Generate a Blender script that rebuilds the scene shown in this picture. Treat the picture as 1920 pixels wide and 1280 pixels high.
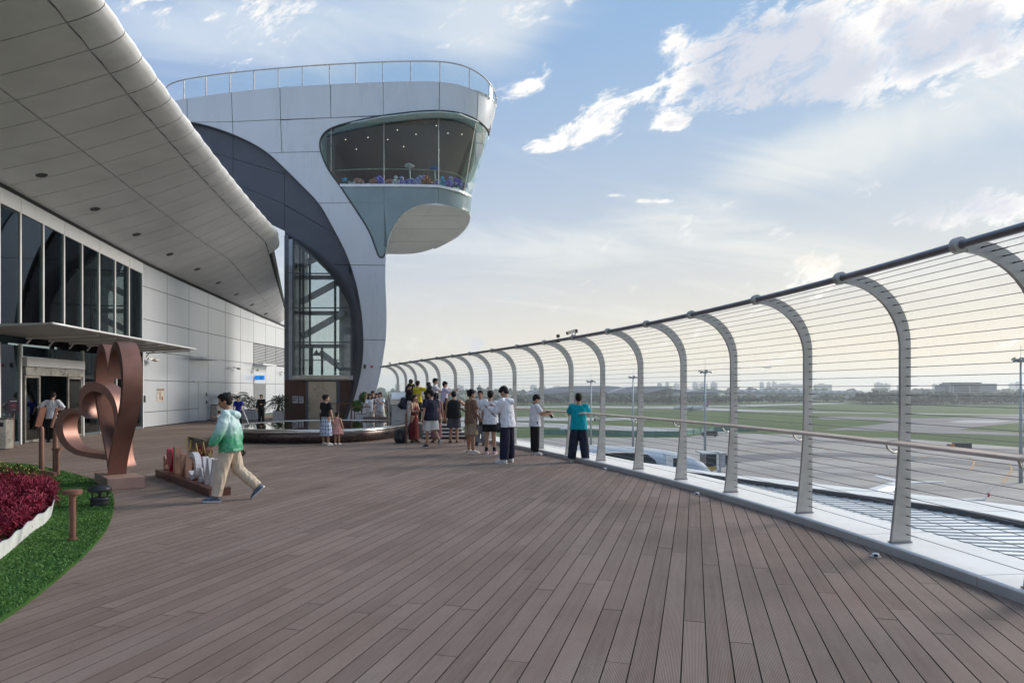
import bpy, bmesh, math, random
import numpy as np
from mathutils import Vector, Matrix, Quaternion

random.seed(7)
scene = bpy.context.scene
for o in list(bpy.data.objects):
    bpy.data.objects.remove(o)
COL = scene.collection
R = math.radians

# ------------------------------------------------------------------ camera
F = 1280.0      # focal length in photo pixels (24 mm on a 36 mm wide frame)
HC = 1.72       # eye height above the deck
HY = 730.0      # horizon row of the level camera
cam_d = bpy.data.cameras.new('camera')
cam = bpy.data.objects.new('camera', cam_d)
COL.objects.link(cam)
cam.location = (0, 0, HC)
cam.rotation_euler = (R(90), 0, 0)
cam_d.sensor_width = 36.0
cam_d.lens = 24.0
cam_d.shift_y = (HY - 640.0) / 1920.0
cam_d.clip_start = 0.1
cam_d.clip_end = 40000
scene.camera = cam

# ------------------------------------------------------------------ world / sun
SUN_AZ = R(62)      # to the right of straight ahead
SUN_EL = R(24)
SKY_STRENGTH = 0.09
EXPOSURE = 1.0
world = bpy.data.worlds.new('World')
scene.world = world
world.use_nodes = True
wt = world.node_tree
for n in list(wt.nodes):
    wt.nodes.remove(n)

class NT:
    """tiny helper to write node maths"""
    def __init__(s, tree): s.t = tree
    def n(s, typ, **kw):
        nd = s.t.nodes.new(typ)
        for k, v in kw.items(): setattr(nd, k, v)
        return nd
    def link(s, a, b): s.t.links.new(a, b)
    def put(s, sock, v):
        if v is None: return
        if hasattr(v, 'is_output'): s.t.links.new(v, sock)
        else: sock.default_value = v
    def m(s, op, a, b=None, c=None, clamp=False):
        nd = s.n('ShaderNodeMath', operation=op, use_clamp=clamp)
        s.put(nd.inputs[0], a); s.put(nd.inputs[1], b); s.put(nd.inputs[2], c)
        return nd.outputs[0]
    def mix(s, f, a, b, blend='MIX'):
        nd = s.n('ShaderNodeMix', data_type='RGBA', blend_type=blend)
        s.put(nd.inputs['Factor'], f); s.put(nd.inputs[6], a); s.put(nd.inputs[7], b)
        return nd.outputs[2]
    def smooth(s, x, lo, hi, a=0.0, b=1.0):
        nd = s.n('ShaderNodeMapRange', interpolation_type='SMOOTHSTEP')
        s.put(nd.inputs['Value'], x); s.put(nd.inputs['From Min'], lo); s.put(nd.inputs['From Max'], hi)
        s.put(nd.inputs['To Min'], a); s.put(nd.inputs['To Max'], b)
        return nd.outputs[0]
    def noise(s, vec, scale, detail=5, rough=0.55, dist=0.0, dims='3D'):
        nd = s.n('ShaderNodeTexNoise', noise_dimensions=dims)
        s.put(nd.inputs['Vector'], vec)
        nd.inputs['Scale'].default_value = scale
        nd.inputs['Detail'].default_value = detail
        nd.inputs['Roughness'].default_value = rough
        nd.inputs['Distortion'].default_value = dist
        return nd.outputs[0]
    def vec(s, x, y, z=0.0):
        nd = s.n('ShaderNodeCombineXYZ')
        s.put(nd.inputs[0], x); s.put(nd.inputs[1], y); s.put(nd.inputs[2], z)
        return nd.outputs[0]
    def sep(s, v):
        nd = s.n('ShaderNodeSeparateXYZ'); s.put(nd.inputs[0], v)
        return nd.outputs

def build_world():
    k = NT(wt)
    tc = k.n('ShaderNodeTexCoord')
    d = k.sep(tc.outputs['Generated'])
    sky = k.n('ShaderNodeTexSky', sky_type='NISHITA', sun_disc=False)
    sky.sun_elevation = SUN_EL
    sky.sun_rotation = SUN_AZ
    sky.altitude = 30
    sky.air_density = 1.0
    sky.dust_density = 1.6
    sky.ozone_density = 2.2
    # clouds live on the sky dome: tangent coordinates u (east) and v (up) of the view direction
    yy = k.m('MAXIMUM', k.m('ABSOLUTE', d[1]), 0.12)
    u = k.m('DIVIDE', d[0], yy)
    v = k.m('DIVIDE', d[2], yy)
    el = k.m('MAXIMUM', d[2], 0.0)
    pz = k.m('ADD', el, 0.10)
    px = k.m('DIVIDE', d[0], pz); py = k.m('DIVIDE', d[1], pz)
    P = k.vec(px, py, 0.0)
    # rotated / stretched coordinates for streaky cirrus
    a = R(25)
    sx = k.m('ADD', k.m('MULTIPLY', px, math.cos(a)), k.m('MULTIPLY', py, math.sin(a)))
    sy = k.m('SUBTRACT', k.m('MULTIPLY', py, math.cos(a)), k.m('MULTIPLY', px, math.sin(a)))
    PS = k.vec(k.m('MULTIPLY', sx, 0.45), k.m('MULTIPLY', sy, 1.2), 3.0)
    UV = k.vec(u, v, 1.7)
    ca, sa = math.cos(R(28)), math.sin(R(28))
    ur = k.m('ADD', k.m('MULTIPLY', u, ca), k.m('MULTIPLY', v, sa)); vr = k.m('SUBTRACT', k.m('MULTIPLY', v, ca), k.m('MULTIPLY', u, sa))
    UVS = k.vec(k.m('MULTIPLY', ur, 0.55), k.m('MULTIPLY', vr, 1.25), 5.2)
    n1 = k.noise(UVS, 5.5, 8, 0.60, 0.35, '2D')
    n2 = k.noise(PS, 1.6, 5, 0.60, 0.6, '2D')
    n3 = k.noise(UVS, 21.0, 6, 0.72, 0.25, '2D')
    n4 = k.noise(UV, 4.0, 2, 0.5, 0.0, '2D')
    def blob(x, y, rx, ry, rot=0.0):
        mp = k.n('ShaderNodeMapping', vector_type='TEXTURE')
        mp.inputs['Location'].default_value = ((x - 960) / F, (HY - y) / F, 1.7)
        mp.inputs['Rotation'].default_value = (0, 0, R(rot))
        mp.inputs['Scale'].default_value = (rx / F, ry / F, 1.0)
        k.link(UV, mp.inputs['Vector'])
        dp = k.n('ShaderNodeVectorMath', operation='DOT_PRODUCT')
        k.link(mp.outputs[0], dp.inputs[0]); k.link(mp.outputs[0], dp.inputs[1])
        return k.m('POWER', 0.3679, dp.outputs['Value'])
    def total(lst):
        acc = None
        for amp, *b in lst:
            acc = k.m('MULTIPLY', blob(*b), amp) if acc is None else k.m('MULTIPLY_ADD', blob(*b), amp, acc)
        return acc
    front = k.smooth(d[1], 0.0, 0.15)
    # crisp white clouds
    thick = total([(0.85, 1590, 45, 250, 95, 14), (0.75, 1840, 70, 210, 110, -12), (0.62, 1400, 115, 120, 55, 32), (0.5, 1640, 150, 230, 40, 12),
                   (0.90, 1256, 88, 44, 32, 25), (1.15, 1035, 270, 80, 22, 4), (1.25, 1135, 215, 42, 46, 0), (1.0, 1085, 240, 50, 26, 20),
                   (0.9, 985, 166, 75, 32, 24), (0.8, 1255, 234, 30, 14, 0), (0.6, 1440, 185, 80, 20, 18),
                   (0.5, 1200, 178, 14, 22, -60), (0.95, 1850, 388, 160, 34, 8), (0.85, 1235, 377, 46, 6, 0), (0.8, 1145, 366, 34, 5, 0),
                   (0.48, 1060, 85, 70, 60, 40), (0.60, 860, 70, 170, 60, 25)])
    n1c = k.m('MULTIPLY', k.m('SUBTRACT', n1, 0.5), 2.7); n3c = k.m('MULTIPLY', k.m('SUBTRACT', n3, 0.5), 2.1)
    rough = k.m('ADD', n1c, n3c)
    dens = k.m('ADD', rough, k.m('MULTIPLY', thick, front))
    cum = k.m('MULTIPLY', k.smooth(dens, 0.32, 0.88), k.smooth(n3, 0.34, 0.56, 0.35, 1.0))
    # low cumulus heads near the horizon, faint
    low = total([(0.15, 945, 490, 50, 16, -8), (0.16, 1070, 505, 75, 30, -35), (0.13, 1190, 545, 85, 30, -20), (0.12, 1530, 490, 90, 30, -25)])
    lown = k.m('ADD', k.m('MULTIPLY', rough, 0.8), k.m('MULTIPLY', low, 3.6))
    lowm = k.m('MULTIPLY', k.smooth(lown, 0.42, 0.66), 0.30)
    # thin veil of cirrus; unseen pale veil overhead added to brighten the scene
    veil = total([(0.42, 700, 40, 420, 110, 8), (0.30, 930, 60, 130, 90, 40), (0.34, 1500, 300, 400, 60, 22), (0.30, 1750, 250, 260, 90, 15), (0.22, 1350, 480, 500, 70, 0),
                  (0.2, 330, 30, 200, 80, 0)])
    vd = k.m('ADD', n2, k.m('MULTIPLY', veil, front))
    vm = k.m('ADD', k.m('MULTIPLY', k.smooth(vd, 0.50, 0.98), 0.52), k.smooth(el, 0.58, 0.85, 0.0, 0.38))
    # colours (as radiance at the sky's own scale)
    S = 1.0 / SKY_STRENGTH
    def rgb(r, g, b): return (r * S, g * S, b * S, 1)
    sun_dir = (math.sin(SUN_AZ) * math.cos(SUN_EL), math.cos(SUN_AZ) * math.cos(SUN_EL), math.sin(SUN_EL))
    ds = k.m('ADD', k.m('ADD', k.m('MULTIPLY', d[0], sun_dir[0]), k.m('MULTIPLY', d[1], sun_dir[1])), k.m('MULTIPLY', d[2], sun_dir[2]))
    toward = k.smooth(ds, -0.2, 1.0)
    base = sky.outputs[0]
    # moist air: the clear sky pales to cream towards the horizon
    hz = k.m('EXPONENT', k.m('MULTIPLY', el, -4.0))
    hcol = k.mix(toward, rgb(0.49, 0.46, 0.385), rgb(0.61, 0.50, 0.32))
    blue = k.mix(toward, rgb(0.040, 0.142, 0.345), rgb(0.070, 0.200, 0.380))
    clear = k.mix(0.92, base, blue)
    c0 = k.mix(k.m('MULTIPLY', hz, 0.98), clear, hcol)
    vcol = k.mix(toward, rgb(0.43, 0.475, 0.51), rgb(0.55, 0.53, 0.465))
    c1 = k.mix(vm, c0, vcol)
    c1b = k.mix(lowm, c1, rgb(0.62, 0.55, 0.46))
    shade = k.smooth(k.m('ADD', k.m('MULTIPLY', n4, 1.1), k.m('MULTIPLY', dens, 0.28)), 0.66, 0.98)
    ccol = k.mix(shade, rgb(0.60, 0.575, 0.54), rgb(0.34, 0.355, 0.40))
    c2 = k.mix(cum, c1b, ccol)
    bg = k.n('ShaderNodeBackground')
    bg.inputs['Strength'].default_value = SKY_STRENGTH
    k.link(c2, bg.inputs['Color'])
    out = k.n('ShaderNodeOutputWorld')
    k.link(bg.outputs[0], out.inputs['Surface'])
build_world()
world.cycles.sampling_method = 'MANUAL'
world.cycles.sample_map_resolution = 256
scene.cycles.max_bounces = 7
scene.cycles.diffuse_bounces = 4
scene.cycles.glossy_bounces = 4
scene.cycles.transparent_max_bounces = 24
scene.cycles.volume_bounces = 2
scene.cycles.caustics_reflective = False
scene.cycles.caustics_refractive = False
scene.cycles.use_adaptive_sampling = True
scene.cycles.adaptive_threshold = 0.015

sun_d = bpy.data.lights.new('sun', 'SUN')
sun_d.energy = 2.0
sun_d.angle = R(22)
sun_d.color = (1.0, 0.93, 0.83)
sun = bpy.data.objects.new('sun', sun_d)
COL.objects.link(sun)
_sv = Vector((math.sin(SUN_AZ) * math.cos(SUN_EL), math.cos(SUN_AZ) * math.cos(SUN_EL), math.sin(SUN_EL)))
sun.rotation_euler = (-_sv).to_track_quat('-Z', 'Y').to_euler()
sun.location = (30, 20, 40)

vs = scene.view_settings
vs.view_transform = 'Standard'
vs.look = 'None'
vs.gamma = 1.0
vs.use_curve_mapping = False
vs.exposure = EXPOSURE

# ------------------------------------------------------------------ materials
MATS = {}
def mat(name, col, rough=0.6, metal=0.0, var=0.10, scale=3.0, bump=0.0, bscale=40.0, spec=0.5, stretch=None, coat=0.0, rvar=0.0):
    """Principled material with noise-driven colour wear, roughness and fine relief."""
    if name in MATS: return MATS[name]
    m = bpy.data.materials.new(name); m.use_nodes = True
    k = NT(m.node_tree)
    b = m.node_tree.nodes['Principled BSDF']
    b.inputs['Metallic'].default_value = metal
    b.inputs['Roughness'].default_value = rough
    b.inputs['Specular IOR Level'].default_value = spec
    if coat: b.inputs['Coat Weight'].default_value = coat
    g = k.n('ShaderNodeNewGeometry')
    v = g.outputs['Position']
    if stretch:
        mp = k.n('ShaderNodeMapping'); mp.inputs['Scale'].default_value = stretch
        k.link(v, mp.inputs['Vector']); v = mp.outputs[0]
    if var:
        nz = k.noise(v, scale, 6, 0.6)
        f = k.smooth(nz, 0.3, 0.7)
        lo = tuple(max(0, c * (1 - var)) for c in col) + (1,)
        hi = tuple(min(1, c * (1 + var)) for c in col) + (1,)
        k.link(k.mix(f, lo, hi), b.inputs['Base Color'])
        if rvar:
            k.link(k.smooth(nz, 0.3, 0.7, max(0.02, rough - rvar), rough + rvar), b.inputs['Roughness'])
    else:
        b.inputs['Base Color'].default_value = tuple(col) + (1,)
    if bump:
        nb = k.noise(v, bscale, 4, 0.6)
        bn = k.n('ShaderNodeBump'); bn.inputs['Strength'].default_value = bump; bn.inputs['Distance'].default_value = 0.01
        k.link(nb, bn.inputs['Height']); k.link(bn.outputs[0], b.inputs['Normal'])
    MATS[name] = m
    return m

def glass(name, tint, refl=0.5, rough=0.0, trans=0.8):
    """thin architectural pane: tinted see-through plus Fresnel mirror reflection"""
    if name in MATS: return MATS[name]
    m = bpy.data.materials.new(name); m.use_nodes = True
    k = NT(m.node_tree)
    for n in list(m.node_tree.nodes): m.node_tree.nodes.remove(n)
    tr = k.n('ShaderNodeBsdfTransparent'); tr.inputs['Color'].default_value = tuple(c * trans for c in tint) + (1,)
    gl = k.n('ShaderNodeBsdfGlossy'); gl.inputs['Roughness'].default_value = rough
    gl.inputs['Color'].default_value = (0.9, 0.95, 0.95, 1)
    fr = k.n('ShaderNodeFresnel'); fr.inputs['IOR'].default_value = 1.52
    f = k.m('MULTIPLY', fr.outputs[0], refl * 2, clamp=True)
    ms = k.n('ShaderNodeMixShader')
    k.link(f, ms.inputs[0]); k.link(tr.outputs[0], ms.inputs[1]); k.link(gl.outputs[0], ms.inputs[2])
    o = k.n('ShaderNodeOutputMaterial'); k.link(ms.outputs[0], o.inputs['Surface'])
    MATS[name] = m
    return m

# ------------------------------------------------------------------ mesh helpers
def U(px, py, d):
    return Vector(((px - 960) / F * d, d, HC + (HY - py) / F * d))
def G(px, py, z=0.0):
    d = (HC - z) * F / (py - HY)
    return Vector(((px - 960) / F * d, d, z))

def link(o, parent=None):
    COL.objects.link(o)
    if parent is not None: o.parent = parent
    return o
def tag(o, label=None, cat=None, group=None, kind=None):
    if label: o['label'] = label
    if cat: o['category'] = cat
    if group: o['group'] = group
    if kind: o['kind'] = kind
    return o
def empty(name, loc=(0, 0, 0), rz=0.0, label=None, cat=None, group=None):
    o = bpy.data.objects.new(name, None)
    o.empty_display_size = 0.2
    o.location = loc; o.rotation_euler = (0, 0, rz)
    link(o)
    return tag(o, label, cat, group)

class MB:
    """collects geometry for ONE mesh object"""
    def __init__(s): s.v = []; s.f = []
    def add(s, verts, faces):
        n = len(s.v)
        s.v += [tuple(p) for p in verts]
        s.f += [tuple(i + n for i in f) for f in faces]
        return s
    def box(s, c, size, rz=0.0, M=None):
        hx, hy, hz = size[0] / 2, size[1] / 2, size[2] / 2
        pts = [Vector((x, y, z)) for z in (-hz, hz) for y in (-hy, hy) for x in (-hx, hx)]
        Mx = M if M is not None else Matrix.Rotation(rz, 3, 'Z')
        pts = [Mx @ p + Vector(c) for p in pts]
        return s.add(pts, [(0, 2, 3, 1), (4, 5, 7, 6), (0, 1, 5, 4), (2, 6, 7, 3), (0, 4, 6, 2), (1, 3, 7, 5)])
    def bbox(s, c, size, bev=0.01, rz=0.0):
        """box with chamfered edges"""
        hx, hy, hz = [q / 2 for q in size]
        b = min(bev, hx * .9, hy * .9, hz * .9)
        bm = bmesh.new(); bmesh.ops.create_cube(bm, size=1)
        for vv in bm.verts: vv.co = Vector((vv.co.x * 2 * hx, vv.co.y * 2 * hy, vv.co.z * 2 * hz))
        bmesh.ops.bevel(bm, geom=bm.edges[:], offset=b, segments=1, affect='EDGES')
        Mx = Matrix.Rotation(rz, 3, 'Z')
        bm.verts.ensure_lookup_table()
        s.add([Mx @ vv.co + Vector(c) for vv in bm.verts], [[q.index for q in f.verts] for f in bm.faces])
        bm.free(); return s
    def bar(s, a, b, w, h, up=(0, 0, 1)):
        """rectangular bar from a to b, w wide, h high"""
        a = Vector(a); b = Vector(b); t = (b - a).normalized()
        x = t.cross(Vector(up))
        if x.length < 1e-4: x = Vector((1, 0, 0))
        x.normalize(); y = x.cross(t).normalized()
        o = [(-1, -1), (1, -1), (1, 1), (-1, 1)]
        pts = [p + x * (w / 2 * i) + y * (h / 2 * j) for p in (a, b) for i, j in o]
        return s.add(pts, [(0, 3, 2, 1), (4, 5, 6, 7), (0, 1, 5, 4), (1, 2, 6, 5), (2, 3, 7, 6), (3, 0, 4, 7)])
    def sweep(s, path, rads, seg=8, xaxis=None, cap=True, closed=False):
        """tube along path; rads: one radius or list of r or (rx, ry)"""
        path = [Vector(p) for p in path]; n = len(path)
        if not isinstance(rads, (list, tuple)): rads = [rads] * n
        rings = []; prevx = None
        for i, p in enumerate(path):
            if closed: t = path[(i + 1) % n] - path[i - 1]
            elif i == 0: t = path[1] - path[0]
            elif i == n - 1: t = path[-1] - path[-2]
            else: t = path[i + 1] - path[i - 1]
            t.normalize()
            if xaxis is not None: x = Vector(xaxis)
            elif prevx is not None: x = prevx
            else: x = Vector((1, 0, 0)) if abs(t.x) < 0.8 else Vector((0, 1, 0))
            x = x - t * x.dot(t); x.normalize(); prevx = x
            y = t.cross(x)
            r = rads[i]; rx, ry = r if isinstance(r, (list, tuple)) else (r, r)
            rings.append([p + x * (rx * math.cos(2 * math.pi * j / seg)) + y * (ry * math.sin(2 * math.pi * j / seg)) for j in range(seg)])
        vts = [q for r_ in rings for q in r_]
        fs = []
        for i in range(n if closed else n - 1):
            i2 = (i + 1) % n
            for j in range(seg):
                j2 = (j + 1) % seg
                fs.append((i * seg + j, i * seg + j2, i2 * seg + j2, i2 * seg + j))
        if cap and not closed:
            fs.append(tuple(reversed(range(seg)))); fs.append(tuple((n - 1) * seg + j for j in range(seg)))
        return s.add(vts, fs)
    def lathe(s, prof, seg=16, c=(0, 0, 0)):
        c = Vector(c)
        vts = [c + Vector((r * math.cos(2 * math.pi * j / seg), r * math.sin(2 * math.pi * j / seg), z)) for r, z in prof for j in range(seg)]
        fs = [(i * seg + j, i * seg + (j + 1) % seg, (i + 1) * seg + (j + 1) % seg, (i + 1) * seg + j) for i in range(len(prof) - 1) for j in range(seg)]
        fs.append(tuple(reversed(range(seg)))); fs.append(tuple((len(prof) - 1) * seg + j for j in range(seg)))
        return s.add(vts, fs)
    def ball(s, c, r, seg=10, rings=6, M=None):
        c = Vector(c); rx, ry, rz = r if isinstance(r, (tuple, list)) else (r, r, r)
        pts = []; 
        for i in range(1, rings):
            th = math.pi * i / rings
            for j in range(seg):
                ph = 2 * math.pi * j / seg
                pts.append(Vector((rx * math.sin(th) * math.cos(ph), ry * math.sin(th) * math.sin(ph), rz * math.cos(th))))
        pts.append(Vector((0, 0, rz))); pts.append(Vector((0, 0, -rz)))
        if M is not None: pts = [M @ p for p in pts]
        pts = [p + c for p in pts]
        fs = [(i * seg + j, (i + 1) * seg + j, (i + 1) * seg + (j + 1) % seg, i * seg + (j + 1) % seg) for i in range(rings - 2) for j in range(seg)]
        t = (rings - 1) * seg
        fs += [(t, j, (j + 1) % seg) for j in range(seg)]
        fs += [(t + 1, (rings - 2) * seg + (j + 1) % seg, (rings - 2) * seg + j) for j in range(seg)]
        return s.add(pts, fs)
    def prism(s, poly, thick):
        """poly: list of 3-D points (planar); thick: extrusion vector"""
        poly = [Vector(p) for p in poly]; n = len(poly); th = Vector(thick)
        return s.add(poly + [p + th for p in poly], [tuple(range(n)), tuple(reversed(range(n, 2 * n)))] +
                     [(i, i + n, (i + 1) % n + n, (i + 1) % n) for i in range(n)])
    def quad(s, a, b, c, d): return s.add([a, b, c, d], [(0, 1, 2, 3)])
    def build(s, name, material, parent=None, world=False, smooth=False, fix=True, sharp=None):
        me = bpy.data.meshes.new(name)
        v = s.v
        if world and parent is not None:
            L = parent.location if parent.parent is None else parent.location + parent.parent.location
            v = [(p[0] - L[0], p[1] - L[1], p[2] - L[2]) for p in v]
        me.from_pydata(v, [], s.f)
        if fix:
            bm = bmesh.new(); bm.from_mesh(me)
            bmesh.ops.recalc_face_normals(bm, faces=bm.faces[:])
            bm.to_mesh(me); bm.free()
        if smooth:
            me.polygons.foreach_set('use_smooth', [True] * len(me.polygons))
            if sharp: me.set_sharp_from_angle(angle=R(sharp))
        if isinstance(material, (list, tuple)):
            for q in material: me.materials.append(q)
        elif material is not None: me.materials.append(material)
        me.update()
        o = bpy.data.objects.new(name, me)
        return link(o, parent)

def one(name, label, cat, group=None): return name, label, cat, group

def copy_tree(o, parent=None):
    c = o.copy(); COL.objects.link(c); c.parent = parent
    for ch in list(o.children):
        copy_tree(ch, c)
    return c
# ------------------------------------------------------------------ palette
M_white = mat('white_metal', (0.74, 0.75, 0.76), 0.28, 0.0, 0.05, 1.2, rvar=0.08)
M_panel = mat('aluminium_panel', (0.66, 0.68, 0.71), 0.22, 0.25, 0.045, 0.35, stretch=(1, 1, 0.3), rvar=0.04)
M_soffit = mat('soffit_panel', (0.74, 0.73, 0.735), 0.45, 0.0, 0.06, 0.7)
M_fascia = mat('fascia_metal', (0.70, 0.70, 0.71), 0.40, 0.0, 0.12, 1.1, rvar=0.1)
M_dark = mat('dark_joint', (0.02, 0.02, 0.022), 0.7, var=0.0)
M_tower = mat('tower_white_panel', (0.61, 0.64, 0.68), 0.30, 0.0, 0.038, 0.7, 0.08, 0.6, stretch=(1, 1, 0.25), rvar=0.05)
M_slate = mat('slate_panel', (0.070, 0.078, 0.098), 0.36, 0.1, 0.10, 0.5)
M_steel = mat('brushed_steel', (0.52, 0.49, 0.44), 0.34, 0.75, 0.14, 5.0, rvar=0.08)
M_post = mat('post_steel', (0.43, 0.42, 0.40), 0.42, 0.45, 0.14, 4.0, rvar=0.08)
M_postedge = mat('rail_steel', (0.20, 0.20, 0.22), 0.30, 0.8, 0.15, 4.0)
M_cable = mat('cable_steel', (0.24, 0.23, 0.24), 0.4, 0.6, 0.0)
M_hand = mat('handrail_wood', (0.50, 0.39, 0.31), 0.55, 0.0, 0.20, 6.0, stretch=(1, 0.2, 1))
M_bronze = mat('rose_bronze', (0.225, 0.112, 0.088), 0.42, 0.5, 0.12, 2.5, rvar=0.06)
M_brown = mat('brown_painted_metal', (0.17, 0.075, 0.05), 0.5, 0.2, 0.15, 8.0)
M_black = mat('black_plastic', (0.016, 0.017, 0.022), 0.42, 0.0, 0.2, 20.0)
M_mull = mat('mullion_white', (0.70, 0.70, 0.70), 0.35, 0.1, 0.05, 2.0)
M_wood = mat('wood_cladding', (0.085, 0.036, 0.026), 0.5, 0.0, 0.22, 5.0, stretch=(6, 6, 0.4))

# ------------------------------------------------------------------ curve of the terrace edge
_jpx = [(1797, 460), (1572, 522), (1418, 562), (1302, 590), (1213, 607.5), (1142, 621.5), (1076, 633), (1019, 642), (967, 650),
        (922, 657), (882, 663), (847.5, 667.5), (818.6, 671.5), (792, 675.5), (770, 678.5), (750, 681.5), (732.6, 684.3), (718.6, 687)]
RAIL_Z = 2.88
_jy = np.array([(RAIL_Z - HC) * F / (HY - y) for x, y in _jpx])
_jx = np.array([(x - 960) / F * d for (x, y), d in zip(_jpx, _jy)])
_pc = np.polyfit(_jy, _jx, 3)
_slope0 = np.polyval(np.polyder(_pc), 6.0)
def railX(y):
    if y < 6.0: return float(np.polyval(_pc, 6.0) + _slope0 * (y - 6.0))
    return float(np.polyval(_pc, y))
def railT(y):
    s = _slope0 if y < 6 else float(np.polyval(np.polyder(_pc), y))
    t = Vector((s, 1, 0)); return t.normalized()
LEAN = 0.73
def edge(y, off, z=0.0):
    """point at rail parameter y, offset outwards (off=0 post centre)"""
    t = railT(y); n = Vector((t.y, -t.x, 0))
    return Vector((railX(y), y, z)) + n * (LEAN + off)
# even post parameters
_ys = np.linspace(1.0, 44.0, 2000)
_pts = np.array([(railX(y), y) for y in _ys])
_al = np.concatenate([[0], np.cumsum(np.hypot(np.diff(_pts[:, 0]), np.diff(_pts[:, 1])))])
POST_Y = [3.85] + [float(q) for q in _jy]
# deck edge (towards the sky) as X(Y) table, offset -0.24 from the post centre
_edge_tab = np.array([tuple(edge(y, -0.12)) for y in np.linspace(0.5, 46, 300)])
def deckX(Y): return float(np.interp(Y, _edge_tab[:, 1], _edge_tab[:, 0]))

# terminal wall base line X(Y)
_wb = [(-60, 880), (37.5, 832), (155, 816), (266, 802), (312, 796.5), (370, 790.3)]
_wp = [G(x, y) for x, y in _wb][1:]
_wp = [Vector((-14.55, 14.0, 0)), Vector((-14.9, 17.5, 0))] + _wp
_wx = np.array([p.x for p in _wp] + [-16.95, -17.4, -17.7]); _wy = np.array([p.y for p in _wp] + [41.5, 48.0, 54.0])
_wc = np.polyfit(_wy, _wx, 3)
def wallX(Y): return float(np.polyval(_wc, Y))

# ------------------------------------------------------------------ deck
BA = math.atan2(1302 - 960, F)            # boards run this far right of straight ahead
BD = Vector((math.sin(BA), math.cos(BA), 0)); BN = Vector((math.cos(BA), -math.sin(BA), 0))
PITCH = 0.155; GAP = 0.0065
def deck_material():
    m = bpy.data.materials.new('composite_decking'); m.use_nodes = True
    k = NT(m.node_tree); b = m.node_tree.nodes['Principled BSDF']
    g = k.n('ShaderNodeNewGeometry')
    p = k.sep(g.outputs['Position'])
    sN = k.m('ADD', k.m('MULTIPLY', p[0], BN.x), k.m('MULTIPLY', p[1], BN.y))
    sD = k.m('ADD', k.m('MULTIPLY', p[0], BD.x), k.m('MULTIPLY', p[1], BD.y))
    groove = k.m('SINE', k.m('MULTIPLY', sN, 2 * math.pi / (PITCH / 17)))
    at = k.n('ShaderNodeAttribute', attribute_name='tint')
    tint = k.sep(at.outputs['Color'])
    streak = k.noise(k.vec(k.m('MULTIPLY', sN, 26.0), k.m('MULTIPLY', sD, 1.1), k.m('MULTIPLY', tint[1], 40.0)), 1.0, 6, 0.65)
    blot = k.noise(g.outputs['Position'], 0.55, 6, 0.62)
    foot = k.noise(k.vec(k.m('MULTIPLY', sN, 1.2), k.m('MULTIPLY', sD, 0.4), 4.0), 1.0, 5, 0.6)
    c = k.mix(tint[0], (0.190, 0.136, 0.109, 1), (0.296, 0.220, 0.182, 1))
    c = k.mix(k.smooth(streak, 0.30, 0.72, 0.0, 0.40), c, (0.345, 0.270, 0.228, 1))
    c = k.mix(k.smooth(blot, 0.42, 0.68, 0.0, 0.42), c, (0.175, 0.121, 0.098, 1))
    c = k.mix(k.smooth(foot, 0.55, 0.75, 0.0, 0.30), c, (0.38, 0.32, 0.285, 1))
    stain = k.noise(k.vec(k.m('MULTIPLY', sN, 2.4), k.m('MULTIPLY', sD, 0.9), 9.0), 1.0, 6, 0.7)
    c = k.mix(k.smooth(stain, 0.60, 0.68, 0.0, 0.35), c, (0.12, 0.083, 0.068, 1))
    gr = k.smooth(groove, -0.95, -0.2)
    c = k.mix(k.m('SUBTRACT', 1.0, gr), c, (0.075, 0.055, 0.05, 1))
    k.link(c, b.inputs['Base Color'])
    k.link(k.smooth(blot, 0.3, 0.7, 0.62, 0.80), b.inputs['Roughness'])
    b.inputs['Specular IOR Level'].default_value = 0.2
    h = k.m('ADD', gr, k.m('MULTIPLY', streak, 0.35))
    bn = k.n('ShaderNodeBump'); bn.inputs['Strength'].default_value = 0.7; bn.inputs['Distance'].default_value = 0.0022
    k.link(h, bn.inputs['Height']); k.link(bn.outputs[0], b.inputs['Normal'])
    return m
M_deck = deck_material()
M_plankedge = mat('plank_gap_shade', (0.045, 0.032, 0.027), 0.85, 0, 0.2, 30.0)  # dark sides and ends carry the painted shade of the plank gaps

LAWN_PX = [(-70, 1215), (0, 1167), (55, 1130), (120, 1077), (180, 1022), (204, 988), (214, 957), (213, 932), (205, 917), (180, 902), (150, 893), (115, 884), (60, 872), (0, 868), (-70, 869)]
LAWN = [G(x, y) for x, y in LAWN_PX]
LAWN = LAWN + [Vector((-14.3, 15.5, 0)), Vector((-14.0, 9, 0)), Vector((-11, 4, 0)), Vector((-6.0, 3.6, 0))]
def smooth_closed(pts, it=2):
    for _ in range(it):
        q = []
        for i in range(len(pts)):
            a, b = pts[i], pts[(i + 1) % len(pts)]
            q += [a * 0.75 + b * 0.25, a * 0.25 + b * 0.75]
        pts = q
    return pts
LAWN_S = smooth_closed(LAWN, 2)
def in_poly(x, y, poly):
    c = False; n = len(poly); j = n - 1
    for i in range(n):
        a, b = poly[i], poly[j]
        if (a.y > y) != (b.y > y) and x < (b.x - a.x) * (y - a.y) / (b.y - a.y) + a.x: c = not c
        j = i
    return c

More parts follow.
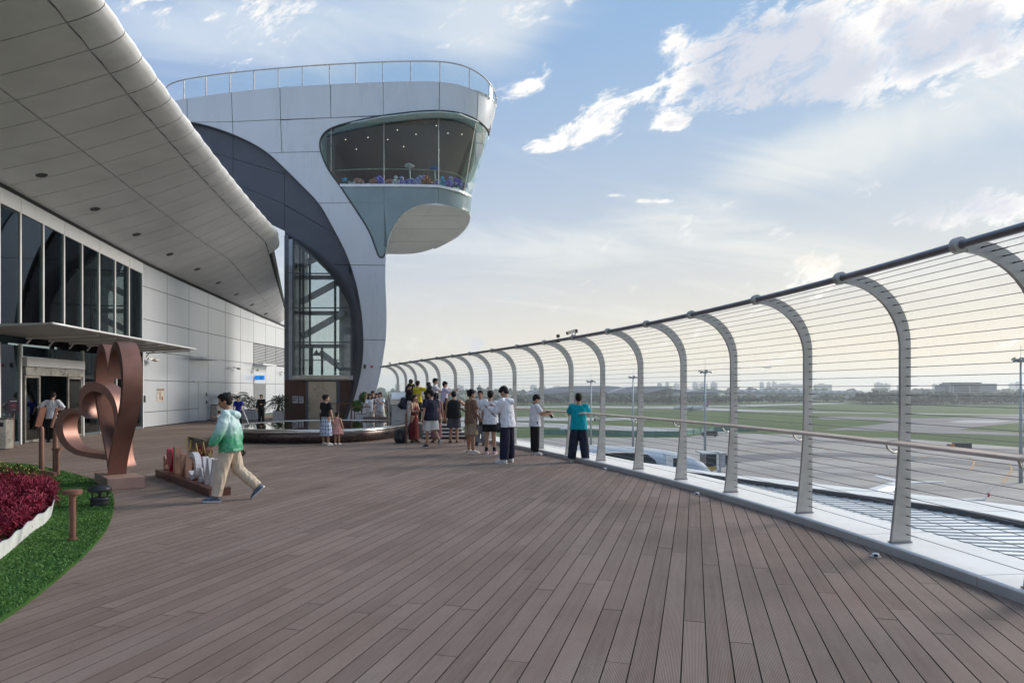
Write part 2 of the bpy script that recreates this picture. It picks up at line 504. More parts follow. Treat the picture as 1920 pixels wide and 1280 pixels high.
def build_deck():
    rnd = random.Random(3)
    sub = MB()
    ys = [-2.0] + list(np.linspace(0.6, 46, 60))
    L = [Vector((-19.5, y, -0.05)) for y in ys]; Rr = [Vector((deckX(max(y, .6)) + 0.1, y, -0.05)) for y in ys]
    n = len(ys)
    sub.add(L + Rr, [(i, i + n, i + n + 1, i + 1) for i in range(n - 1)])
    deck = sub.build('deck', M_dark); tag(deck, kind='structure')
    planks = []
    smin, smax = -31.0, 6.2
    ns = int((smax - smin) / PITCH)
    for r in range(ns):
        s = smin + r * PITCH
        t = -3.0 - rnd.random() * 3
        while t < 54:
            ln = rnd.choice([2.2, 2.9, 2.9, 3.6])
            a, b = t, t + ln; t = b
            c = BD * ((a + b) / 2) + BN * s
            def ok(P): return 0.8 < P.y < 45 and wallX(P.y) - 0.2 < P.x < deckX(P.y)
            pa, pb = BD * a + BN * s, BD * b + BN * s
            if not (ok(pa) or ok(pb) or ok(c)): continue
            # trim to the deck outline
            N = 24
            ins = [i for i in range(N + 1) if ok(BD * (a + (b - a) * i / N) + BN * s)]
            if not ins: continue
            a2 = a + (b - a) * ins[0] / N; b2 = a + (b - a) * ins[-1] / N
            if b2 - a2 < 0.12: continue
            ca = BD * ((a2 + b2) / 2) + BN * s
            if in_poly(pa.x, pa.y, LAWN_S) and in_poly(pb.x, pb.y, LAWN_S): continue
            cutL = cutR = b2
            planks.append((ca, s, a2, b2, rnd.random(), rnd.random()))
    def geom(p):
        ca, s, a, b, t1, t2 = p
        w = (PITCH - GAP) / 2; e = 0.003; bv = 0.0012
        lift = (t2 - 0.5) * 0.0016
        o = []
        for tt in (a + e, b - e):
            for x, z in ((-w, -0.04), (-w, -bv), (-w + bv, 0), (w - bv, 0), (w, -bv), (w, -0.04)):
                o.append(BD * tt + BN * (s + x) + Vector((0, 0, z + lift)))
        fs = [(i, i + 1, i + 7, i + 6) for i in range(5)] + [(0, 1, 2, 3, 4, 5), (6, 7, 8, 9, 10, 11)]
        return o, fs
    def inframe(c):
        if c.y < 2.5: return False
        x = 960 + c.x / c.y * F; y = HY + HC / c.y * F
        return -60 < x < 1980 and y < 1420
    vis = sorted([p for p in planks if inframe(p[0])], key=lambda p: p[0].length)
    near = vis[:300]; ids = set(id(p) for p in near)
    def settint(me, vals):
        at = me.color_attributes.new('tint', 'FLOAT_COLOR', 'CORNER')
        at.data.foreach_set('color', np.array(vals, dtype=np.float32).ravel())
    for p in near:
        o, fs = geom(p)
        me = bpy.data.meshes.new('plank')
        C = p[0]
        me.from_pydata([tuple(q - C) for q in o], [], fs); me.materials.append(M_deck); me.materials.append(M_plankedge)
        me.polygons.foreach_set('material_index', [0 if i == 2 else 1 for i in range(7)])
        settint(me, [(p[4], p[5], 0, 1)] * len(me.loops))
        ob = bpy.data.objects.new('plank', me); ob.location = C; link(ob, deck)
    mb = MB(); vals = []
    for p in planks:
        if id(p) in ids: continue
        o, fs = geom(p); mb.add(o, fs)
        for f in fs: vals += [(p[4], p[5], 0, 1)] * len(f)
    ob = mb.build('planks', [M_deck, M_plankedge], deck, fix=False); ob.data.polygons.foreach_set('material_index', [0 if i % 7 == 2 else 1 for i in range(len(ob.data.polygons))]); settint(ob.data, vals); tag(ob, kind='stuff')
build_deck()

# ------------------------------------------------------------------ white ledge along the edge, in separate cover sheets
def narrow(o, y):
    if o <= 0.6: return o
    return 0.6 + (o - 0.6) * float(np.interp(y, [11, 14, 17, 21, 25, 30, 45], [1.0, 0.78, 0.60, 0.50, 0.46, 0.42, 0.40]))
def strip(profile, y0, y1, n, closed=True):
    """sweep an (off, z) profile along the edge"""
    mb = MB(); ys = np.linspace(y0, y1, n); m = len(profile)
    vts = [edge(y, narrow(o, y), z) for y in ys for o, z in profile]
    fs = []
    for i in range(n - 1):
        for j in range(m if closed else m - 1):
            j2 = (j + 1) % m
            fs.append((i * m + j, i * m + j2, (i + 1) * m + j2, (i + 1) * m + j))
    if closed: fs += [tuple(range(m)), tuple(reversed(range((n - 1) * m, n * m)))]
    return mb.add(vts, fs)
M_ledge = mat('ledge_sheet', (0.88, 0.865, 0.83), 0.2, 0.0, 0.05, 1.5, rvar=0.07)
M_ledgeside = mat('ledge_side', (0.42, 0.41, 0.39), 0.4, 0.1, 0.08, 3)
ledge = empty('edge_ledge', edge(7, 0), label='white glossy metal ledge along the deck edge under the cable fence', cat='ledge')
for i in range(len(POST_Y) - 1):
    a, b = POST_Y[i] + 0.42, POST_Y[i + 1] + 0.42
    if i == 0: a = 1.2
    if b > 36: b = min(b, 40)
    strip([(-0.215, 0.012), (-0.215, 0.088), (-0.203, 0.1), (0.60, 0.105), (0.60, -0.3), (0.55, -0.3), (0.55, 0.05), (-0.15, 0.05)], a + 0.008, b - 0.008, 8).build('cover_sheet', M_ledge, ledge, world=True)
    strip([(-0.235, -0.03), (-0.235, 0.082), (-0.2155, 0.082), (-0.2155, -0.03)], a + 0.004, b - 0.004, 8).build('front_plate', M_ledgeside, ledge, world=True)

# ------------------------------------------------------------------ cable fence
def build_fence():
    root = empty('cable_fence', edge(POST_Y[1], 0), label='tall stainless cable fence with inward curving posts around the terrace', cat='fence')
    H0 = 0.105
    RC = 0.70                     # radius of the bent head
    zc = RAIL_Z - RC              # start of the bend
    # centre line (o, z): o measured from the outer face, negative is inwards
    def post_mesh(y):
        t = railT(y); nrm = Vector((t.y, -t.x, 0))
        base = edge(y, 0, 0)
        outer = []; inner = []
        W = 0.058
        for z, wi in ((H0, 0.165), (0.35, 0.135), (0.7, 0.098), (1.05, 0.07), (1.4, 0.058), (zc, 0.058)):
            outer.append((W, z)); inner.append((-wi, z))
        for i in range(1, 11):
            a = math.pi / 2 * i / 10 * 0.97
            wv = 0.058 + 0.018 * math.sin(math.pi * i / 11) - 0.012 * (i / 10)
            cx, cz = -RC, zc
            r0, r1 = RC + wv, RC - wv
            outer.append((cx + r0 * math.cos(a), cz + r0 * math.sin(a)))
            inner.append((cx + r1 * math.cos(a), cz + r1 * math.sin(a)))
        th = 0.017
        mb = MB(); n = len(outer)
        vts = []
        for s in (-th, th):
            for o, z in outer: vts.append(base + nrm * o + t * s + Vector((0, 0, z)))
            for o, z in inner: vts.append(base + nrm * o + t * s + Vector((0, 0, z)))
        A = 2 * n
        fs = []
        for i in range(n - 1):
            fs += [(i, i + 1, n + i + 1, n + i), (A + i, A + n + i, A + n + i + 1, A + i + 1)]
            fs += [(i, A + i, A + i + 1, i + 1), (n + i, n + i + 1, A + n + i + 1, A + n + i)]
        fs += [(0, n, A + n, A), (n - 1, A + n - 1, A + 2 * n - 1, 2 * n - 1)]
        mb.add(vts, fs)
        return mb, base, t, nrm
    # cable tracks as (o, z) on the post centre line
    track = []
    z = 0.19
    while z < zc:
        track.append((0.012 if z > 0.6 else 0.012, z)); z += 0.098
    k = 0
    while True:
        a = (z - zc + k * 0.098) / RC; k += 1
        if a > 1.42: break
        track.append((-RC + RC * math.cos(a) + 0.012 * math.cos(a), zc + RC * math.sin(a)))
    fit = mat('cable_fitting', (0.05, 0.05, 0.055), 0.4, 0.6, 0.0)
    for y in POST_Y:
        mb, base, t, nrm = post_mesh(y)
        po = mb.build('post', M_post, root, world=True)
        fp = MB(); c = base - nrm * 0.05 + Vector((0, 0, 0.111)); 
        fp.bar(c - nrm * 0.125, c + nrm * 0.125, 0.06, 0.012); 
        fp.build('base_plate', M_black, po, world=False) if False else None
        b_ = MB()
        for o, zz in track:
            p = base + nrm * o + Vector((0, 0, zz))
            b_.sweep([p - t * 0.036, p + t * 0.030], 0.0062, 6)
        if y < 12:
            for o, zz in track:
                p = base + nrm * o + Vector((0, 0, zz))
                b_.sweep([p - t * 0.17, p - t * 0.02], 0.0052, 5)
        tag(b_.build('cable_ferrules', fit, root, world=True), kind='stuff')
        bp = MB(); bp.bar(base - nrm * 0.175 + Vector((0, 0, 0.111)), base + nrm * 0.07 + Vector((0, 0, 0.111)), 0.06, 0.012)
        bp.build('base_plate', M_postedge, root, world=True)
        # ring clamp at the rail
        rp = base - nrm * (LEAN + 0.005) + Vector((0, 0, RAIL_Z))
        rg = MB()
        ang = [2 * math.pi * j / 14 for j in range(14)]
        rg.sweep([rp - t * 0.035, rp - t * 0.03, rp + t * 0.03, rp + t * 0.035], [0.052, 0.066, 0.066, 0.052], 16)
        rg.build('rail_clamp', M_post, root, world=True, smooth=True, sharp=40)
        # handrail bracket
        hb = MB(); q = base - nrm * 0.06 + Vector((0, 0, 1.06))
        hb.sweep([q + t * 0.03, q + t * 0.03 - nrm * 0.05 - Vector((0, 0, 0.012)), q + t * 0.03 - nrm * 0.11 + Vector((0, 0, 0.03)), q + t * 0.03 - nrm * 0.135 + Vector((0, 0, 0.095))], 0.011, 6)
        hb.build('handrail_bracket', M_post, root, world=True, smooth=True)
    ys = list(np.linspace(1.2, POST_Y[-1] + 1.2, 90))
    # top rail
    mb = MB(); mb.sweep([edge(y, -LEAN, RAIL_Z) for y in ys], 0.036, 12); mb.build('top_rail', M_postedge, root, world=True, smooth=True)
    # one long cable per track, straight between posts
    allp = POST_Y + [POST_Y[-1] + 1.2]; allp[0] = POST_Y[0]
    for o, z in track:
        mb = MB()
        mb.sweep([edge(y, o, z) for y in [1.6] + allp], 0.0036, 5)
        mb.build('cable', M_cable, root, world=True)
    # wooden handrail, in planks butted over the posts
    for i in range(len(allp) - 1):
        a = allp[i] + 0.25; b = allp[i + 1] + 0.25
        mb = MB(); prof = [(-0.305, 1.148), (-0.302, 1.170), (-0.292, 1.178), (-0.135, 1.186), (-0.125, 1.178), (-0.125, 1.148)]
        yy = np.linspace(a + 0.002, b - 0.002, 5); m = len(prof)
        vts = [edge(y, o, z) for y in yy for o, z in prof]
        fs = [(p * m + j, p * m + (j + 1) % m, (p + 1) * m + (j + 1) % m, (p + 1) * m + j) for p in range(4) for j in range(m)]
        fs += [tuple(range(m)), tuple(reversed(range(4 * m, 5 * m)))]
        mb.add(vts, fs).build('handrail', M_hand, root, world=True)
build_fence()

# ------------------------------------------------------------------ lower roofs outside the fence
M_seam = mat('standing_seam_metal', (0.88, 0.87, 0.83), 0.5, 0.0, 0.08, 0.8, rvar=0.07)
M_roofpanel = mat('roof_panel', (0.70, 0.70, 0.68), 0.5, 0.0, 0.07, 0.5)
M_seamdark = mat('seam_fold_shade', (0.46, 0.49, 0.51), 0.5, 0.1)  # seam bars darkened, with the thin shadow of the folds put into the colour
M_gutter = mat('gutter_dark', (0.055, 0.058, 0.065), 0.5, 0.2, 0.1, 2)
def build_lower_roof():
    root = empty('lower_roof', edge(8, 3, -0.6), label='pale standing seam metal roof lying below the terrace edge', cat='roof')
    prof = [(0.56, -0.22), (1.8, -0.38), (3.2, -0.49), (4.86, -0.56)]
    y0, y1 = 1.0, 43.0
    strip(prof, y0, y1, 80, closed=False).build('roof_sheet', M_seam, root, world=True, smooth=True)
    L = _al[-1]
    n = 0
    for a in np.arange(3.0, 30.0, 0.23):
        y = float(np.interp(a, _al, _ys)); 
        mb = MB(); ps = [edge(y, narrow(o, y), z + 0.012) for o, z in prof]
        for p, q in zip(ps[:-1], ps[1:]): mb.bar(p, q, 0.012, 0.022)
        mb.build('seam', M_seamdark, root, world=True)
    g = strip([(4.86, -0.60), (4.86, -0.45), (4.97, -0.45), (4.97, -0.60)], y0, y1, 80); g.build('gutter', M_gutter, root, world=True)
    r2 = empty('panel_roof', edge(8, 6, -0.5), label='light grey flat roof panels beyond the dark gutter outside the fence', cat='roof')
    a = 2.0; i = 0
    strip([(4.98, -0.50), (7.6, -0.66), (7.62, -1.2), (4.98, -1.2)], y0, y1, 80).build('roof_base', M_dark, r2, world=True)
    while a < 40:
        ya = float(np.interp(a, _al, _ys)); yb = float(np.interp(a + 1.34, _al, _ys)); 
        gap = 0.09 if i % 4 == 3 else 0.03
        for o0, o1 in ((4.98, 6.27), (6.31, 7.6)):
            z0 = -0.46 - (o0 - 4.98) * 0.06; z1 = -0.46 - (o1 - 4.98) * 0.06
            yb2 = float(np.interp(a + 1.34 - gap, _al, _ys))
            mb = strip([(o0, z0 - 0.03), (o0, z0), (o1, z1), (o1, z1 - 0.03)], ya, yb2, 3)
            mb.build('roof_panel', M_roofpanel, r2, world=True)
        a += 1.34; i += 1
    # outer wall of the terminal below the roof, down to the apron
    w = strip([(7.3, -0.9), (7.5, -0.9), (7.5, -21.3), (7.3, -21.3)], y0, y1, 60)
    w.build('outer_wall', M_panel, r2, world=True)
build_lower_roof()
# ------------------------------------------------------------------ terminal building on the left
_wallfit = np.polyfit(_wy, _wx, 2)
_ws = float(np.polyval(np.polyder(_wallfit), 16.0))
def wallX(Y):
    if Y < 16: return float(np.polyval(_wallfit, 16.0) + _ws * (Y - 16.0))
    return float(np.polyval(_wallfit, Y))
def wallD(px):
    k = (px - 960) / F; lo, hi = 8.0, 70.0
    for _ in range(50):
        m = (lo + hi) / 2
        if wallX(m) / m < k: lo = m
        else: hi = m
    return (lo + hi) / 2
_tops = [(0, 349), (120, 415), (267, 493), (416, 561), (531, 612)]
_td = [wallD(x) for x, y in _tops]; _tz = [HC + (HY - y) / F * d for (x, y), d in zip(_tops, _td)]
def wallTop(Y): return float(np.interp(Y, [2] + _td + [56], [_tz[0] + 0.2] + _tz + [_tz[-1] - 0.2]))
EZ = 9.5
_ev = [(180, 0), (268, 119), (350, 231), (450, 364), (521, 441)]
_ed = [(EZ - HC) * F / (HY - y) for x, y in _ev]; _ex = [(x - 960) / F * d for (x, y), d in zip(_ev, _ed)]
_ec = np.polyfit(_ed, _ex, 2)
def eaveX(Y):
    if Y <= _ed[-1]: 
        if Y < _ed[0]:
            s = float(np.polyval(np.polyder(_ec), _ed[0])); return float(np.polyval(_ec, _ed[0]) + s * (Y - _ed[0]))
        return float(np.polyval(_ec, Y))
    e0 = float(np.polyval(_ec, _ed[-1])); return e0 - (Y - _ed[-1]) * 0.30
def eaveZ(Y): return EZ if Y < 35 else EZ - (Y - 35) * 0.13

term = empty('terminal_building', (-16.5, 32, 0), label='long airport terminal facade with white panels, dark glass and deep soffit', cat='building')
M_reveal = mat('wall_reveal', (0.10, 0.10, 0.10), 0.7, var=0)
def wallbox(Ya, Yb, z0, z1, x0=0.0, x1=0.04, z0b=None, z1b=None):
    """slab on the curved wall, standing proud of it by x0..x1"""
    mb = MB(); n = max(1, int((Yb - Ya) / 1.2)); V = []; Fs = []
    for i in range(n + 1):
        t = i / n; Y = Ya + (Yb - Ya) * t
        a = z0 if z0b is None else z0 + (z0b - z0) * t
        b = z1 if z1b is None else z1 + (z1b - z1) * t
        X = wallX(Y)
        V += [(X + x0, Y, a), (X + x1, Y, a), (X + x1, Y, b), (X + x0, Y, b)]
    for i in range(n):
        for j in range(4):
            j2 = (j + 1) % 4
            Fs.append((i * 4 + j, i * 4 + j2, i * 4 + 4 + j2, i * 4 + 4 + j))
    Fs += [(0, 1, 2, 3), (n * 4 + 3, n * 4 + 2, n * 4 + 1, n * 4)]
    return mb.add(V, Fs)

YG = wallD(266)                   # end of the glass front, start of the white panels
# backing wall
mb = MB(); ys = np.linspace(YG, 56, 24)
mb.add([(wallX(y) - 0.03, y, 0) for y in ys] + [(wallX(y) - 0.03, y, wallTop(y) + .1) for y in ys], [(i, i + 1, i + 25, i + 24) for i in range(23)])
mb.build('backing_wall', M_dark, term, world=True)
seams = [266, 312, 353, 389, 421, 450, 474, 497, 516, 533, 549, 563]
rows = [0.03, 0.70, 2.13, 3.45, 4.86, 6.32]
lv0, lv1 = wallD(474), wallD(531)
for i in range(len(seams) - 1):
    ya, yb = wallD(seams[i]) + 0.02, wallD(seams[i + 1]) - 0.02
    if i == 0: ya += 0.02
    ta, tb = wallTop(ya) - 0.03, wallTop(yb) - 0.03
    for r in range(len(rows)):
        z0 = rows[r] + 0.013
        z1 = rows[r + 1] - 0.013 if r + 1 < len(rows) else 99
        if z0 > max(ta, tb) - 0.1: continue
        if 474 <= seams[i] < 531 and r == 3: continue       # louvres here
        za, zb = min(z1, ta), min(z1, tb)
        if min(za, zb) <= z0 + 0.05: 
            zb = max(zb, z0 + 0.01)
        wallbox(ya, yb, z0, za, 0.0, 0.035, None if False else z0, zb).build('wall_panel', M_panel, term, world=True)
    if 474 <= seams[i] < 531:
        z0, z1 = rows[3], rows[4]
        fr = MB()
        lo = wallbox(ya, yb, z0 + 0.01, z1 - 0.01, -0.02, 0.0).build('louvre_box', M_dark, term, world=True)
        nb = 12
        for q in range(nb):
            zz = z0 + 0.05 + (z1 - z0 - 0.1) * (q + 0.5) / nb
            wallbox(ya + 0.03, yb - 0.03, zz - 0.026, zz + 0.026, 0.005, 0.05).build('louvre_blade', M_panel, term, world=True)
# dark shadow gap and white head band over the glass
wallbox(4, 55, 0, 0.1).v  # (profile check only)
mb = MB()
for a, b in zip(np.linspace(4, 54, 26)[:-1], np.linspace(4, 54, 26)[1:]):
    mb2 = wallbox(a, b, wallTop(a) - 0.02, wallTop(a) + 0.12, -0.02, 0.05, wallTop(b) - 0.02, wallTop(b) + 0.12); mb.add(mb2.v, mb2.f)
mb.build('shadow_gap', M_dark, term, world=True)
hb = [4.0] + [wallD(x) for x in (-40, 36, 118, 184, 240)] + [YG]
for a, b in zip(hb[:-1], hb[1:]):
    wallbox(a + 0.01, b - 0.01, wallTop(a) - 0.50, wallTop(a) - 0.03, -0.02, 0.06, wallTop(b) - 0.50, wallTop(b) - 0.03).build('head_panel', M_mull, term, world=True)

# glass front
M_glassdark = glass('facade_glass', (0.42, 0.55, 0.55), 1.1, 0.0, 0.9)
mull = [-130, -85, -44, -4, 36, 79, 118, 152, 184, 214, 240, 265]
mY = [wallD(x) for x in mull]
CZ = 3.40
for i, y in enumerate(mY):
    wallbox(y - 0.035, y + 0.035, CZ, wallTop(y) - 0.5, -0.03, 0.06).build('mullion', M_mull, term, world=True)
for a, b in zip(mY[:-1], mY[1:]):
    wallbox(a + 0.05, b - 0.05, CZ, wallTop(a) - 0.505, 0.0, 0.02, CZ, wallTop(b) - 0.505).build('window_pane', M_glassdark, term, world=True)
M_frame0 = mat('sill_dark', (0.10, 0.11, 0.12), 0.5, 0.2)
DY0, DY1 = wallD(40), wallD(154)
low = [mY[0], mY[1], mY[2], mY[3], mY[4], DY1, wallD(186), wallD(216), wallD(242), YG]
for i, y in enumerate(low):
    wallbox(y - 0.035, y + 0.035, 0, CZ - 0.25, -0.03, 0.07).build('mullion', M_mull, term, world=True)
for a, b in zip(low[:-1], low[1:]):
    if abs(a - mY[4]) < 1e-6: continue
    wallbox(a + 0.06, b - 0.06, 0.10, CZ - 0.3, 0.0, 0.02).build('window_pane', M_glassdark, term, world=True)
    wallbox(a + 0.06, b - 0.06, 0.0, 0.10, -0.02, 0.05).build('sill', M_frame0, term, world=True)
# entrance: beam, header, two sliding leaves
wallbox(DY0 + 0.08, DY1 - 0.06, 2.46, 2.76, -0.02, 0.14).build('door_beam', M_mull, term, world=True)
wallbox(DY0 + 0.08, DY1 - 0.06, 2.78, CZ - 0.3, 0.0, 0.02).build('window_pane', M_glassdark, term, world=True)
wallbox(DY0 + 0.08, DY1 - 0.06, 2.18, 2.44, -0.04, 0.10).build('door_header', M_steel, term, world=True)
for a, b, nm in ((DY0 + 0.1, DY0 + 0.95, 'a'), (DY1 - 1.05, DY1 - 0.1, 'b')):
    dr = wallbox(a + 0.06, b - 0.06, 0.10, 2.10, 0.015, 0.03).build('sliding_door', M_glassdark, term, world=True)
    fr = MB()
    for q in (wallbox(a, a + 0.06, 0.02, 2.17, 0, 0.06), wallbox(b - 0.06, b, 0.02, 2.17, 0, 0.06), wallbox(a + 0.062, b - 0.062, 0.02, 0.098, 0, 0.055), wallbox(a + 0.062, b - 0.062, 2.102, 2.17, 0, 0.055)):
        fr.add(q.v, q.f)
    fr.build('door_frame', M_steel, term, world=True)
# interior of the hall behind the glass
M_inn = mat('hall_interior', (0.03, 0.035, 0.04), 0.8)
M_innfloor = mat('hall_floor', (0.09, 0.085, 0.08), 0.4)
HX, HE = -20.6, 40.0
hy_ = list(np.linspace(4, HE, 13))
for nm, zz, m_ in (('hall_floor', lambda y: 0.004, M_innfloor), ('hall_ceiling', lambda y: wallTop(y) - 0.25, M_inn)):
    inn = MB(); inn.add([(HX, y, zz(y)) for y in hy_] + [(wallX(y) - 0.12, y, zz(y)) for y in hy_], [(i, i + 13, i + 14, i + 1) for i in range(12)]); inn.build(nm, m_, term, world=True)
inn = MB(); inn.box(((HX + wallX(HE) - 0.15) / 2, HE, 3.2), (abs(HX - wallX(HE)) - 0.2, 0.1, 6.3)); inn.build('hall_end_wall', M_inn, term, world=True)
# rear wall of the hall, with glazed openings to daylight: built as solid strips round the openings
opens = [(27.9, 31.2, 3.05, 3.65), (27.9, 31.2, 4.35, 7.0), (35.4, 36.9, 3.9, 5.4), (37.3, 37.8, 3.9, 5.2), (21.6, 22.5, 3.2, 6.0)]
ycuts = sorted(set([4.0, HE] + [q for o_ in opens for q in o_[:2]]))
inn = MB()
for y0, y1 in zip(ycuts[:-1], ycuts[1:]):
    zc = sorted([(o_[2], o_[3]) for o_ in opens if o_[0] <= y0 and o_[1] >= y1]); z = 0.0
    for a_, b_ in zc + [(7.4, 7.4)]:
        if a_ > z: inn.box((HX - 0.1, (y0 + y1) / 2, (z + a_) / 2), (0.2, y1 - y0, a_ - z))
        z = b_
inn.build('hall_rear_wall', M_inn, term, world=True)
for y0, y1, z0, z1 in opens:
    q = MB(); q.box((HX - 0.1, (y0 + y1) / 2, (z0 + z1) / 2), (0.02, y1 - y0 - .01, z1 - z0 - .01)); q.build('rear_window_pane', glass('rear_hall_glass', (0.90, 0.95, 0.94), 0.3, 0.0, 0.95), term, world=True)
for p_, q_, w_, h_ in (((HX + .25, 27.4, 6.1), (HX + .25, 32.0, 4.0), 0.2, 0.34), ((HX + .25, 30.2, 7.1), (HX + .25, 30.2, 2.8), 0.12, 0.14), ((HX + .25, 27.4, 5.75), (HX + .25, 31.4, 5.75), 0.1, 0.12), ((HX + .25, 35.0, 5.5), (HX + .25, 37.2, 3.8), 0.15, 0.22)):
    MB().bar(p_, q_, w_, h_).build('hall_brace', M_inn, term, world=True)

# entrance canopy
can = MB()
c_out = [G(110, 620, 3.50) if False else Vector((-12.55, 18.9, 3.5)), Vector((-14.0, 29.6, 3.5))]
def canp(y, t): 
    xo = np.interp(y, [10, 18.9, 29.6, 30.8], [-11.3, -12.55, -14.0, -14.2]); return float(wallX(y) + 0.12 + (xo - wallX(y)) * t)
ysc = np.linspace(18.3, 30.1, 12)
V = []
for y in ysc:
    far = 1.0 if y <= YG + 0.6 else 1.0
    V += [(canp(y, 0), y, 3.37), (canp(y, 1), y, 3.47), (canp(y, 1), y, 3.52), (canp(y, 0), y, 3.45)]
Fs = [(i * 4 + j, i * 4 + (j + 1) % 4, i * 4 + 4 + (j + 1) % 4, i * 4 + 4 + j) for i in range(11) for j in range(4)] + [(0, 1, 2, 3), (47, 46, 45, 44)]
can.add(V, Fs); canopy = can.build('entrance_canopy', mat('canopy_sheet', (0.42, 0.42, 0.42), 0.4, 0.1, 0.08, 1.0), term, world=True)
rim = MB(); rim.sweep([(canp(y, 1) + 0.02, y, 3.495) for y in ysc], 0.035, 8); rim.build('canopy_edge', M_mull, term, world=True, smooth=True)
for y in mY[4:]:
    h = MB(); h.bar((canp(y, 0.04), y, 3.33), (canp(y, 0.9), y, 3.43), 0.05, 0.06); h.bar((canp(y, 0.1), y, 3.33), (canp(y, 0.04), y, 3.15), 0.04, 0.04)
    h.build('canopy_bracket', M_mull, term, world=True)

# soffit panels, fascia panels, roof
def sof(Y, t):
    a = Vector((wallX(Y) + 0.02, Y, wallTop(Y) + 0.1)); b = Vector((eaveX(Y), Y, eaveZ(Y)))
    p = a.lerp(b, t); p.z -= 0.25 * math.sin(math.pi * t) * 0.5
    return p
YS = list(np.arange(5.0, 52, 1.13))
for Y0, Y1 in zip(YS[:-1], YS[1:]):
    for t0, t1 in ((0.0, 0.495), (0.503, 0.868)):
        mb = MB(); g = 0.016
        n = 3; V = []
        for i in range(n + 1):
            t = t0 + (t1 - t0) * i / n
            V += [sof(Y0 + g, t), sof(Y1 - g, t)]
        V2 = [p + Vector((0, 0, 0.05)) for p in V]
        Fs = [(2 * i, 2 * i + 1, 2 * i + 3, 2 * i + 2) for i in range(n)]
        N = len(V)
        Fs += [tuple(q + N for q in reversed(f)) for f in Fs]
        rimi = [0, 1] + [2 * i + 1 for i in range(1, n + 1)] + [2 * i for i in range(n, 0, -1)]
        Fs += [(rimi[i], rimi[(i + 1) % len(rimi)], rimi[(i + 1) % len(rimi)] + N, rimi[i] + N) for i in range(len(rimi))]
        mb.add(V + V2, Fs); mb.build('soffit_panel', M_soffit, term, world=True)
    # rounded fascia segment
    if Y0 < 36.5:
        V = []; pr = [(0.874, -0.004), (0.91, -0.006), (0.95, 0.012), (0.982, 0.055), (0.998, 0.12), (1.0, 0.19), (0.985, 0.23), (0.90, 0.27)]
        bul = [0.0, 0.03, 0.0]
        for ii, Y in enumerate((Y0 + 0.014, (Y0 + Y1) / 2, Y1 - 0.014)):
            for t, dz in pr:
                p = sof(Y, t); V.append(p + Vector((bul[ii], 0, dz)))
        m = len(pr)
        Fs = [(i * m + j, i * m + j + 1, (i + 1) * m + j + 1, (i + 1) * m + j) for i in range(2) for j in range(m - 1)]
        mb = MB(); mb.add(V, Fs)
        mb.build('fascia_panel', M_fascia, term, world=True, smooth=True)
dk = MB(); V = []
for Y in YS: V += [sof(Y, t) + Vector((0, 0, 0.09)) for t in (0.0, 0.35, 0.7, 0.9)]
dk.add(V, [(i * 4 + j, i * 4 + j + 1, i * 4 + 5 + j, i * 4 + 4 + j) for i in range(len(YS) - 1) for j in range(3)])
dk.build('soffit_backing', M_dark, term, world=True)
dk = MB(); V = []
for Y in YS: V += [sof(Y, 0.93) + Vector((0, 0, 0.28)), Vector((wallX(Y) - 12, Y, eaveZ(Y) + 3.0))]
dk.add(V, [(2 * i, 2 * i + 1, 2 * i + 3, 2 * i + 2) for i in range(len(YS) - 1)]); dk.build('roof_sheet', M_fascia, term, world=True)
for i in range(9):
    Y = 20.6 + 3.35 * i
    p = sof(Y, 0.21); mb = MB(); mb.lathe([(0.16, -0.012), (0.16, 0.02)], 16, (0, 0, 0))
    o = mb.build('downlight', M_black, term); o.location = p - term.location
    # tilt with the soffit
    o.rotation_euler = (0, -math.atan2(eaveZ(Y) - wallTop(Y), eaveX(Y) - wallX(Y)), 0)

# fittings on the wall
def wallfit(name, px, z0, z1, dpx, x1, material, x0=0.036):
    Y0 = wallD(px); Y1 = wallD(px + dpx)
    return wallbox(Y0, Y1, z0, z1, x0, x1).build(name, material, term, world=True)
def zat(px, py): return HC + (HY - py) / F * wallD(px)
wallfit('awning', 353, zat(353, 672), zat(353, 668.5), 36, 0.75, M_panel)
wallfit('awning', 474, zat(474, 684), zat(474, 680), 26, 0.7, M_panel)
dpan = mat('grey_door', (0.20, 0.205, 0.215), 0.5)
wallfit('service_door', 475, 0.02, 2.1, 22, 0.06, dpan)
dd = wallfit('wall_door', 371, 0.02, 2.08, 16, 0.05, M_panel)
wallfit('door_closer', 361, 2.12, 2.18, 20, 0.10, M_steel)
wallfit('card_reader', 384.5, 1.35, 1.55, 1.8, 0.07, M_black); wallfit('door_handle', 384.5, 0.95, 1.1, 1.6, 0.09, M_black)
wallfit('call_box', 266.5, 1.15, 1.45, 2.4, 0.1, M_black)
# framed notice on the wall
M_poster = mat('poster_cream', (0.55, 0.50, 0.42), 0.6, 0, 0.25, 6.0); M_posterhead = mat('poster_head', (0.30, 0.20, 0.12), 0.6)
po = wallfit('poster', 292.5, zat(293, 752), zat(293, 729), 13, 0.05, M_poster)
wallfit('poster_header', 292.5, zat(293, 732), zat(293, 728.5), 13, 0.058, M_posterhead, 0.051)
wallfit('poster_motif', 297, zat(297, 749), zat(297, 736), 2.2, 0.056, M_posterhead, 0.0515)
wallfit('poster_motif', 301, zat(301, 750), zat(301, 743), 2.4, 0.056, mat('poster_red', (0.3, 0.05, 0.04), 0.6), 0.0515)
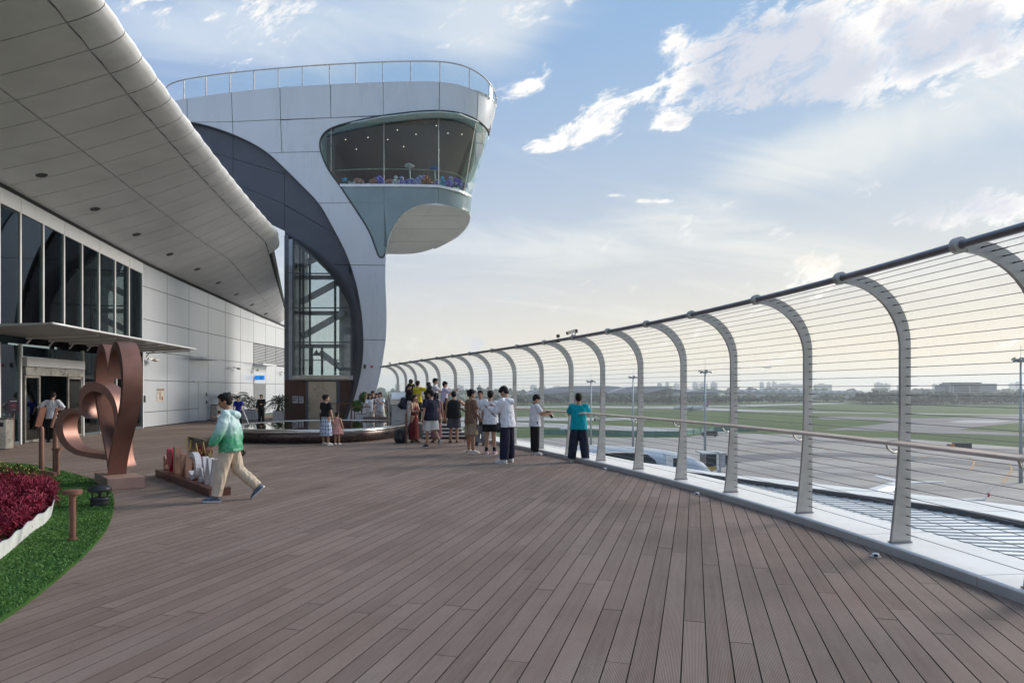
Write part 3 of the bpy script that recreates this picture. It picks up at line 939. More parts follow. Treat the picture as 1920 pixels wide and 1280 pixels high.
# wall cameras and horn lights
for px, py in ((276, 674), (437, 690), (473, 693), (526, 698)):
    Y = wallD(px); z = zat(px, py); X = wallX(Y) + 0.04
    mb = MB(); mb.bar((X, Y, z + 0.05), (X + 0.32, Y, z + 0.02), 0.05, 0.05); mb.ball((X + 0.34, Y - 0.06, z - 0.03), (0.13, 0.17, 0.07), 10, 6); mb.bar((X + 0.2, Y - 0.35, z + 0.03), (X + 0.34, Y + 0.3, z - 0.01), 0.07, 0.05)
    mb.build('wall_camera', M_steel, term, world=True, smooth=False)
# blue toilet sign sticking out from the wall
Yt = wallD(480) - 0.3; zt = zat(480, 708)
sg = empty('toilet_sign', (wallX(Yt) + 0.04, Yt, zt), label='small blue illuminated toilet sign projecting from the white panel wall', cat='sign')
mb = MB(); mb.bbox((0.33, 0, 0), (0.62, 0.10, 0.30), 0.015)
m_bl = bpy.data.materials.new('lit_blue_sign'); m_bl.use_nodes = True
_b = m_bl.node_tree.nodes['Principled BSDF']; _b.inputs['Base Color'].default_value = (0.01, 0.22, 0.65, 1); _b.inputs['Emission Color'].default_value = (0.01, 0.25, 0.8, 1); _b.inputs['Emission Strength'].default_value = 0.35
mb.build('sign_box', m_bl, sg)
for xx, w in ((0.37, 0.05), (0.48, 0.06)):
    mb = MB(); mb.ball((xx, -0.053, 0.075), (0.022, 0.006, 0.022), 10, 6); mb.add([(xx - w / 2, -0.054, 0.045), (xx + w / 2, -0.054, 0.045), (xx + w * .35, -0.054, -0.09), (xx - w * .35, -0.054, -0.09)], [(0, 1, 2, 3)])
    mb.build('pictogram', M_black, sg, fix=False)
mb = MB(); mb.bar((-0.01, 0, 0), (0.03, 0, 0), 0.06, 0.12); mb.build('bracket', M_steel, sg)

# ------------------------------------------------------------------ observation tower
K_T = 36.95
SIL = ([120, 193, 217, 245, 279, 365, 391, 420], [933, 931.5, 927.5, 919.5, 909.5, 885.5, 883.5, 884])
def dsurf(px, py):
    k = (px - 960) / F
    d = K_T / (1 + 0.16 * k)
    s = float(np.interp(py, SIL[0], SIL[1])); w = 108.0
    t = (px - (s - w)) / w
    if t > 0 and py < 430:
        t = min(t, 1.0); d += 3.0 * (1 - math.sqrt(max(0.0, 1 - t * t)))
    tl = (345 - px) / 36.0
    if tl > 0: d += 1.6 * (1 - math.sqrt(max(0.0, 1 - min(tl, 1) ** 2)))
    return d
def clip(poly, cell):
    """Sutherland-Hodgman: polygon against a convex cell (counter-clockwise in x right, y up sense handled by sign)"""
    area = sum(cell[i][0] * cell[(i + 1) % len(cell)][1] - cell[(i + 1) % len(cell)][0] * cell[i][1] for i in range(len(cell)))
    sg_ = 1 if area > 0 else -1
    out = list(poly)
    for i in range(len(cell)):
        a, b = cell[i], cell[(i + 1) % len(cell)]
        inp, out = out, []
        if not inp: break
        def side(p): return sg_ * ((b[0] - a[0]) * (p[1] - a[1]) - (b[1] - a[1]) * (p[0] - a[0]))
        for j in range(len(inp)):
            p, q = inp[j - 1], inp[j]
            sp, sq = side(p), side(q)
            if (sp >= 0) != (sq >= 0):
                t = sp / (sp - sq); out.append((p[0] + (q[0] - p[0]) * t, p[1] + (q[1] - p[1]) * t))
            if sq >= 0: out.append(q)
    return out
def chaikin(pts, it=1):
    for _ in range(it):
        q = [pts[0]]
        for a, b in zip(pts[:-1], pts[1:]):
            q += [(a[0] * .75 + b[0] * .25, a[1] * .75 + b[1] * .25), (a[0] * .25 + b[0] * .75, a[1] * .25 + b[1] * .75)]
        pts = q + [pts[-1]]
    return pts
def patch(poly, depth, back, step=14.0, split=True):
    """curved plate: outline traced as directions, laid on the surface `depth`, thickened backwards"""
    bm = bmesh.new()
    x0 = min(p[0] for p in poly); x1 = max(p[0] for p in poly); y0 = min(p[1] for p in poly); y1 = max(p[1] for p in poly)
    cache = {}
    def vert(p):
        key = (round(p[0], 2), round(p[1], 2))
        if key not in cache: cache[key] = bm.verts.new(U(p[0], p[1], depth(p[0], p[1])))
        return cache[key]
    gx = [x0 + i * step for i in range(int((x1 - x0) / step) + 2)]
    gy = [y0 - 1, y1 + 1] if not split else [y0 + i * step * 1.6 for i in range(int((y1 - y0) / (step * 1.6)) + 2)]
    for a, b in zip(gx[:-1], gx[1:]):
        for c, e in zip(gy[:-1], gy[1:]):
            q = clip(poly, [(a, c), (b, c), (b, e), (a, e)])
            vv = []
            for p in q:
                w = vert(p)
                if not vv or vv[-1] is not w: vv.append(w)
            if len(vv) > 2 and vv[0] is vv[-1]: vv.pop()
            seen = []; [seen.append(w) for w in vv if w not in seen]
            if len(seen) >= 3:
                try: bm.faces.new(seen)
                except ValueError: pass
    bm.verts.index_update()
    front = list(bm.faces)
    bv = Vector(back)
    bmap = {v: bm.verts.new(v.co + bv) for v in list(bm.verts)}
    bound = [e for e in bm.edges if len(e.link_faces) == 1]
    for f in front:
        try: bm.faces.new([bmap[v] for v in reversed(f.verts)])
        except ValueError: pass
    for e in bound:
        a, b = e.verts
        try: bm.faces.new([a, b, bmap[b], bmap[a]])
        except ValueError: pass
    bmesh.ops.recalc_face_normals(bm, faces=bm.faces[:])
    bm.verts.index_update()
    mb = MB(); mb.add([v.co.copy() for v in bm.verts], [[v.index for v in f.verts] for f in bm.faces]); bm.free()
    return mb

tower = empty('observation_tower', (-9, 39, 0), label='white sculptural observation tower with curved stem and glazed cantilevered lounge', cat='tower')
parapet = [(318, 191), (332, 188), (348, 185), (430.6, 173.5), (478.8, 168.3), (523.5, 164.2), (618, 158.4), (717.7, 153.8), (780, 152.8), (824.3, 153.2), (855, 157.5), (877.6, 164.2), (900, 175), (918.8, 186.6), (931, 194)]
glass_left = [(917, 255), (915.4, 243.3), (898.2, 226.1), (863.8, 211.3), (824.3, 207.2), (781.3, 208.9), (717.7, 216.5), (661, 227.8), (619.7, 239.9), (606, 251), (600, 263), (599.4, 275), (603, 291), (616.3, 320.7), (635.2, 344.7), (657.5, 379), (692, 430.7), (705.6, 468.5), (709, 479), (714, 483), (719, 482), (722.5, 474)]
stem_right = [(723.4, 484), (722.8, 495), (722.5, 529), (724.4, 567), (725, 598), (723.8, 635.6), (718.8, 667), (715.6, 689), (709.4, 717), (704.7, 736), (697, 762), (689, 786)]
arc = [(651, 786), (658, 762), (665.6, 738.8), (675, 701), (679.7, 667), (680.3, 635.6), (678, 595), (670.3, 545), (661, 512), (656, 496.6), (643.8, 465), (623, 427), (599, 382.5), (568.1, 351.6), (526.9, 310.3), (492.5, 279.4), (437.5, 251.9), (379, 233), (351.6, 229.5), (318, 229)]
gl_s = chaikin(glass_left, 2); arc_s = chaikin(arc, 2); par_s = chaikin(parapet, 1)
W = par_s + [(927.5, 217), (919.5, 245)] + gl_s + chaikin(stem_right, 1) + arc_s
def quadgap(q, g=0.55):
    cx = sum(p[0] for p in q) / len(q); cy = sum(p[1] for p in q) / len(q)
    return [(p[0] + (g if p[0] < cx else -g), p[1] + (g if p[1] < cy else -g)) for p in q]
cells = []
tops = [(300, 300), (348, 351.6), (430.6, 436), (523.5, 526), (618, 620.5), (717.7, 719), (824.3, 823), (899, 893), (945, 945)]
hy = {0: 229.6, 1: 229.5, 2: 228.5, 3: 224.4, 4: 221, 5: 216.5}
for i in range(len(tops) - 1):
    a, b = tops[i], tops[i + 1]
    ya = hy.get(i, 262); yb = hy.get(i + 1, 262)
    if i == 5: ya = 262
    if i >= 5: ya = yb = 262
    cells.append([(a[0], 100), (b[0], 100), (b[1], yb), (a[1], ya)])
cells += [[(300, 229.6), (436, 228.5), (438, 290), (300, 290)], [(436, 228.5), (526, 224.4), (528.5, 286), (438, 290)], [(526, 224.4), (620.5, 221), (719, 216.5), (719, 282), (528.5, 286)],
          [(480, 287), (720, 282), (720, 380.3), (480, 381.7)], [(560, 381.2), (725, 380), (725, 497.6), (560, 495)], [(600, 495.6), (740, 497.8), (740, 638), (600, 635)], [(600, 635), (740, 638), (740, 800), (600, 800)]]
for c in cells:
    poly = clip(W, quadgap(c))
    if len(poly) < 3: continue
    patch(poly, dsurf, (0, 0.05, 0)).build('facade_panel', M_tower, tower, world=True, smooth=True, sharp=35)
patch(W, lambda x, y: dsurf(x, y) + 0.045, (-0.05, 0.25, 0)).build('panel_backing', M_dark, tower, world=True)
# solid stem behind the skin
stem = [(722, 484)] + [(x - 1.0, y) for x, y in chaikin(stem_right, 1)] + [(x + 2, y) for x, y in arc_s if y > 400] + [(612, 395), (660, 388), (700, 460)]
patch(stem, lambda x, y: dsurf(x, y) + 0.3, (-1.6, 5.0, 0), step=30).build('stem_core', M_tower, tower, world=True)
# dark slate flank inside the arch
inner = [(534, 433), (556, 444), (578, 457.5), (603, 475), (628, 496), (642, 511), (653, 528), (664, 549), (670, 566), (674, 590), (675.5, 620), (676, 650), (674, 690), (668, 722), (655, 762), (646, 786)]
inn_s = chaikin(inner, 2)
Dk = [(318, 229)] + list(reversed(arc_s))[0:] + list(reversed(inn_s)) + [(489, 411), (400, 370), (318, 330)]
dsl = lambda x, y: dsurf(x, y) + 0.30
sl_cells = [[(300, 200), (437, 200), (437, 298), (300, 258)], [(300, 258), (437, 298), (437, 343), (300, 300)], [(300, 300), (437, 343), (437, 480), (300, 480)],
            [(437, 200), (533, 200), (533, 326), (437, 298)], [(437, 298), (533, 326), (533, 382.5), (437, 343)], [(437, 343), (533, 382.5), (533, 480), (437, 480)],
            [(533, 200), (640, 200), (640, 392), (533, 326)], [(533, 326), (640, 392), (640, 445), (533, 382.5)], [(533, 382.5), (640, 445), (700, 480), (700, 497), (533, 495)],
            [(600, 496), (700, 498), (700, 572), (600, 570)], [(600, 570), (700, 572), (700, 640), (600, 638)], [(600, 638), (700, 640), (700, 800), (600, 800)]]
for c in sl_cells:
    poly = clip(Dk, quadgap(c, 0.35))
    if len(poly) < 3: continue
    patch(poly, dsl, (0, 0.05, 0)).build('slate_panel', M_slate, tower, world=True)
patch(Dk, lambda x, y: dsurf(x, y) + 0.36, (0, 0.2, 0)).build('slate_backing', M_dark, tower, world=True)
# rolled edge of the arch: leads back to the lift glazing
tube_in = [(534, 443), (548, 453), (562.5, 464), (577, 475), (590.6, 487), (604, 499), (615.6, 511), (625, 523), (634, 536), (646, 555), (655, 574), (659, 595), (660.5, 620), (661, 660), (660.5, 704), (658, 730), (650, 765), (643, 786)]
ta, tb = chaikin(inner, 1), chaikin(tube_in, 1)
def resample(pts, n):
    L = [0]
    for a, b in zip(pts[:-1], pts[1:]): L.append(L[-1] + math.hypot(b[0] - a[0], b[1] - a[1]))
    return [(float(np.interp(L[-1] * i / n, L, [p[0] for p in pts])), float(np.interp(L[-1] * i / n, L, [p[1] for p in pts]))) for i in range(n + 1)]
NA = 40
ra, rb = resample(ta, NA), resample(tb, NA)
brk = [0, 6, 12, 17, 22, 28, 34, NA]
for s0, s1 in zip(brk[:-1], brk[1:]):
    V = []; m = 5
    for i in range(s0, s1 + 1):
        if i == s0: e_ = 0.12
        elif i == s1: e_ = -0.12
        else: e_ = 0
        for j in range(m):
            t = j / (m - 1)
            x = ra[i][0] + (rb[i][0] - ra[i][0]) * t; y = ra[i][1] + (rb[i][1] - ra[i][1]) * t
            dd_ = 0.30 + 0.62 * t ** 1.6 - 0.10 * math.sin(math.pi * t)
            V.append(U(x, y, dsurf(x, y) + dd_))
    mb = MB(); n = s1 - s0 + 1
    mb.add(V, [(i * m + j, i * m + j + 1, (i + 1) * m + j + 1, (i + 1) * m + j) for i in range(n - 1) for j in range(m - 1)])
    mb.build('arch_soffit_panel', M_slate, tower, world=True, smooth=True)

# lounge: glass panes, spandrels, sill band, trims
right_sil = [(917, 255), (909, 279), (884.8, 365), (883, 391)]
sp_bottom = [(881, 399), (874, 394.5), (863.8, 391), (845, 386), (824.3, 382.5), (806, 381.8), (788, 382.5), (764, 392.8), (743.5, 413.5), (729.7, 441), (724.6, 468.5), (722.5, 474)]
Gp = list(reversed(gl_s))[:] ; Gp = gl_s[:]       # from top right round the left to the tail tip
GL = gl_s + list(reversed(chaikin(sp_bottom, 1))) + [(883, 391), (884.8, 365), (909, 279)]
M_loungeglass = glass('lounge_glass', (0.84, 0.93, 0.92), 0.20, 0.0, 0.96)
M_spandrel = mat('spandrel_glass', (0.21, 0.285, 0.295), 0.10, 0.0, 0.08, 0.6, coat=0.3)
sill = [(600, 345), (760, 345), (822, 346.5), (860, 355), (884.5, 365.5), (920, 375)]
def sill_y(x): return float(np.interp(x, [p[0] for p in sill], [p[1] for p in sill]))
vx = [590, 621, 720, 822.5, 893, 940]
for a, b in zip(vx[:-1], vx[1:]):
    slant = -3.0 if a > 800 else 0.0
    c = [(a + 0.3, 190), (b - 0.3, 190), (b - 0.3 + slant * (b > 800), sill_y(b)), (a + 0.3 + slant * (a > 800), sill_y(a))]
    poly = clip(GL, c)
    if len(poly) >= 3: patch(poly, lambda x, y: dsurf(x, y) + 0.02, (0, 0.02, 0)).build('window_pane', M_loungeglass, tower, world=True, smooth=True, sharp=35)
for a, b in ((590, 720), (720, 822.5), (822.5, 940)):
    c = [(a + 0.25, sill_y(a) + 5), (b - 0.25, sill_y(b) + 5), (b - 0.25, 379.8 if b < 800 else 500), (a + 0.25, 379.8 if b < 800 else 500)]
    if b >= 800 and a < 800: c = [(a + .25, sill_y(a) + 5), (b - .25, sill_y(b) + 5), (b - .25, 500), (a + .25, 500)]
    poly = clip(GL, c)
    if len(poly) >= 3: patch(poly, dsurf, (0, 0.05, 0)).build('spandrel_panel', M_spandrel, tower, world=True, smooth=True, sharp=35)
poly = clip(GL, [(590, 380.2), (719.7, 380.2), (730, 500), (590, 500)])
patch(poly, dsurf, (0, 0.05, 0)).build('spandrel_panel', M_spandrel, tower, world=True)
poly = clip(GL, [(720.2, 380.2), (822, 380.2), (822, 500), (729.5, 500)])
if len(poly) > 2: pass
band = clip(GL, [(600, 345.4), (760, 345.4), (822, 346.9), (860, 355.4), (900, 370), (900, 375), (860, 360.2), (822, 351.6), (760, 350), (600, 350)]) if False else None
sb = MB(); pp = [(x, sill_y(x)) for x in np.linspace(637, 884, 34)]
V = []
for x, y in pp:
    d = dsurf(x, y)
    for py, dd_ in ((y, 0.12), (y, -0.05), (y + 4.8, -0.05), (y + 4.8, 0.12)): V.append(U(x, py, d + dd_))
sb.add(V, [(i * 4 + j, i * 4 + (j + 1) % 4, i * 4 + 4 + (j + 1) % 4, i * 4 + 4 + j) for i in range(33) for j in range(4)] + [(0, 1, 2, 3), (135, 134, 133, 132)])
sb.build('sill_band', M_white, tower, world=True)
tr = MB(); tr.sweep([U(x, y, dsurf(x, y) - 0.01) for x, y in gl_s], 0.045, 6); tr.build('window_trim', M_gutter, tower, world=True, smooth=True)
tr = MB(); tr.sweep([U(x, y, dsurf(x, y) - 0.01) for x, y in arc_s if y < 770], 0.04, 6); tr.build('arch_trim', M_gutter, tower, world=True, smooth=True)
for x, yb in ((621, 322), (720, 345), (822.5, 346)):
    ya = float(np.interp(x, [599, 619.7, 661, 717.7, 781, 824], [272, 240, 228, 216.5, 209, 207]))
    t_ = MB(); t_.sweep([U(x, y, dsurf(x, y)) for y in np.linspace(ya, yb, 6)], 0.022, 5); t_.build('glazing_joint', M_steel, tower, world=True)
t_ = MB(); t_.sweep([U(893 - (y - 226) * 0.17, y, dsurf(893 - (y - 226) * .17, y)) for y in np.linspace(226, 366, 8)], 0.022, 5); t_.build('glazing_joint', M_steel, tower, world=True)
# lounge ceiling / floor / rear wall
def onz(pts, z): return [Vector(((x - 960) / F * ((z - HC) * F / (HY - y)), (z - HC) * F / (HY - y), z)) for x, y in pts]
M_loungeceil = mat('lounge_ceiling', (0.13, 0.076, 0.055), 0.45, 0, 0.25, 0.25, stretch=(1.0, 0.35, 1))
M_teal = mat('lounge_reveal', (0.42, 0.52, 0.52), 0.5)
cz = 16.55
ce = onz(chaikin([(613, 258), (660, 246), (717, 235.5), (780, 227), (824, 224.5), (862, 230), (885, 240), (902, 256), (905, 272), (900, 292), (888, 314), (868, 336), (858, 352), (700, 352), (622, 352), (614, 320), (611, 285), (613, 258)], 1)[:-1], cz)
mb = MB(); mb.prism(ce, (0, 0, 0.06)); mb.build('lounge_ceiling', M_loungeceil, tower, world=True)
rv = onz([(603, 262), (622, 243), (661, 231), (717, 220), (781, 212.5), (824, 210.5), (862, 214.5), (897, 229.5), (912, 246), (905, 285), (886, 335), (870, 352), (640, 352), (606, 300)], cz + 0.10)
mb = MB(); mb.prism(rv, (0, 0, 0.06)); mb.build('lounge_reveal', M_teal, tower, world=True)
fz = 13.02
fl = [(x, y) for x, y in pp]
fv = [U(x, y, dsurf(x, y) + 0.15) for x, y in fl]
fpoly = [Vector((p.x, p.y, fz - 0.1)) for p in fv] + [Vector((fv[-1].x - 2.5, fv[-1].y + 9, fz - 0.1)), Vector((fv[0].x - 2, fv[0].y + 11, fz - 0.1))]
mb = MB(); mb.prism(fpoly, (0, 0, 0.1)); mb.build('lounge_floor', M_soffit, tower, world=True)
mb = MB(); a_ = U(628, 300, 41.5); mb.add([(a_.x, 41.5, 12.9), (a_.x, 41.5, 18), (a_.x - 0.5, 51, 18), (a_.x - 0.5, 51, 12.9)], [(0, 1, 2, 3)]); mb.add([(a_.x - 0.5, 51, 12.9), (a_.x - 0.5, 51, 18), (-7.2, 51, 18), (-7.2, 51, 12.9)], [(0, 1, 2, 3)])
mb.build('lounge_rear_wall', M_loungeceil, tower, world=True)
# lounge handrail and downlights
hr = MB(); hp = [(628, 320), (680, 317), (760, 317), (815, 319), (845, 323), (866, 332), (874, 345)]
hr.sweep([U(x, y, dsurf(x, y) + 0.5) for x, y in chaikin(hp, 2)], 0.035, 6); hr.build('lounge_handrail', M_hand, tower, world=True, smooth=True)
lampm = bpy.data.materials.new('lounge_lamp_lit'); lampm.use_nodes = True
_lb = lampm.node_tree.nodes['Principled BSDF']; _lb.inputs['Emission Color'].default_value = (1.0, 0.86, 0.66, 1); _lb.inputs['Emission Strength'].default_value = 1.0
for x, y in ((648, 262), (690, 258), (745, 244), (757, 275), (780, 252), (818, 236), (840, 250), (866, 252), (727, 262), (668, 280)):
    q = onz([(x, y)], cz - 0.012)[0]; mb = MB(); mb.lathe([(0.028, -0.012), (0.028, 0.012)], 10, q); mb.build('ceiling_lamp', lampm, tower, world=True)
tbm = mat('lounge_furniture', (0.05, 0.04, 0.035), 0.5)
for x in (655, 700, 800, 848):
    q = U(x, 330, dsurf(x, 330) + 3.2); mb = MB(); mb.lathe([(0.28, 0.0), (0.05, 0.03), (0.05, 1.0), (0.38, 1.02), (0.38, 1.06)], 14, (q.x, q.y, fz)); mb.build('lounge_table', tbm, tower, world=True)
# pod underside in panels
under = chaikin([(724.6, 476), (724.8, 466), (730, 441), (743.8, 413.8), (764.2, 393.2), (788, 383), (806, 382.2), (824.3, 382.9), (845, 386.4), (863.8, 391.4), (874, 395), (881, 401), (881, 410), (877, 421), (867, 434), (856, 443.5), (839.7, 453), (820, 463), (798.5, 471), (780, 475), (764, 476.4), (742, 476.6)], 1)
UZ = 12.0
seam_l = [(819, 378), (738, 476)]
rowsu = [370, 405, 429, 453, 485]
left_half = [(700, 370), (825, 370), (736, 480), (700, 480)]; right_half = [(825, 370), (900, 370), (900, 480), (736, 480)]
M_under = mat('underside_panel', (0.58, 0.575, 0.545), 0.42, 0, 0.05, 0.4)
for half in (left_half, right_half):
    h_ = clip(under, quadgap(half, 0.3))
    for r0, r1 in zip(rowsu[:-1], rowsu[1:]):
        q = clip(h_, [(690, r0 + 0.2), (910, r0 + 0.2), (910, r1 - 0.2), (690, r1 - 0.2)])
        if len(q) >= 3:
            mb = MB(); mb.prism(onz(q, UZ), (0, 0, 0.06)); mb.build('underside_panel', M_under, tower, world=True)
mb = MB(); mb.prism(onz(under, UZ + 0.07), (0, 0, 0.05)); mb.build('underside_backing', M_dark, tower, world=True)
# skirt that closes the spandrel edge against the underside
sp = chaikin(sp_bottom, 1); V = []
for x, y in sp: V += [U(x, y, dsurf(x, y)), onz([(x, y + 0.4)], UZ + 0.02)[0]]
mb = MB(); mb.add(V, [(2 * i, 2 * i + 1, 2 * i + 3, 2 * i + 2) for i in range(len(sp) - 1)]); mb.build('underside_rim', M_white, tower, world=True)
rt = MB(); rt.sweep([p + Vector((0, 0, -0.02)) for p in onz(under[:36], UZ)], 0.06, 6); rt.build('underside_edge', M_white, tower, world=True, smooth=True)
# roof slab and glass parapet
zr = 18.2
rp = [U(x, y, dsurf(x, y) + 0.15) for x, y in par_s]
roofp = [Vector((p.x, p.y, zr)) for p in rp] + [Vector((rp[-1].x - 1.5, rp[-1].y + 6, zr)), Vector((-8, 53, zr)), Vector((-22, 52, zr))]
mb = MB(); mb.prism(roofp, (0, 0, 0.2)); mb.build('roof_slab', M_soffit, tower, world=True)
toprail = chaikin([(317, 186), (311, 172), (311, 163.5), (322, 156), (345, 149.5), (385, 143), (430, 137), (524, 128), (618, 121.2), (717, 116.3), (770, 115), (826, 115.2), (868, 122), (903, 140), (924, 163), (931.5, 186)], 2)
def drail(x, y): return dsurf(max(x, 312), 150) + (0.0 if x > 318 else (318 - x) * 0.2)
rl = MB(); rl.sweep([U(x, y, dsurf(min(x, 931), 150 if y < 190 else y)) for x, y in toprail], 0.04, 6); rl.build('parapet_rail', M_steel, tower, world=True, smooth=True)
pxs = [345, 386, 431, 476, 522, 567, 618, 667, 717.7, 770, 825, 880, 917, 930]
def ytop(x): return float(np.interp(x, [322, 345, 385, 430, 524, 618, 717, 770, 826, 868, 903, 924, 931.5], [156, 149.8, 143, 137, 128, 121.2, 116.3, 115, 115.4, 123, 141, 164, 184]))
def ybot(x): return float(np.interp(x, [p[0] for p in parapet], [p[1] for p in parapet]))
M_parglass = glass('parapet_glass', (0.93, 0.98, 0.97), 0.35, 0.0, 0.97)
for x in pxs:
    d = dsurf(x, 150); mb = MB(); mb.bar(U(x, ybot(x) + 1, d + 0.02), U(x, ytop(x), d + 0.02), 0.05, 0.07); mb.build('parapet_post', M_steel, tower, world=True)
for a, b in zip(pxs[:-1], pxs[1:]):
    n = 4; V = []
    for i in range(n + 1):
        x = a + 1.2 + (b - a - 2.4) * i / n; d = dsurf(x, 150) - 0.03
        V += [U(x, ybot(x) - 1, d), U(x, ytop(x) + 2.5, d)]
    mb = MB(); mb.add(V, [(2 * i, 2 * i + 1, 2 * i + 3, 2 * i + 2) for i in range(n)]); mb.build('parapet_pane', M_parglass, tower, world=True)
lp = U(541, 160, 40.5); mb = MB(); mb.sweep([(lp.x, lp.y, 18.4), (lp.x + 0.1, lp.y, 19.6)], 0.06, 6); mb.box((lp.x - 0.05, lp.y, 19.5), (0.35, 0.2, 0.25)); mb.build('roof_camera', M_steel, tower, world=True)
# flower arrangements behind the lounge glass
fm = {'blue': (0.16, 0.46, 0.78), 'violet': (0.36, 0.22, 0.72), 'lilac': (0.55, 0.47, 0.80), 'coral': (0.75, 0.32, 0.26), 'rust': (0.55, 0.18, 0.08), 'white': (0.8, 0.77, 0.73)}
rnd = random.Random(11)
seqf = ['blue', 'blue', 'white', 'coral', 'lilac', 'white', 'coral', 'violet', 'violet', 'coral', 'white', 'lilac', 'violet', 'violet', 'lilac', 'lilac', 'rust', 'rust', 'violet', 'blue', 'violet', 'lilac', 'violet', 'violet']
ordn = ['first', 'second', 'third', 'fourth', 'fifth', 'sixth', 'seventh', 'eighth', 'ninth', 'tenth']
cnt = {}
for i, c in enumerate(seqf):
    x = 642 + (868 - 642) * i / (len(seqf) - 1)
    p = U(x, sill_y(x), dsurf(x, 340) + 0.75); p.z = fz
    cnt[c] = cnt.get(c, 0) + 1
    e = empty('flower_bouquet', p, label='%s %s flower bouquet from the left along the lounge window sill' % (ordn[cnt[c] - 1], c), cat='flowers', group='flowers behind the lounge window')
    mb = MB()
    hgt = rnd.uniform(0.45, 0.8)
    for q in range(9):
        mb.ball((rnd.uniform(-.22, .22), rnd.uniform(-.15, .15), hgt * rnd.uniform(0.35, 1.0)), rnd.uniform(0.08, 0.13), 7, 5)
    mb.build('blossoms', mat('petal_' + c, fm[c], 0.7, 0, 0.4, 9.0), e)
    mb = MB()
    for q in range(4): mb.sweep([(rnd.uniform(-.08, .08), 0, 0), (rnd.uniform(-.2, .2), rnd.uniform(-.1, .1), hgt * .7)], 0.012, 4)
    mb.build('stems', mat('flower_stem', (0.12, 0.2, 0.08), 0.7), e)
for x, h, c, lab in ((768, 1.25, (0.68, 0.60, 0.52), 'tall cream paper flower rising above the window flowers'), (815, 1.05, (0.16, 0.22, 0.5), 'tall blue paper flower rising beside the lounge handrail')):
    p = U(x, sill_y(x), dsurf(x, 340) + 0.6); p.z = fz
    e = empty('giant_flower', p, label=lab, cat='flower')
    mb = MB()
    for q in range(11):
        a = q * 0.571; mb.ball((0.16 * math.cos(a), 0.10 * math.sin(a), h + 0.05 * (q % 3)), (0.13, 0.10, 0.07), 8, 5)
    mb.build('petals', mat('giant_petal_%d' % x, c, 0.7), e)
    mb = MB(); mb.sweep([(0, 0, 0), (0.03, 0, h * .5), (0, 0, h)], 0.025, 5); mb.ball((0.1, 0, h * .45), (0.12, 0.03, 0.05), 6, 4); mb.ball((-0.1, 0, h * .3), (0.12, 0.03, 0.05), 6, 4); mb.build('stem', M_white, e)

# lift front under the arch
DE = 39.35
def rect(px0, py0, px1, py1, d, th):
    a = U(px0, py0, d); b = U(px1, py1, d)
    return MB().box(((a.x + b.x) / 2, d + th / 2, (a.z + b.z) / 2), (abs(b.x - a.x), th, abs(a.z - b.z)))
M_frame = mat('lift_frame', (0.10, 0.11, 0.13), 0.4, 0.4)
M_frame2 = mat('lift_cladding', (0.32, 0.35, 0.39), 0.35, 0.3)
M_liftglass = glass('lift_glass', (0.93, 0.96, 0.97), 0.45, 0.0, 0.97)
rect(533, 441, 541, 786, DE, 2.5).build('corner_post', M_frame, tower, world=True)
for y0, y1 in ((448, 511), (512, 576), (577, 640), (641, 711.5)): rect(541.3, y0, 548, y1, DE + 0.02, 0.3).build('cladding_panel', M_frame2, tower, world=True)
rect(548, 446, 550, 704, DE - 0.02, 0.2).build('mullion', M_frame, tower, world=True)
rect(657, 560, 664, 790, DE + 0.02, 0.4).build('mullion', M_frame, tower, world=True)
for y0, y1 in ((441, 511.5), (513.5, 576), (578, 640.5), (642.5, 703)):
    rect(550.2, y0, 657, y1, DE + 0.05, 0.02).build('lift_pane', M_liftglass, tower, world=True)
for y in (511.5, 576, 640.5): rect(550, y, 657, y + 2, DE, 0.12).build('transom', M_frame, tower, world=True)
rect(549, 703.5, 662, 712, DE - 0.35, 0.6).build('lift_beam', mat('lift_beam', (0.40, 0.41, 0.42), 0.35, 0.3), tower, world=True)
rect(552, 706, 655, 709.5, DE - 0.42, 0.06).build('beam_light', M_steel, tower, world=True)
# shaft interior
rect(541, 440, 664, 703, DE + 3.4, 0.2).build('shaft_rear_wall', mat('shaft_wall', (0.42, 0.45, 0.47), 0.6), tower, world=True) if False else None
for a, b in (((565, 566), (632, 530)), ((566, 631), (645, 586)), ((560, 500), (600, 480)), ((600, 660), (640, 690))):
    MB().bar(U(a[0], a[1], DE + 1.7), U(b[0], b[1], DE + 1.7), 0.25, 0.34).build('shaft_brace', mat('shaft_brace', (0.80, 0.82, 0.83), 0.5), tower, world=True)
for x, y1 in ((563, 452), (569, 452), (581, 452), (628.5, 520), (604, 652), (585, 652)):
    MB().bar(U(x, 703, DE + 1.5), U(x, y1, DE + 1.5), 0.11, 0.14).build('lift_rail', M_frame, tower, world=True)
for y in (516, 583, 645): rect(563, y, 648, y + 7, DE + 1.9, 0.3).build('shaft_beam', mat('shaft_beam', (0.45, 0.47, 0.48), 0.5), tower, world=True)
rect(563, 674, 640, 676, DE + 1.6, 0.1).build('shaft_handrail', M_steel, tower, world=True)
rect(545, 440, 662, 704, DE + 4.2, 0.2).build('shaft_rear_wall', glass('rear_glass', (0.88, 0.93, 0.93), 0.3, 0.0, 0.95), tower, world=True)
rect(541, 440, 563, 703, DE + 2.6, 1.6).build('shaft_side_wall', mat('shaft_wall', (0.74, 0.76, 0.77), 0.6), tower, world=True)
rect(636, 520, 662, 703, DE + 2.2, 1.6).build('shaft_side_wall', mat('shaft_wall', (0.74, 0.76, 0.77), 0.6), tower, world=True)
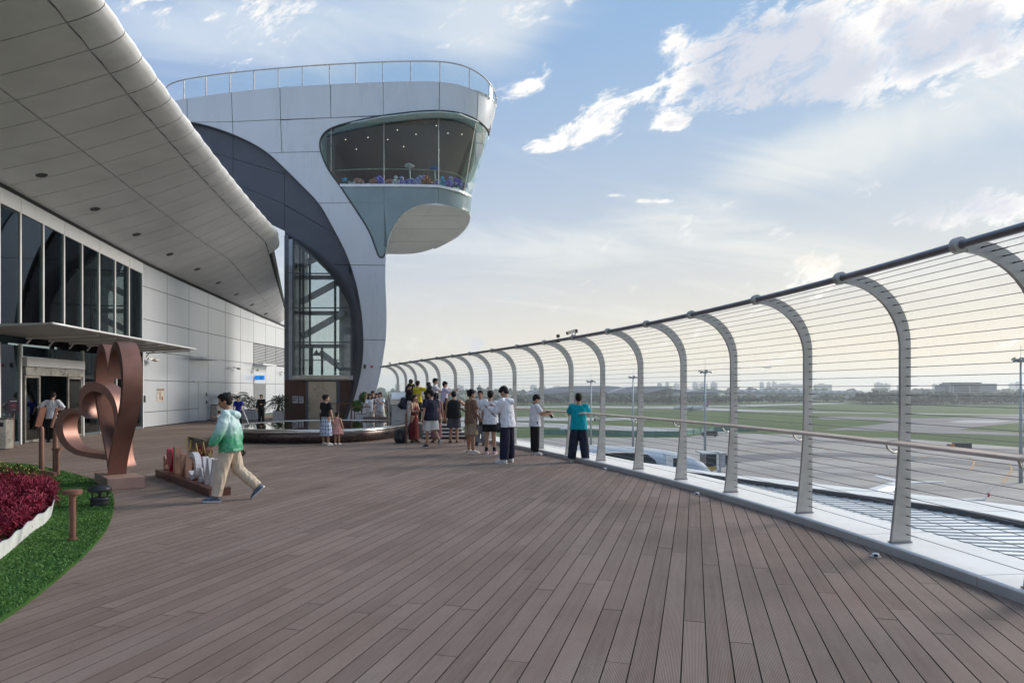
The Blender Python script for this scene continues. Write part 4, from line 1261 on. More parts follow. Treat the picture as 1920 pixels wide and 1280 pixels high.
mb = MB(); c_ = U(593, 661, DE + 1.35); mb.add([c_ + Vector((-.22, 0, -.18)), c_ + Vector((.22, 0, -.18)), c_ + Vector((0, 0, .2))], [(0, 1, 2)]); mb.prism([c_ + Vector((-.22, 0.001, -.18)), c_ + Vector((.22, 0.001, -.18)), c_ + Vector((0, 0.001, .2))], (0, 0.02, 0)); mb.build('warning_triangle', M_frame, tower, world=True)
# wood cladding boards, lift doors, notices
xw = 536.5
def board(px0, px1):
    rect(px0 + 0.12, 712.3, px1 - 0.12, 787.5, DE - 0.02, 0.06).build('cladding_board', M_wood, tower, world=True)
for a in np.arange(541, 575, 4.2): board(a, min(a + 4.2, 575))
for a in np.arange(637, 662, 4.2): board(a, min(a + 4.2, 663))
rect(533, 712, 541, 787, DE - 0.03, 0.06).build('cladding_board', M_wood, tower, world=True)
rect(541, 712, 664, 788, DE + 0.05, 0.05).build('cladding_backing', M_dark, tower, world=True)
rect(573, 712.2, 577, 787.5, DE - 0.08, 0.2).build('lift_door_frame', M_frame, tower, world=True); rect(630.5, 712.2, 637, 787.5, DE - 0.08, 0.2).build('lift_door_frame', M_frame, tower, world=True); rect(577, 712.2, 630.5, 715, DE - 0.08, 0.2).build('lift_door_frame', M_frame, tower, world=True)
for a, b in ((577.2, 603.8), (604.1, 630.3)): rect(a, 715.2, b, 787.3, DE + 0.0, 0.04).build('lift_door', mat('lift_door_steel', (0.46, 0.42, 0.36), 0.30, 0.7, 0.05, 1.0, rvar=0.04), tower, world=True)
for a, b, y0, y1 in ((548, 558, 742, 755.5), (560.2, 568.8, 743, 755.5)):
    rect(a, y0, b, y1, DE - 0.12, 0.06).build('notice_board', mat('notice_white', (0.45, 0.45, 0.48), 0.4, 0, 0.3, 9.0), tower, world=True)
    rect(a + 1, y0 + 2.5, b - 1, y0 + 4, DE - 0.126, 0.005).build('notice_print', M_frame, tower, world=True)
    rect(a + 1.4, y0 + 6, b - 2.5, y0 + 9, DE - 0.126, 0.005).build('notice_print', mat('print_grey', (0.2, 0.18, 0.2), 0.6), tower, world=True)
# tower foot on the right of the arch: thin black box and red lamp
p = U(684, 687, dsurf(684, 687) - 0.02); mb = MB(); mb.box(p, (0.12, 0.08, 0.22)); mb.build('card_reader', M_black, tower, world=True)
p = U(697, 687, dsurf(697, 687) - 0.05); mb = MB(); mb.box(p, (0.14, 0.1, 0.09)); mb.build('alarm_lamp', mat('red_plastic', (0.5, 0.03, 0.03), 0.4), tower, world=True)
# ------------------------------------------------------------------ airfield far below the terrace
GZ = -21.3
M_grass = None
def grass_material():
    m = bpy.data.materials.new('airfield_grass'); m.use_nodes = True
    k = NT(m.node_tree); b = m.node_tree.nodes['Principled BSDF']
    g = k.n('ShaderNodeNewGeometry')
    n1 = k.noise(g.outputs['Position'], 0.012, 6, 0.6); n2 = k.noise(g.outputs['Position'], 0.15, 5, 0.6)
    mp = k.n('ShaderNodeMapping'); mp.inputs['Scale'].default_value = (0.004, 0.03, 1); k.link(g.outputs['Position'], mp.inputs['Vector'])
    n3 = k.noise(mp.outputs[0], 1.0, 5, 0.6)
    c = k.mix(k.smooth(n1, 0.35, 0.65), (0.055, 0.100, 0.028, 1), (0.100, 0.140, 0.042, 1))
    c = k.mix(k.smooth(n2, 0.35, 0.7, 0, 0.4), c, (0.045, 0.07, 0.025, 1))
    c = k.mix(k.smooth(n3, 0.5, 0.75, 0, 0.6), c, (0.13, 0.125, 0.06, 1))
    k.link(c, b.inputs['Base Color']); b.inputs['Roughness'].default_value = 0.9; b.inputs['Specular IOR Level'].default_value = 0.1
    return m
M_grass = grass_material()
def conc_material(name, c0, c1, c2):
    m = bpy.data.materials.new(name); m.use_nodes = True
    k = NT(m.node_tree); b = m.node_tree.nodes['Principled BSDF']
    g = k.n('ShaderNodeNewGeometry')
    n1 = k.noise(g.outputs['Position'], 0.02, 6, 0.6)
    mp = k.n('ShaderNodeMapping'); mp.inputs['Scale'].default_value = (0.012, 0.07, 1); mp.inputs['Rotation'].default_value = (0, 0, 0.15); k.link(g.outputs['Position'], mp.inputs['Vector'])
    n3 = k.noise(mp.outputs[0], 1.0, 6, 0.65)
    n4 = k.noise(g.outputs['Position'], 0.3, 4, 0.6)
    c = k.mix(k.smooth(n1, 0.35, 0.65), c0 + (1,), c1 + (1,))
    c = k.mix(k.smooth(n3, 0.46, 0.66, 0, 0.9), c, c2 + (1,))
    c = k.mix(k.smooth(n4, 0.4, 0.7, 0, 0.25), c, c2 + (1,))
    br = k.n('ShaderNodeTexBrick'); br.inputs['Scale'].default_value = 1.0
    br.inputs['Brick Width'].default_value = 6.0; br.inputs['Row Height'].default_value = 6.0; br.inputs['Mortar Size'].default_value = 0.06
    br.offset = 0.0; k.link(g.outputs['Position'], br.inputs['Vector'])
    c = k.mix(k.m('MULTIPLY', br.outputs['Fac'], 0.4), c, (0.06, 0.06, 0.06, 1))
    k.link(c, b.inputs['Base Color']); b.inputs['Roughness'].default_value = 0.75
    return m
M_apron = conc_material('apron_concrete', (0.30, 0.275, 0.24), (0.36, 0.335, 0.30), (0.19, 0.18, 0.175))
M_taxi = conc_material('taxiway_concrete', (0.34, 0.33, 0.31), (0.40, 0.39, 0.37), (0.27, 0.26, 0.25))
M_asph = conc_material('taxiway_asphalt', (0.13, 0.125, 0.125), (0.19, 0.18, 0.175), (0.075, 0.075, 0.08))

mb = MB(); mb.quad((-9000, -300, GZ), (9000, -300, GZ), (14000, 16000, GZ), (-14000, 16000, GZ)); gr = mb.build('ground', M_grass, fix=False); tag(gr, kind='structure')
def sheet(name, px, lift, material):
    mb = MB(); pts = []
    for x, y in px:
        p = G(x, y, GZ + lift); pts.append(p)
    mb.add(pts, [tuple(range(len(pts)))]); o = mb.build(name, material, fix=False)
    # normals up
    if o.data.polygons[0].normal.z < 0: o.data.flip_normals()
    return tag(o, kind='structure')
sheet('apron', [(400, 822), (1000, 821), (1120, 820), (1276, 820), (1330, 813), (1400, 812), (1540, 816), (1700, 822), (1800, 830), (1960, 842), (2600, 880), (2600, 1600), (1960, 1700), (300, 1700), (-200, 1100)], 0.06, M_apron)
sheet('taxiway', [(300, 790), (900, 790.5), (1000, 792), (1100, 796), (1240, 801), (1376, 805.5), (1376, 812), (1230, 810), (1100, 803), (1000, 800), (300, 800)], 0.10, M_taxi)
sheet('taxiway', [(300, 781), (1000, 781.5), (1120, 783), (1240, 783.5), (1262, 785), (1200, 787), (1100, 788.5), (300, 788)], 0.10, M_taxi)
sheet('runway', [(-900, 761.2), (1100, 761.2), (1260, 761.5), (1420, 768), (1560, 772.5), (1560, 774), (1400, 771.5), (1230, 765.5), (1100, 764), (-900, 763.5)], 0.10, M_taxi)
sheet('taxiway', [(1300, 761), (1450, 757.5), (1560, 755), (1640, 754), (1640, 754.8), (1470, 759.5), (1380, 763)], 0.10, M_taxi)
sheet('taxiway', [(1560, 772), (1720, 774.5), (1830, 776), (2050, 778), (2050, 780), (1830, 777.5), (1720, 776.2), (1560, 773.6)], 0.11, M_taxi)
sheet('taxiway', [(1530, 781), (1600, 780.5), (1690, 783.5), (1780, 783), (1850, 779.5), (2050, 778.5), (2050, 790), (1900, 793), (1830, 800), (1800, 806), (1920, 812), (2100, 815), (2100, 822), (1860, 815), (1700, 810), (1590, 806), (1540, 807), (1570, 803), (1640, 796), (1680, 791), (1640, 787), (1540, 786)], 0.12, M_asph)
sheet('taxiway', [(1775, 790.5), (1810, 787), (1870, 787.5), (1895, 789), (1860, 792.5), (1800, 792.5)], 0.20, M_taxi)

# painted guide lines on the apron
M_line = mat('guide_line_paint', (0.42, 0.22, 0.08), 0.7, 0, 0.3, 0.4)
def paint_line(px, w):
    pts = [G(x, y, GZ + 0.16) for x, y in chaikin(px, 2)]; mb = MB(); V = []
    for i, p in enumerate(pts):
        t = (pts[min(i + 1, len(pts) - 1)] - pts[max(i - 1, 0)]).normalized(); n = Vector((-t.y, t.x, 0)) * w / 2; V += [p + n, p - n]
    mb.add(V, [(2 * i, 2 * i + 1, 2 * i + 3, 2 * i + 2) for i in range(len(pts) - 1)]); o = mb.build('guide_line', M_line, fix=False)
    if o.data.polygons[0].normal.z < 0: o.data.flip_normals()
    tag(o, kind='structure')
paint_line([(1390, 845), (1460, 838), (1500, 836), (1540, 837), (1560, 846)], 0.5)
paint_line([(1720, 858), (1760, 852), (1800, 853), (1830, 860), (1820, 880)], 0.5)
paint_line([(1830, 872), (1865, 866), (1890, 868), (1900, 880), (1880, 905)], 0.5)
paint_line([(1100, 830), (1300, 838), (1600, 862), (1960, 905)], 0.35)
paint_line([(1350, 822), (1600, 836), (1960, 862)], 0.35)
# tyre darkened lanes
def lane(px, w):
    pts = [G(x, y, GZ + 0.11) for x, y in chaikin(px, 2)]; mb = MB(); V = []
    for i, p in enumerate(pts):
        t = (pts[min(i + 1, len(pts) - 1)] - pts[max(i - 1, 0)]).normalized(); n = Vector((-t.y, t.x, 0)) * w / 2; V += [p + n, p - n]
    mb.add(V, [(2 * i, 2 * i + 1, 2 * i + 3, 2 * i + 2) for i in range(len(pts) - 1)]); o = mb.build('taxi_lane', M_asph, fix=False)
    if o.data.polygons[0].normal.z < 0: o.data.flip_normals()
    tag(o, kind='structure')
lane([(1350, 862), (1480, 852), (1620, 852), (1800, 864), (1990, 885)], 16)
lane([(1420, 832), (1560, 826), (1700, 832), (1960, 850)], 14)
# green mesh fence at the apron edge
fe = empty('mesh_fence', G(1190, 816, GZ), label='long green mesh fence between the apron and the taxiway', cat='fence')
fpts = [G(x, y, GZ) for x, y in ((1000, 814), (1060, 814.5), (1100, 815), (1160, 817), (1230, 818), (1275, 818), (1300, 814), (1340, 809), (1420, 808))]
M_gm = mat('green_mesh', (0.06, 0.20, 0.15), 0.7, 0, 0.2, 0.5)
mb = MB()
for a, b in zip(fpts[:-1], fpts[1:]):
    mb.add([a, b, b + Vector((0, 0, 2.6)), a + Vector((0, 0, 2.6))], [(0, 1, 2, 3)])
    mb.add([a + Vector((0, .06, 0)), b + Vector((0, .06, 0)), b + Vector((0, .06, 2.6)), a + Vector((0, .06, 2.6))], [(0, 1, 2, 3)])
mb.build('mesh_panel', M_gm, fe, world=True)
for a, b in zip(fpts[:-1], fpts[1:]):
    n = max(2, int((b - a).length / 9))
    for i in range(n):
        p = a.lerp(b, i / n) - Vector((0, .15, 0)); q = MB(); q.box(p + Vector((0, 0, 1.45)), (0.25, 0.25, 2.9)); q.build('fence_post', mat('green_post', (0.07, 0.13, 0.11), 0.6), fe, world=True)

# apron light masts
M_mast = mat('mast_grey', (0.33, 0.37, 0.39), 0.5, 0.2)
def mast_parts(root, h):
    mb = MB(); mb.sweep([(0, 0, 0), (0, 0, h * .5), (0, 0, h)], [0.45, 0.34, 0.22], 10); mb.build('pole', M_mast, root, smooth=True)
    mb = MB(); mb.sweep([(0, 0, h), (0, 0, h + 3.2)], 0.05, 5); mb.build('lightning_rod', M_mast, root)
    mb = MB(); mb.lathe([(0.3, h - 1.0), (1.0, h - 0.7), (1.0, h - 0.45), (0.3, h - 0.4)], 12); mb.build('crown_ring', M_mast, root)
    for i in range(7):
        a = i * 2 * math.pi / 7 + 0.3
        c = Vector((math.cos(a) * 1.75, math.sin(a) * 0.9, h - 0.55 + 0.35 * (i % 2)))
        mb = MB(); mb.bar((math.cos(a) * 0.4, math.sin(a) * .4, h - 0.6), c, 0.12, 0.12); 
        M = Matrix.Rotation(a, 3, 'Z') @ Matrix.Rotation(R(38), 3, 'Y')
        mb.box(c, (0.85, 0.75, 0.22), M=M); mb.build('floodlight', mat('flood_dark', (0.10, 0.12, 0.13), 0.5), root)
for px, top, base, lab in ((1322, 694, 872, 'nearest tall light mast rising beside the boarding bridge'), (1187, 705, 839, 'tall light mast in the middle between two fence posts'), (1108, 713, 834, 'tall light mast just right of the man in teal'), (1914, 671, 905, 'large light mast cut by the right picture edge')):
    d = (HC - GZ) * F / (base - HY); h = (base - top) / F * d
    r = empty('light_mast', ((px - 960) / F * d, d, GZ), label=lab, cat='light mast', group='apron light masts')
    mast_parts(r, h)

# airliners
M_air = mat('aircraft_white', (0.60, 0.63, 0.66), 0.25, 0, 0.04, 0.2, coat=0.3)
M_airgrey = mat('aircraft_grey', (0.40, 0.42, 0.45), 0.4)
M_win = mat('aircraft_window', (0.03, 0.035, 0.05), 0.2)
def airliner(name, loc, heading, label, tail=None, group=None, scale=1.0, pitch=0.0, detail=True):
    """38 m single-aisle jet, nose along local +Y, wheels at z=0"""
    r = empty(name, loc, heading, label, 'airplane', group); r.scale = (scale,) * 3
    if pitch: r.rotation_euler = (pitch, 0, heading)
    prof = [(-19, 0.15, 4.6), (-16.5, 0.75, 4.35), (-13, 1.4, 4.0), (-8, 1.88, 3.75), (0, 1.9, 3.7), (12, 1.9, 3.7), (15.5, 1.75, 3.62), (17.6, 1.3, 3.45), (18.8, 0.7, 3.25), (19.3, 0.12, 3.15)]
    mb = MB(); mb.sweep([(0, y, z) for y, rr, z in prof], [rr for y, rr, z in prof], 18, xaxis=(1, 0, 0)); mb.build('fuselage', M_air, r, smooth=True)
    for s in (-1, 1):
        mb = MB(); a = [(s * 1.5, 4.5, 2.9), (s * 1.5, -3.0, 2.7), (s * 5.5, -3.2, 3.1), (s * 16.6, -6.2, 4.1), (s * 16.8, -4.6, 4.15)]
        mb.prism(a, (0, 0, 0.32)); mb.build('wing', M_air, r)
        mb = MB(); mb.prism([(s * 16.6, -6.2, 4.1), (s * 16.8, -4.6, 4.15), (s * 17.5, -6.6, 6.5), (s * 17.4, -7.3, 6.5)], (s * 0.12, 0, 0)); wl = mb.build('winglet', M_air, r)
        if tail: 
            mb = MB(); mb.ball((s * 17.22, -6.1, 5.2), (0.25, 0.5, 0.5), 8, 6); mb.build('winglet_mark', tail, r)
        mb = MB(); mb.sweep([(s * 5.6, 4.6, 1.75), (s * 5.6, 4.2, 1.75), (s * 5.6, 1.5, 1.75), (s * 5.6, -0.6, 1.9)], [0.85, 1.02, 0.98, 0.5], 14); mb.build('engine', M_airgrey, r, smooth=True, sharp=50)
        mb = MB(); mb.prism([(s * 0.6, -14.4, 4.7), (s * 0.6, -17.8, 4.8), (s * 6.9, -19.6, 5.3), (s * 6.9, -18.1, 5.3)], (0, 0, 0.2)); mb.build('stabilizer', M_air, r)
        mb = MB(); mb.sweep([(s * 2.7, -1.0, 0.5), (s * 2.95, -1.0, 0.5)], 0.5, 10); mb.sweep([(s * 2.8, -1.0, 0.5), (s * 2.6, -1.0, 2.8)], 0.12, 6); mb.build('main_gear', M_airgrey, r)
    mb = MB(); mb.prism([(-.14, -10.5, 5.2), (-.14, -13.2, 6.3), (-.14, -17.2, 11.9), (-.14, -19.2, 11.9), (-.14, -17.9, 5.0)], (0.28, 0, 0)); mb.build('tail_fin', tail if (tail and not detail) else M_air, r)
    mb = MB(); mb.sweep([(0, 14.5, 0.35), (0.2, 14.5, 0.35)], 0.35, 8); mb.sweep([(0, 14.5, .4), (0, 14.5, 2.5)], 0.1, 6); mb.build('nose_gear', M_airgrey, r)
    mb = MB()
    for s in (-1, 1):
        for q in range(30):
            y = -11.5 + q * 0.85; mb.box((s * 1.87, y, 4.25), (0.08, 0.28, 0.4))
    mb.box((0, 17.2, 4.35), (1.7, 0.9, 0.5)); tag(mb.build('window_row', M_win, r), kind='stuff')
    return r
M_tred = mat('tail_red', (0.55, 0.03, 0.05), 0.4); M_tpurple = mat('tail_purple', (0.20, 0.06, 0.20), 0.4)
# parked jet just beyond the roof, nose towards the terminal
hd = math.atan2(0.72, -0.69)          # local +Y -> world (-0.72, -0.69)
pl = Vector(((1703 - 960) / F * 138, 138, GZ)) + Vector((-0.72, -0.69, 0)) * 17.0
airliner('parked_airliner', pl, hd, 'white parked airliner with its tail fin behind the fence, close to the terminal', M_tred, scale=0.92)
for px, y, ang, lab, tl in ((1340, 749.5, 75, 'distant small airliner with a red tail on the far apron', M_tred), (1548, 750.5, 88, 'longest of the distant white airliners parked before the hangars', None),
                            (1436, 750.5, 80, 'distant white airliner parked left of the fence post before the hangars', None), (1476, 751, 100, 'distant white airliner parked near the round trees', None), (1296, 771, 60, 'small airliner with a dark purple tail taxiing on the far grass strip', M_tpurple)):
    p = G(px, y, GZ); airliner('distant_airliner', (p.x, p.y, GZ + 0.1), R(ang), lab, tl, 'airliners on the far side of the airfield', detail=False)
fp = U(1437, 690.5, 2600); airliner('flying_airliner', (fp.x, fp.y, fp.z), R(80), 'tiny airliner climbing in the hazy sky above the airfield', None, None, 1.0, R(6), detail=False)

# boarding pier with rounded roof and a boarding bridge
M_pier = mat('pier_metal', (0.42, 0.45, 0.48), 0.35, 0.2); M_pglass = mat('pier_glass', (0.03, 0.045, 0.055), 0.12)
def pier():
    r = empty('boarding_pier', U(1200, 870, 105), label='low white boarding pier with curved roof and dark ribbon window on the apron', cat='building')
    r.location.z = GZ
    def pt(px, py, d): return U(px, py, d)
    spine = [(1000, 853, 120), (1060, 838, 118), (1120, 835, 116), (1180, 838, 113), (1240, 843, 110), (1285, 851, 107), (1308, 862, 105), (1318, 878, 104)]
    V = []; m = 9; 
    for x, y, d in spine:
        c = pt(x, y, d)
        for j in range(m):
            a = math.pi * (j / (m - 1) * 0.95 + 0.02)
            V.append(Vector((c.x, c.y - 9 * math.cos(a) * 0.9, c.z - 3.2 * (1 - math.sin(a)) ** 1.3 - (9 if j in (0, m - 1) else 0))))
    mb = MB(); mb.add(V, [(i * m + j, i * m + j + 1, (i + 1) * m + j + 1, (i + 1) * m + j) for i in range(len(spine) - 1) for j in range(m - 1)])
    mb.build('roof_shell', M_pier, r, world=True, smooth=True)
    gp = [(1112, 851.5), (1150, 848.5), (1190, 848.5), (1215, 852), (1228, 862), (1234, 874), (1190, 872), (1140, 866)]
    mb = MB(); mb.prism([U(x, y, 103.5) for x, y in gp], (0, 1.5, 0)); mb.build('ribbon_window', M_pglass, r, world=True)
    mb = MB(); mb.prism([U(x, y, 100) for x, y in ((1249, 851), (1262, 856), (1262, 884), (1249, 878))], (0, 2.0, 0)); mb.build('pier_cheek', M_white, r, world=True)
    mb = MB(); mb.prism([U(x, y, 101) for x, y in ((1262, 858), (1283, 860), (1283, 885), (1262, 884))], (0, 0.5, 0)); mb.build('pier_door', M_pglass, r, world=True)
    return r
pier()
br_ = U(1345, 880, 118)
jb = empty('boarding_bridge', (br_.x, br_.y, GZ), label='grey boarding bridge cabin standing on the apron behind the light mast', cat='boarding bridge')
def jbox(n, px0, py0, px1, py1, d, th, m_):
    rect(px0, py0, px1, py1, d, th).build(n, m_, jb, world=True)
jbox('cabin', 1324, 851, 1346, 873, 118, 4.0, M_pglass); jbox('cabin_frame', 1344, 846, 1348, 882, 117.6, 0.8, M_white); jbox('cabin_end', 1349, 850, 1360, 876, 117.8, 4, M_airgrey)
jbox('cabin_roof', 1318, 849, 1362, 851.5, 117.4, 5, M_pier); jbox('bellows', 1361, 853, 1364, 872, 118, 3.2, M_black)
jbox('wheel_carriage', 1330, 875, 1342, 881, 118, 2.5, mat('machine_yellow', (0.45, 0.32, 0.06), 0.5)); jbox('support_column', 1348, 876, 1352, 905, 118.2, 1, M_airgrey); jbox('support_column', 1334, 881, 1337, 905, 118.4, 1, M_airgrey)

# far terminal with two sweeping roofs
M_farroof = mat('far_roof', (0.34, 0.36, 0.40), 0.5, 0.2); M_farwall = mat('far_wall', (0.07, 0.085, 0.11), 0.4)
ft = empty('distant_terminal', U(1150, 745, 1250), label='distant terminal with two sweeping grey roofs across the airfield', cat='building')
def profile_prism(px, d, th, name, m_, root):
    mb = MB(); mb.prism([U(x, y, d) for x, y in px], (0, th, 0)); return mb.build(name, m_, root, world=True)
profile_prism([(985, 740), (1010, 731), (1045, 726), (1075, 722.8), (1140, 723), (1160, 724.5), (1180, 729), (1190, 735), (1100, 737)], 1300, 90, 'roof', M_farroof, ft)
profile_prism([(1140, 737), (1165, 729), (1190, 724), (1230, 723.6), (1268, 723.8), (1262, 726.5), (1245, 729.5), (1230, 733), (1215, 737)], 1240, 90, 'roof', M_farroof, ft)
profile_prism([(985, 740), (1060, 735.5), (1160, 736), (1215, 734), (1228, 731), (1244, 728.2), (1258, 728), (1275, 731), (1290, 735), (1345, 736), (1345, 748), (985, 748)], 1256, 60, 'wall', M_farwall, ft)
profile_prism([(1262, 735), (1279, 735), (1279, 743), (1262, 743)], 1250, 5, 'white_bay', M_airgrey, ft)
for i in range(7): profile_prism([(1249.5 + i * 1.9, 729.5), (1250.3 + i * 1.9, 729.5), (1250.3 + i * 1.9, 742), (1249.5 + i * 1.9, 742)], 1252, 3, 'column', M_farroof, ft)
profile_prism([(1280, 736), (1310, 730), (1335, 729), (1360, 732), (1380, 736)], 1300, 60, 'roof', M_farroof, ft)

# hangars, office block, sheds
def farbox(name, x0, y0, x1, y1, d, th, m_, label, cat='building', group=None, extra=None):
    c = U((x0 + x1) / 2, 745, d); r = empty(name, (c.x, d, GZ), label=label, cat=cat, group=group)
    a = U(x0, y0, d); b = U(x1, y0, d)
    mb = MB(); mb.box(((a.x + b.x) / 2, d + th / 2, (a.z + GZ) / 2), (b.x - a.x, th, a.z - GZ)); mb.build('wall', m_, r, world=True)
    if extra: extra(r, a, b, d)
    return r
M_beige = mat('hangar_beige', (0.46, 0.43, 0.37), 0.6, 0, 0.1, 0.02)
def hangar_roof(r, a, b, d):
    mb = MB(); n = 8; L = b.x - a.x
    for i in range(n):
        x0 = a.x + L * i / n; x1 = a.x + L * (i + 1) / n
        mb.prism([(x0, d - 1, a.z), ((x0 + x1) / 2, d - 1, a.z + 5), (x1, d - 1, a.z)], (0, 40, 0))
    mb.build('roof', M_farroof, r, world=True)
    for i in range(n):
        x0 = a.x + L * (i + .2) / n; x1 = a.x + L * (i + .8) / n
        q = MB(); q.box(((x0 + x1) / 2, d - 0.4, GZ + (a.z - GZ) * .4), (x1 - x0, 0.6, (a.z - GZ) * .8)); q.build('hangar_door', M_airgrey, r, world=True)
farbox('hangar', 1383, 735, 1502, 747, 1350, 60, M_beige, 'long beige hangar row with ribbed roof left of the fence post', extra=hangar_roof)
farbox('hangar', 1508, 736.5, 1622, 747, 1420, 60, M_beige, 'lower beige hangar row further right behind the long airliner', extra=hangar_roof)
M_office = mat('office_grey', (0.24, 0.26, 0.29), 0.5); M_officeband = mat('office_glass', (0.05, 0.065, 0.09), 0.2)
def office_detail(r, a, b, d):
    H = a.z - GZ
    for i in range(6):
        z = GZ + H * (0.26 + 0.12 * i); q = MB(); q.box(((a.x + b.x) / 2 + 2, d - 0.5, z), ((b.x - a.x) * .86, 0.8, H * .055)); q.build('window_band', M_officeband, r, world=True)
    q = MB(); q.box(((a.x + b.x) / 2, d + 9, a.z + .8), ((b.x - a.x) * 1.02, 24, 1.6)); q.build('roof', M_officeband, r, world=True)
    for fx in (0.0, 0.10, 0.64):
        q = MB(); q.box((a.x + (b.x - a.x) * fx, d - 0.9, GZ + H * .48), (1.6, 1.0, H * .9)); q.build('pier', M_airgrey, r, world=True)
farbox('office_block', 1781, 718.5, 1838, 747, 1180, 30, M_office, 'grey office block with dark window bands beyond the grass', extra=office_detail)
farbox('office_wing', 1838, 719, 1869, 747, 1200, 30, M_office, 'right wing of the grey office block, plain and set back')
farbox('office_annex', 1769, 722, 1780, 747, 1190, 25, M_office, 'narrow annex on the left end of the grey office block')
farbox('pale_house', 1709, 731, 1729, 747, 1150, 20, M_beige, 'small pale building left of the office block among trees')
farbox('dark_house', 1730, 729, 1745, 747, 1160, 20, M_office, 'small dark building between the pale house and the office block')
farbox('long_shed', 1702, 739, 1757, 748, 1120, 15, M_office, 'long low grey shed among trees left of the office block')
farbox('yellow_shed', 1804, 739.5, 1834, 748, 1110, 15, M_beige, 'low cream shed in front of the grey office block')
farbox('cream_terrace', 1866, 734, 1955, 748, 1130, 30, M_beige, 'long cream low building at the right picture edge')
# radar / control tower far left
ct = U(899, 752, 700); r = empty('control_tower', (ct.x, ct.y, GZ), label='slender distant control tower seen between two fence posts', cat='tower')
h = U(899, 719, 700).z - GZ
mb = MB(); mb.lathe([(2.6, 0), (1.7, h * .3), (1.5, h * .72), (2.8, h * .80), (3.0, h * .86), (1.6, h * .88), (1.5, h * .93), (0.4, h * .94), (0.2, h)], 12); mb.build('shaft', M_mast, r, smooth=True, sharp=40)
mb = MB(); mb.lathe([(2.95, h * .81), (3.15, h * .85), (2.9, h * .855)], 12); mb.build('cab_glass', M_pglass, r)

# hazy skyline of tower blocks
rnd = random.Random(5)
M_city = mat('city_block', (0.32, 0.33, 0.35), 0.7)
sky_list = [(745, 8, 720), (775, 12, 722), (862, 14, 722), (1000, 12, 722), (1018, 9, 723), (1048, 22, 724), (1238, 7, 718.5), (1252, 5, 716.5), (1270, 9, 719), (1305, 9, 717.5), (1320, 14, 718), (1340, 10, 717.5), (1430, 5, 717), (1443, 4, 717), (1453, 5, 716), (1480, 60, 720), (1545, 30, 720.5), (1650, 12, 718), (1665, 9, 720), (1692, 12, 722), (1755, 5, 720), (1760, 4, 722), (1900, 6, 719), (1912, 5, 717)]
order = sorted(range(len(sky_list)), key=lambda i: sky_list[i][0])
names = ['first', 'second', 'third', 'fourth', 'fifth', 'sixth', 'seventh', 'eighth', 'ninth', 'tenth', 'eleventh', 'twelfth', 'thirteenth', 'fourteenth', 'fifteenth', 'sixteenth', 'seventeenth', 'eighteenth', 'nineteenth', 'twentieth', 'twenty-first', 'twenty-second', 'twenty-third', 'twenty-fourth']
for n_, i in enumerate(order):
    x, w, y = sky_list[i]; d = rnd.uniform(3600, 4800)
    a = U(x - w / 2, y, d); b = U(x + w / 2, y, d)
    r = empty('tower_block', ((a.x + b.x) / 2, d, GZ), label='pale hazy tower block on the skyline, %s from the left' % names[n_], cat='building', group='tower blocks on the hazy skyline')
    mb = MB(); mb.box(((a.x + b.x) / 2, d + 15, (a.z + GZ) / 2), (b.x - a.x, 30, a.z - GZ)); mb.box(((a.x * .6 + b.x * .4), d + 15, a.z + 3), ((b.x - a.x) * .3, 15, 6)); mb.build('facade', M_city, r, world=True)

# belts of trees: a mass of crowns
M_leaf = mat('far_foliage', (0.035, 0.055, 0.028), 0.9, 0, 0.5, 0.08)
def tree_belt(name, segs, label, hmin, hmax, seed):
    rnd = random.Random(seed); mb = MB()
    for x0, x1, y, d, n in segs:
        for i in range(n):
            px = rnd.uniform(x0, x1); dd = d * rnd.uniform(0.97, 1.04)
            h = rnd.uniform(hmin, hmax); c = U(px, y, dd); w = h * rnd.uniform(.42, .65)
            mb.sweep([(c.x, dd, GZ), (c.x, dd, GZ + h * .5)], 0.35, 4)
            for q in range(7):
                a = rnd.uniform(0, 6.28); rr = w * rnd.uniform(0.2, .8)
                mb.ball((c.x + math.cos(a) * rr, dd + math.sin(a) * rr, GZ + h * rnd.uniform(.38, .85)), (w * rnd.uniform(.35, .6), w * rnd.uniform(.35, .6), h * rnd.uniform(.14, .26)), 6, 4, M=Matrix.Rotation(rnd.uniform(0, 3), 3, 'Z'))
    o = mb.build(name, M_leaf, fix=False); tag(o, label, 'trees', kind='stuff'); return o
tree_belt('tree_belt', [(560, 1000, 745, 1000, 150), (1000, 1270, 748, 1080, 90), (1270, 1420, 749, 1130, 60)], 'dark hazy belt of trees along the far side of the airfield', 9, 16, 1)
tree_belt('tree_row', [(1380, 1620, 748, 1190, 46), (1440, 1480, 748, 1180, 8)], 'row of round dark trees in front of the beige hangars', 9, 15, 2)
tree_belt('tree_belt', [(1615, 1790, 747, 1060, 110), (1790, 1990, 747, 1060, 60), (1880, 1990, 735, 1300, 40)], 'dense dark trees around the office block on the right', 11, 21, 3)
tree_belt('far_woods', [(500, 1400, 740, 2100, 190), (1400, 2050, 740, 2000, 130)], 'pale far woods under the city skyline', 12, 30, 4)

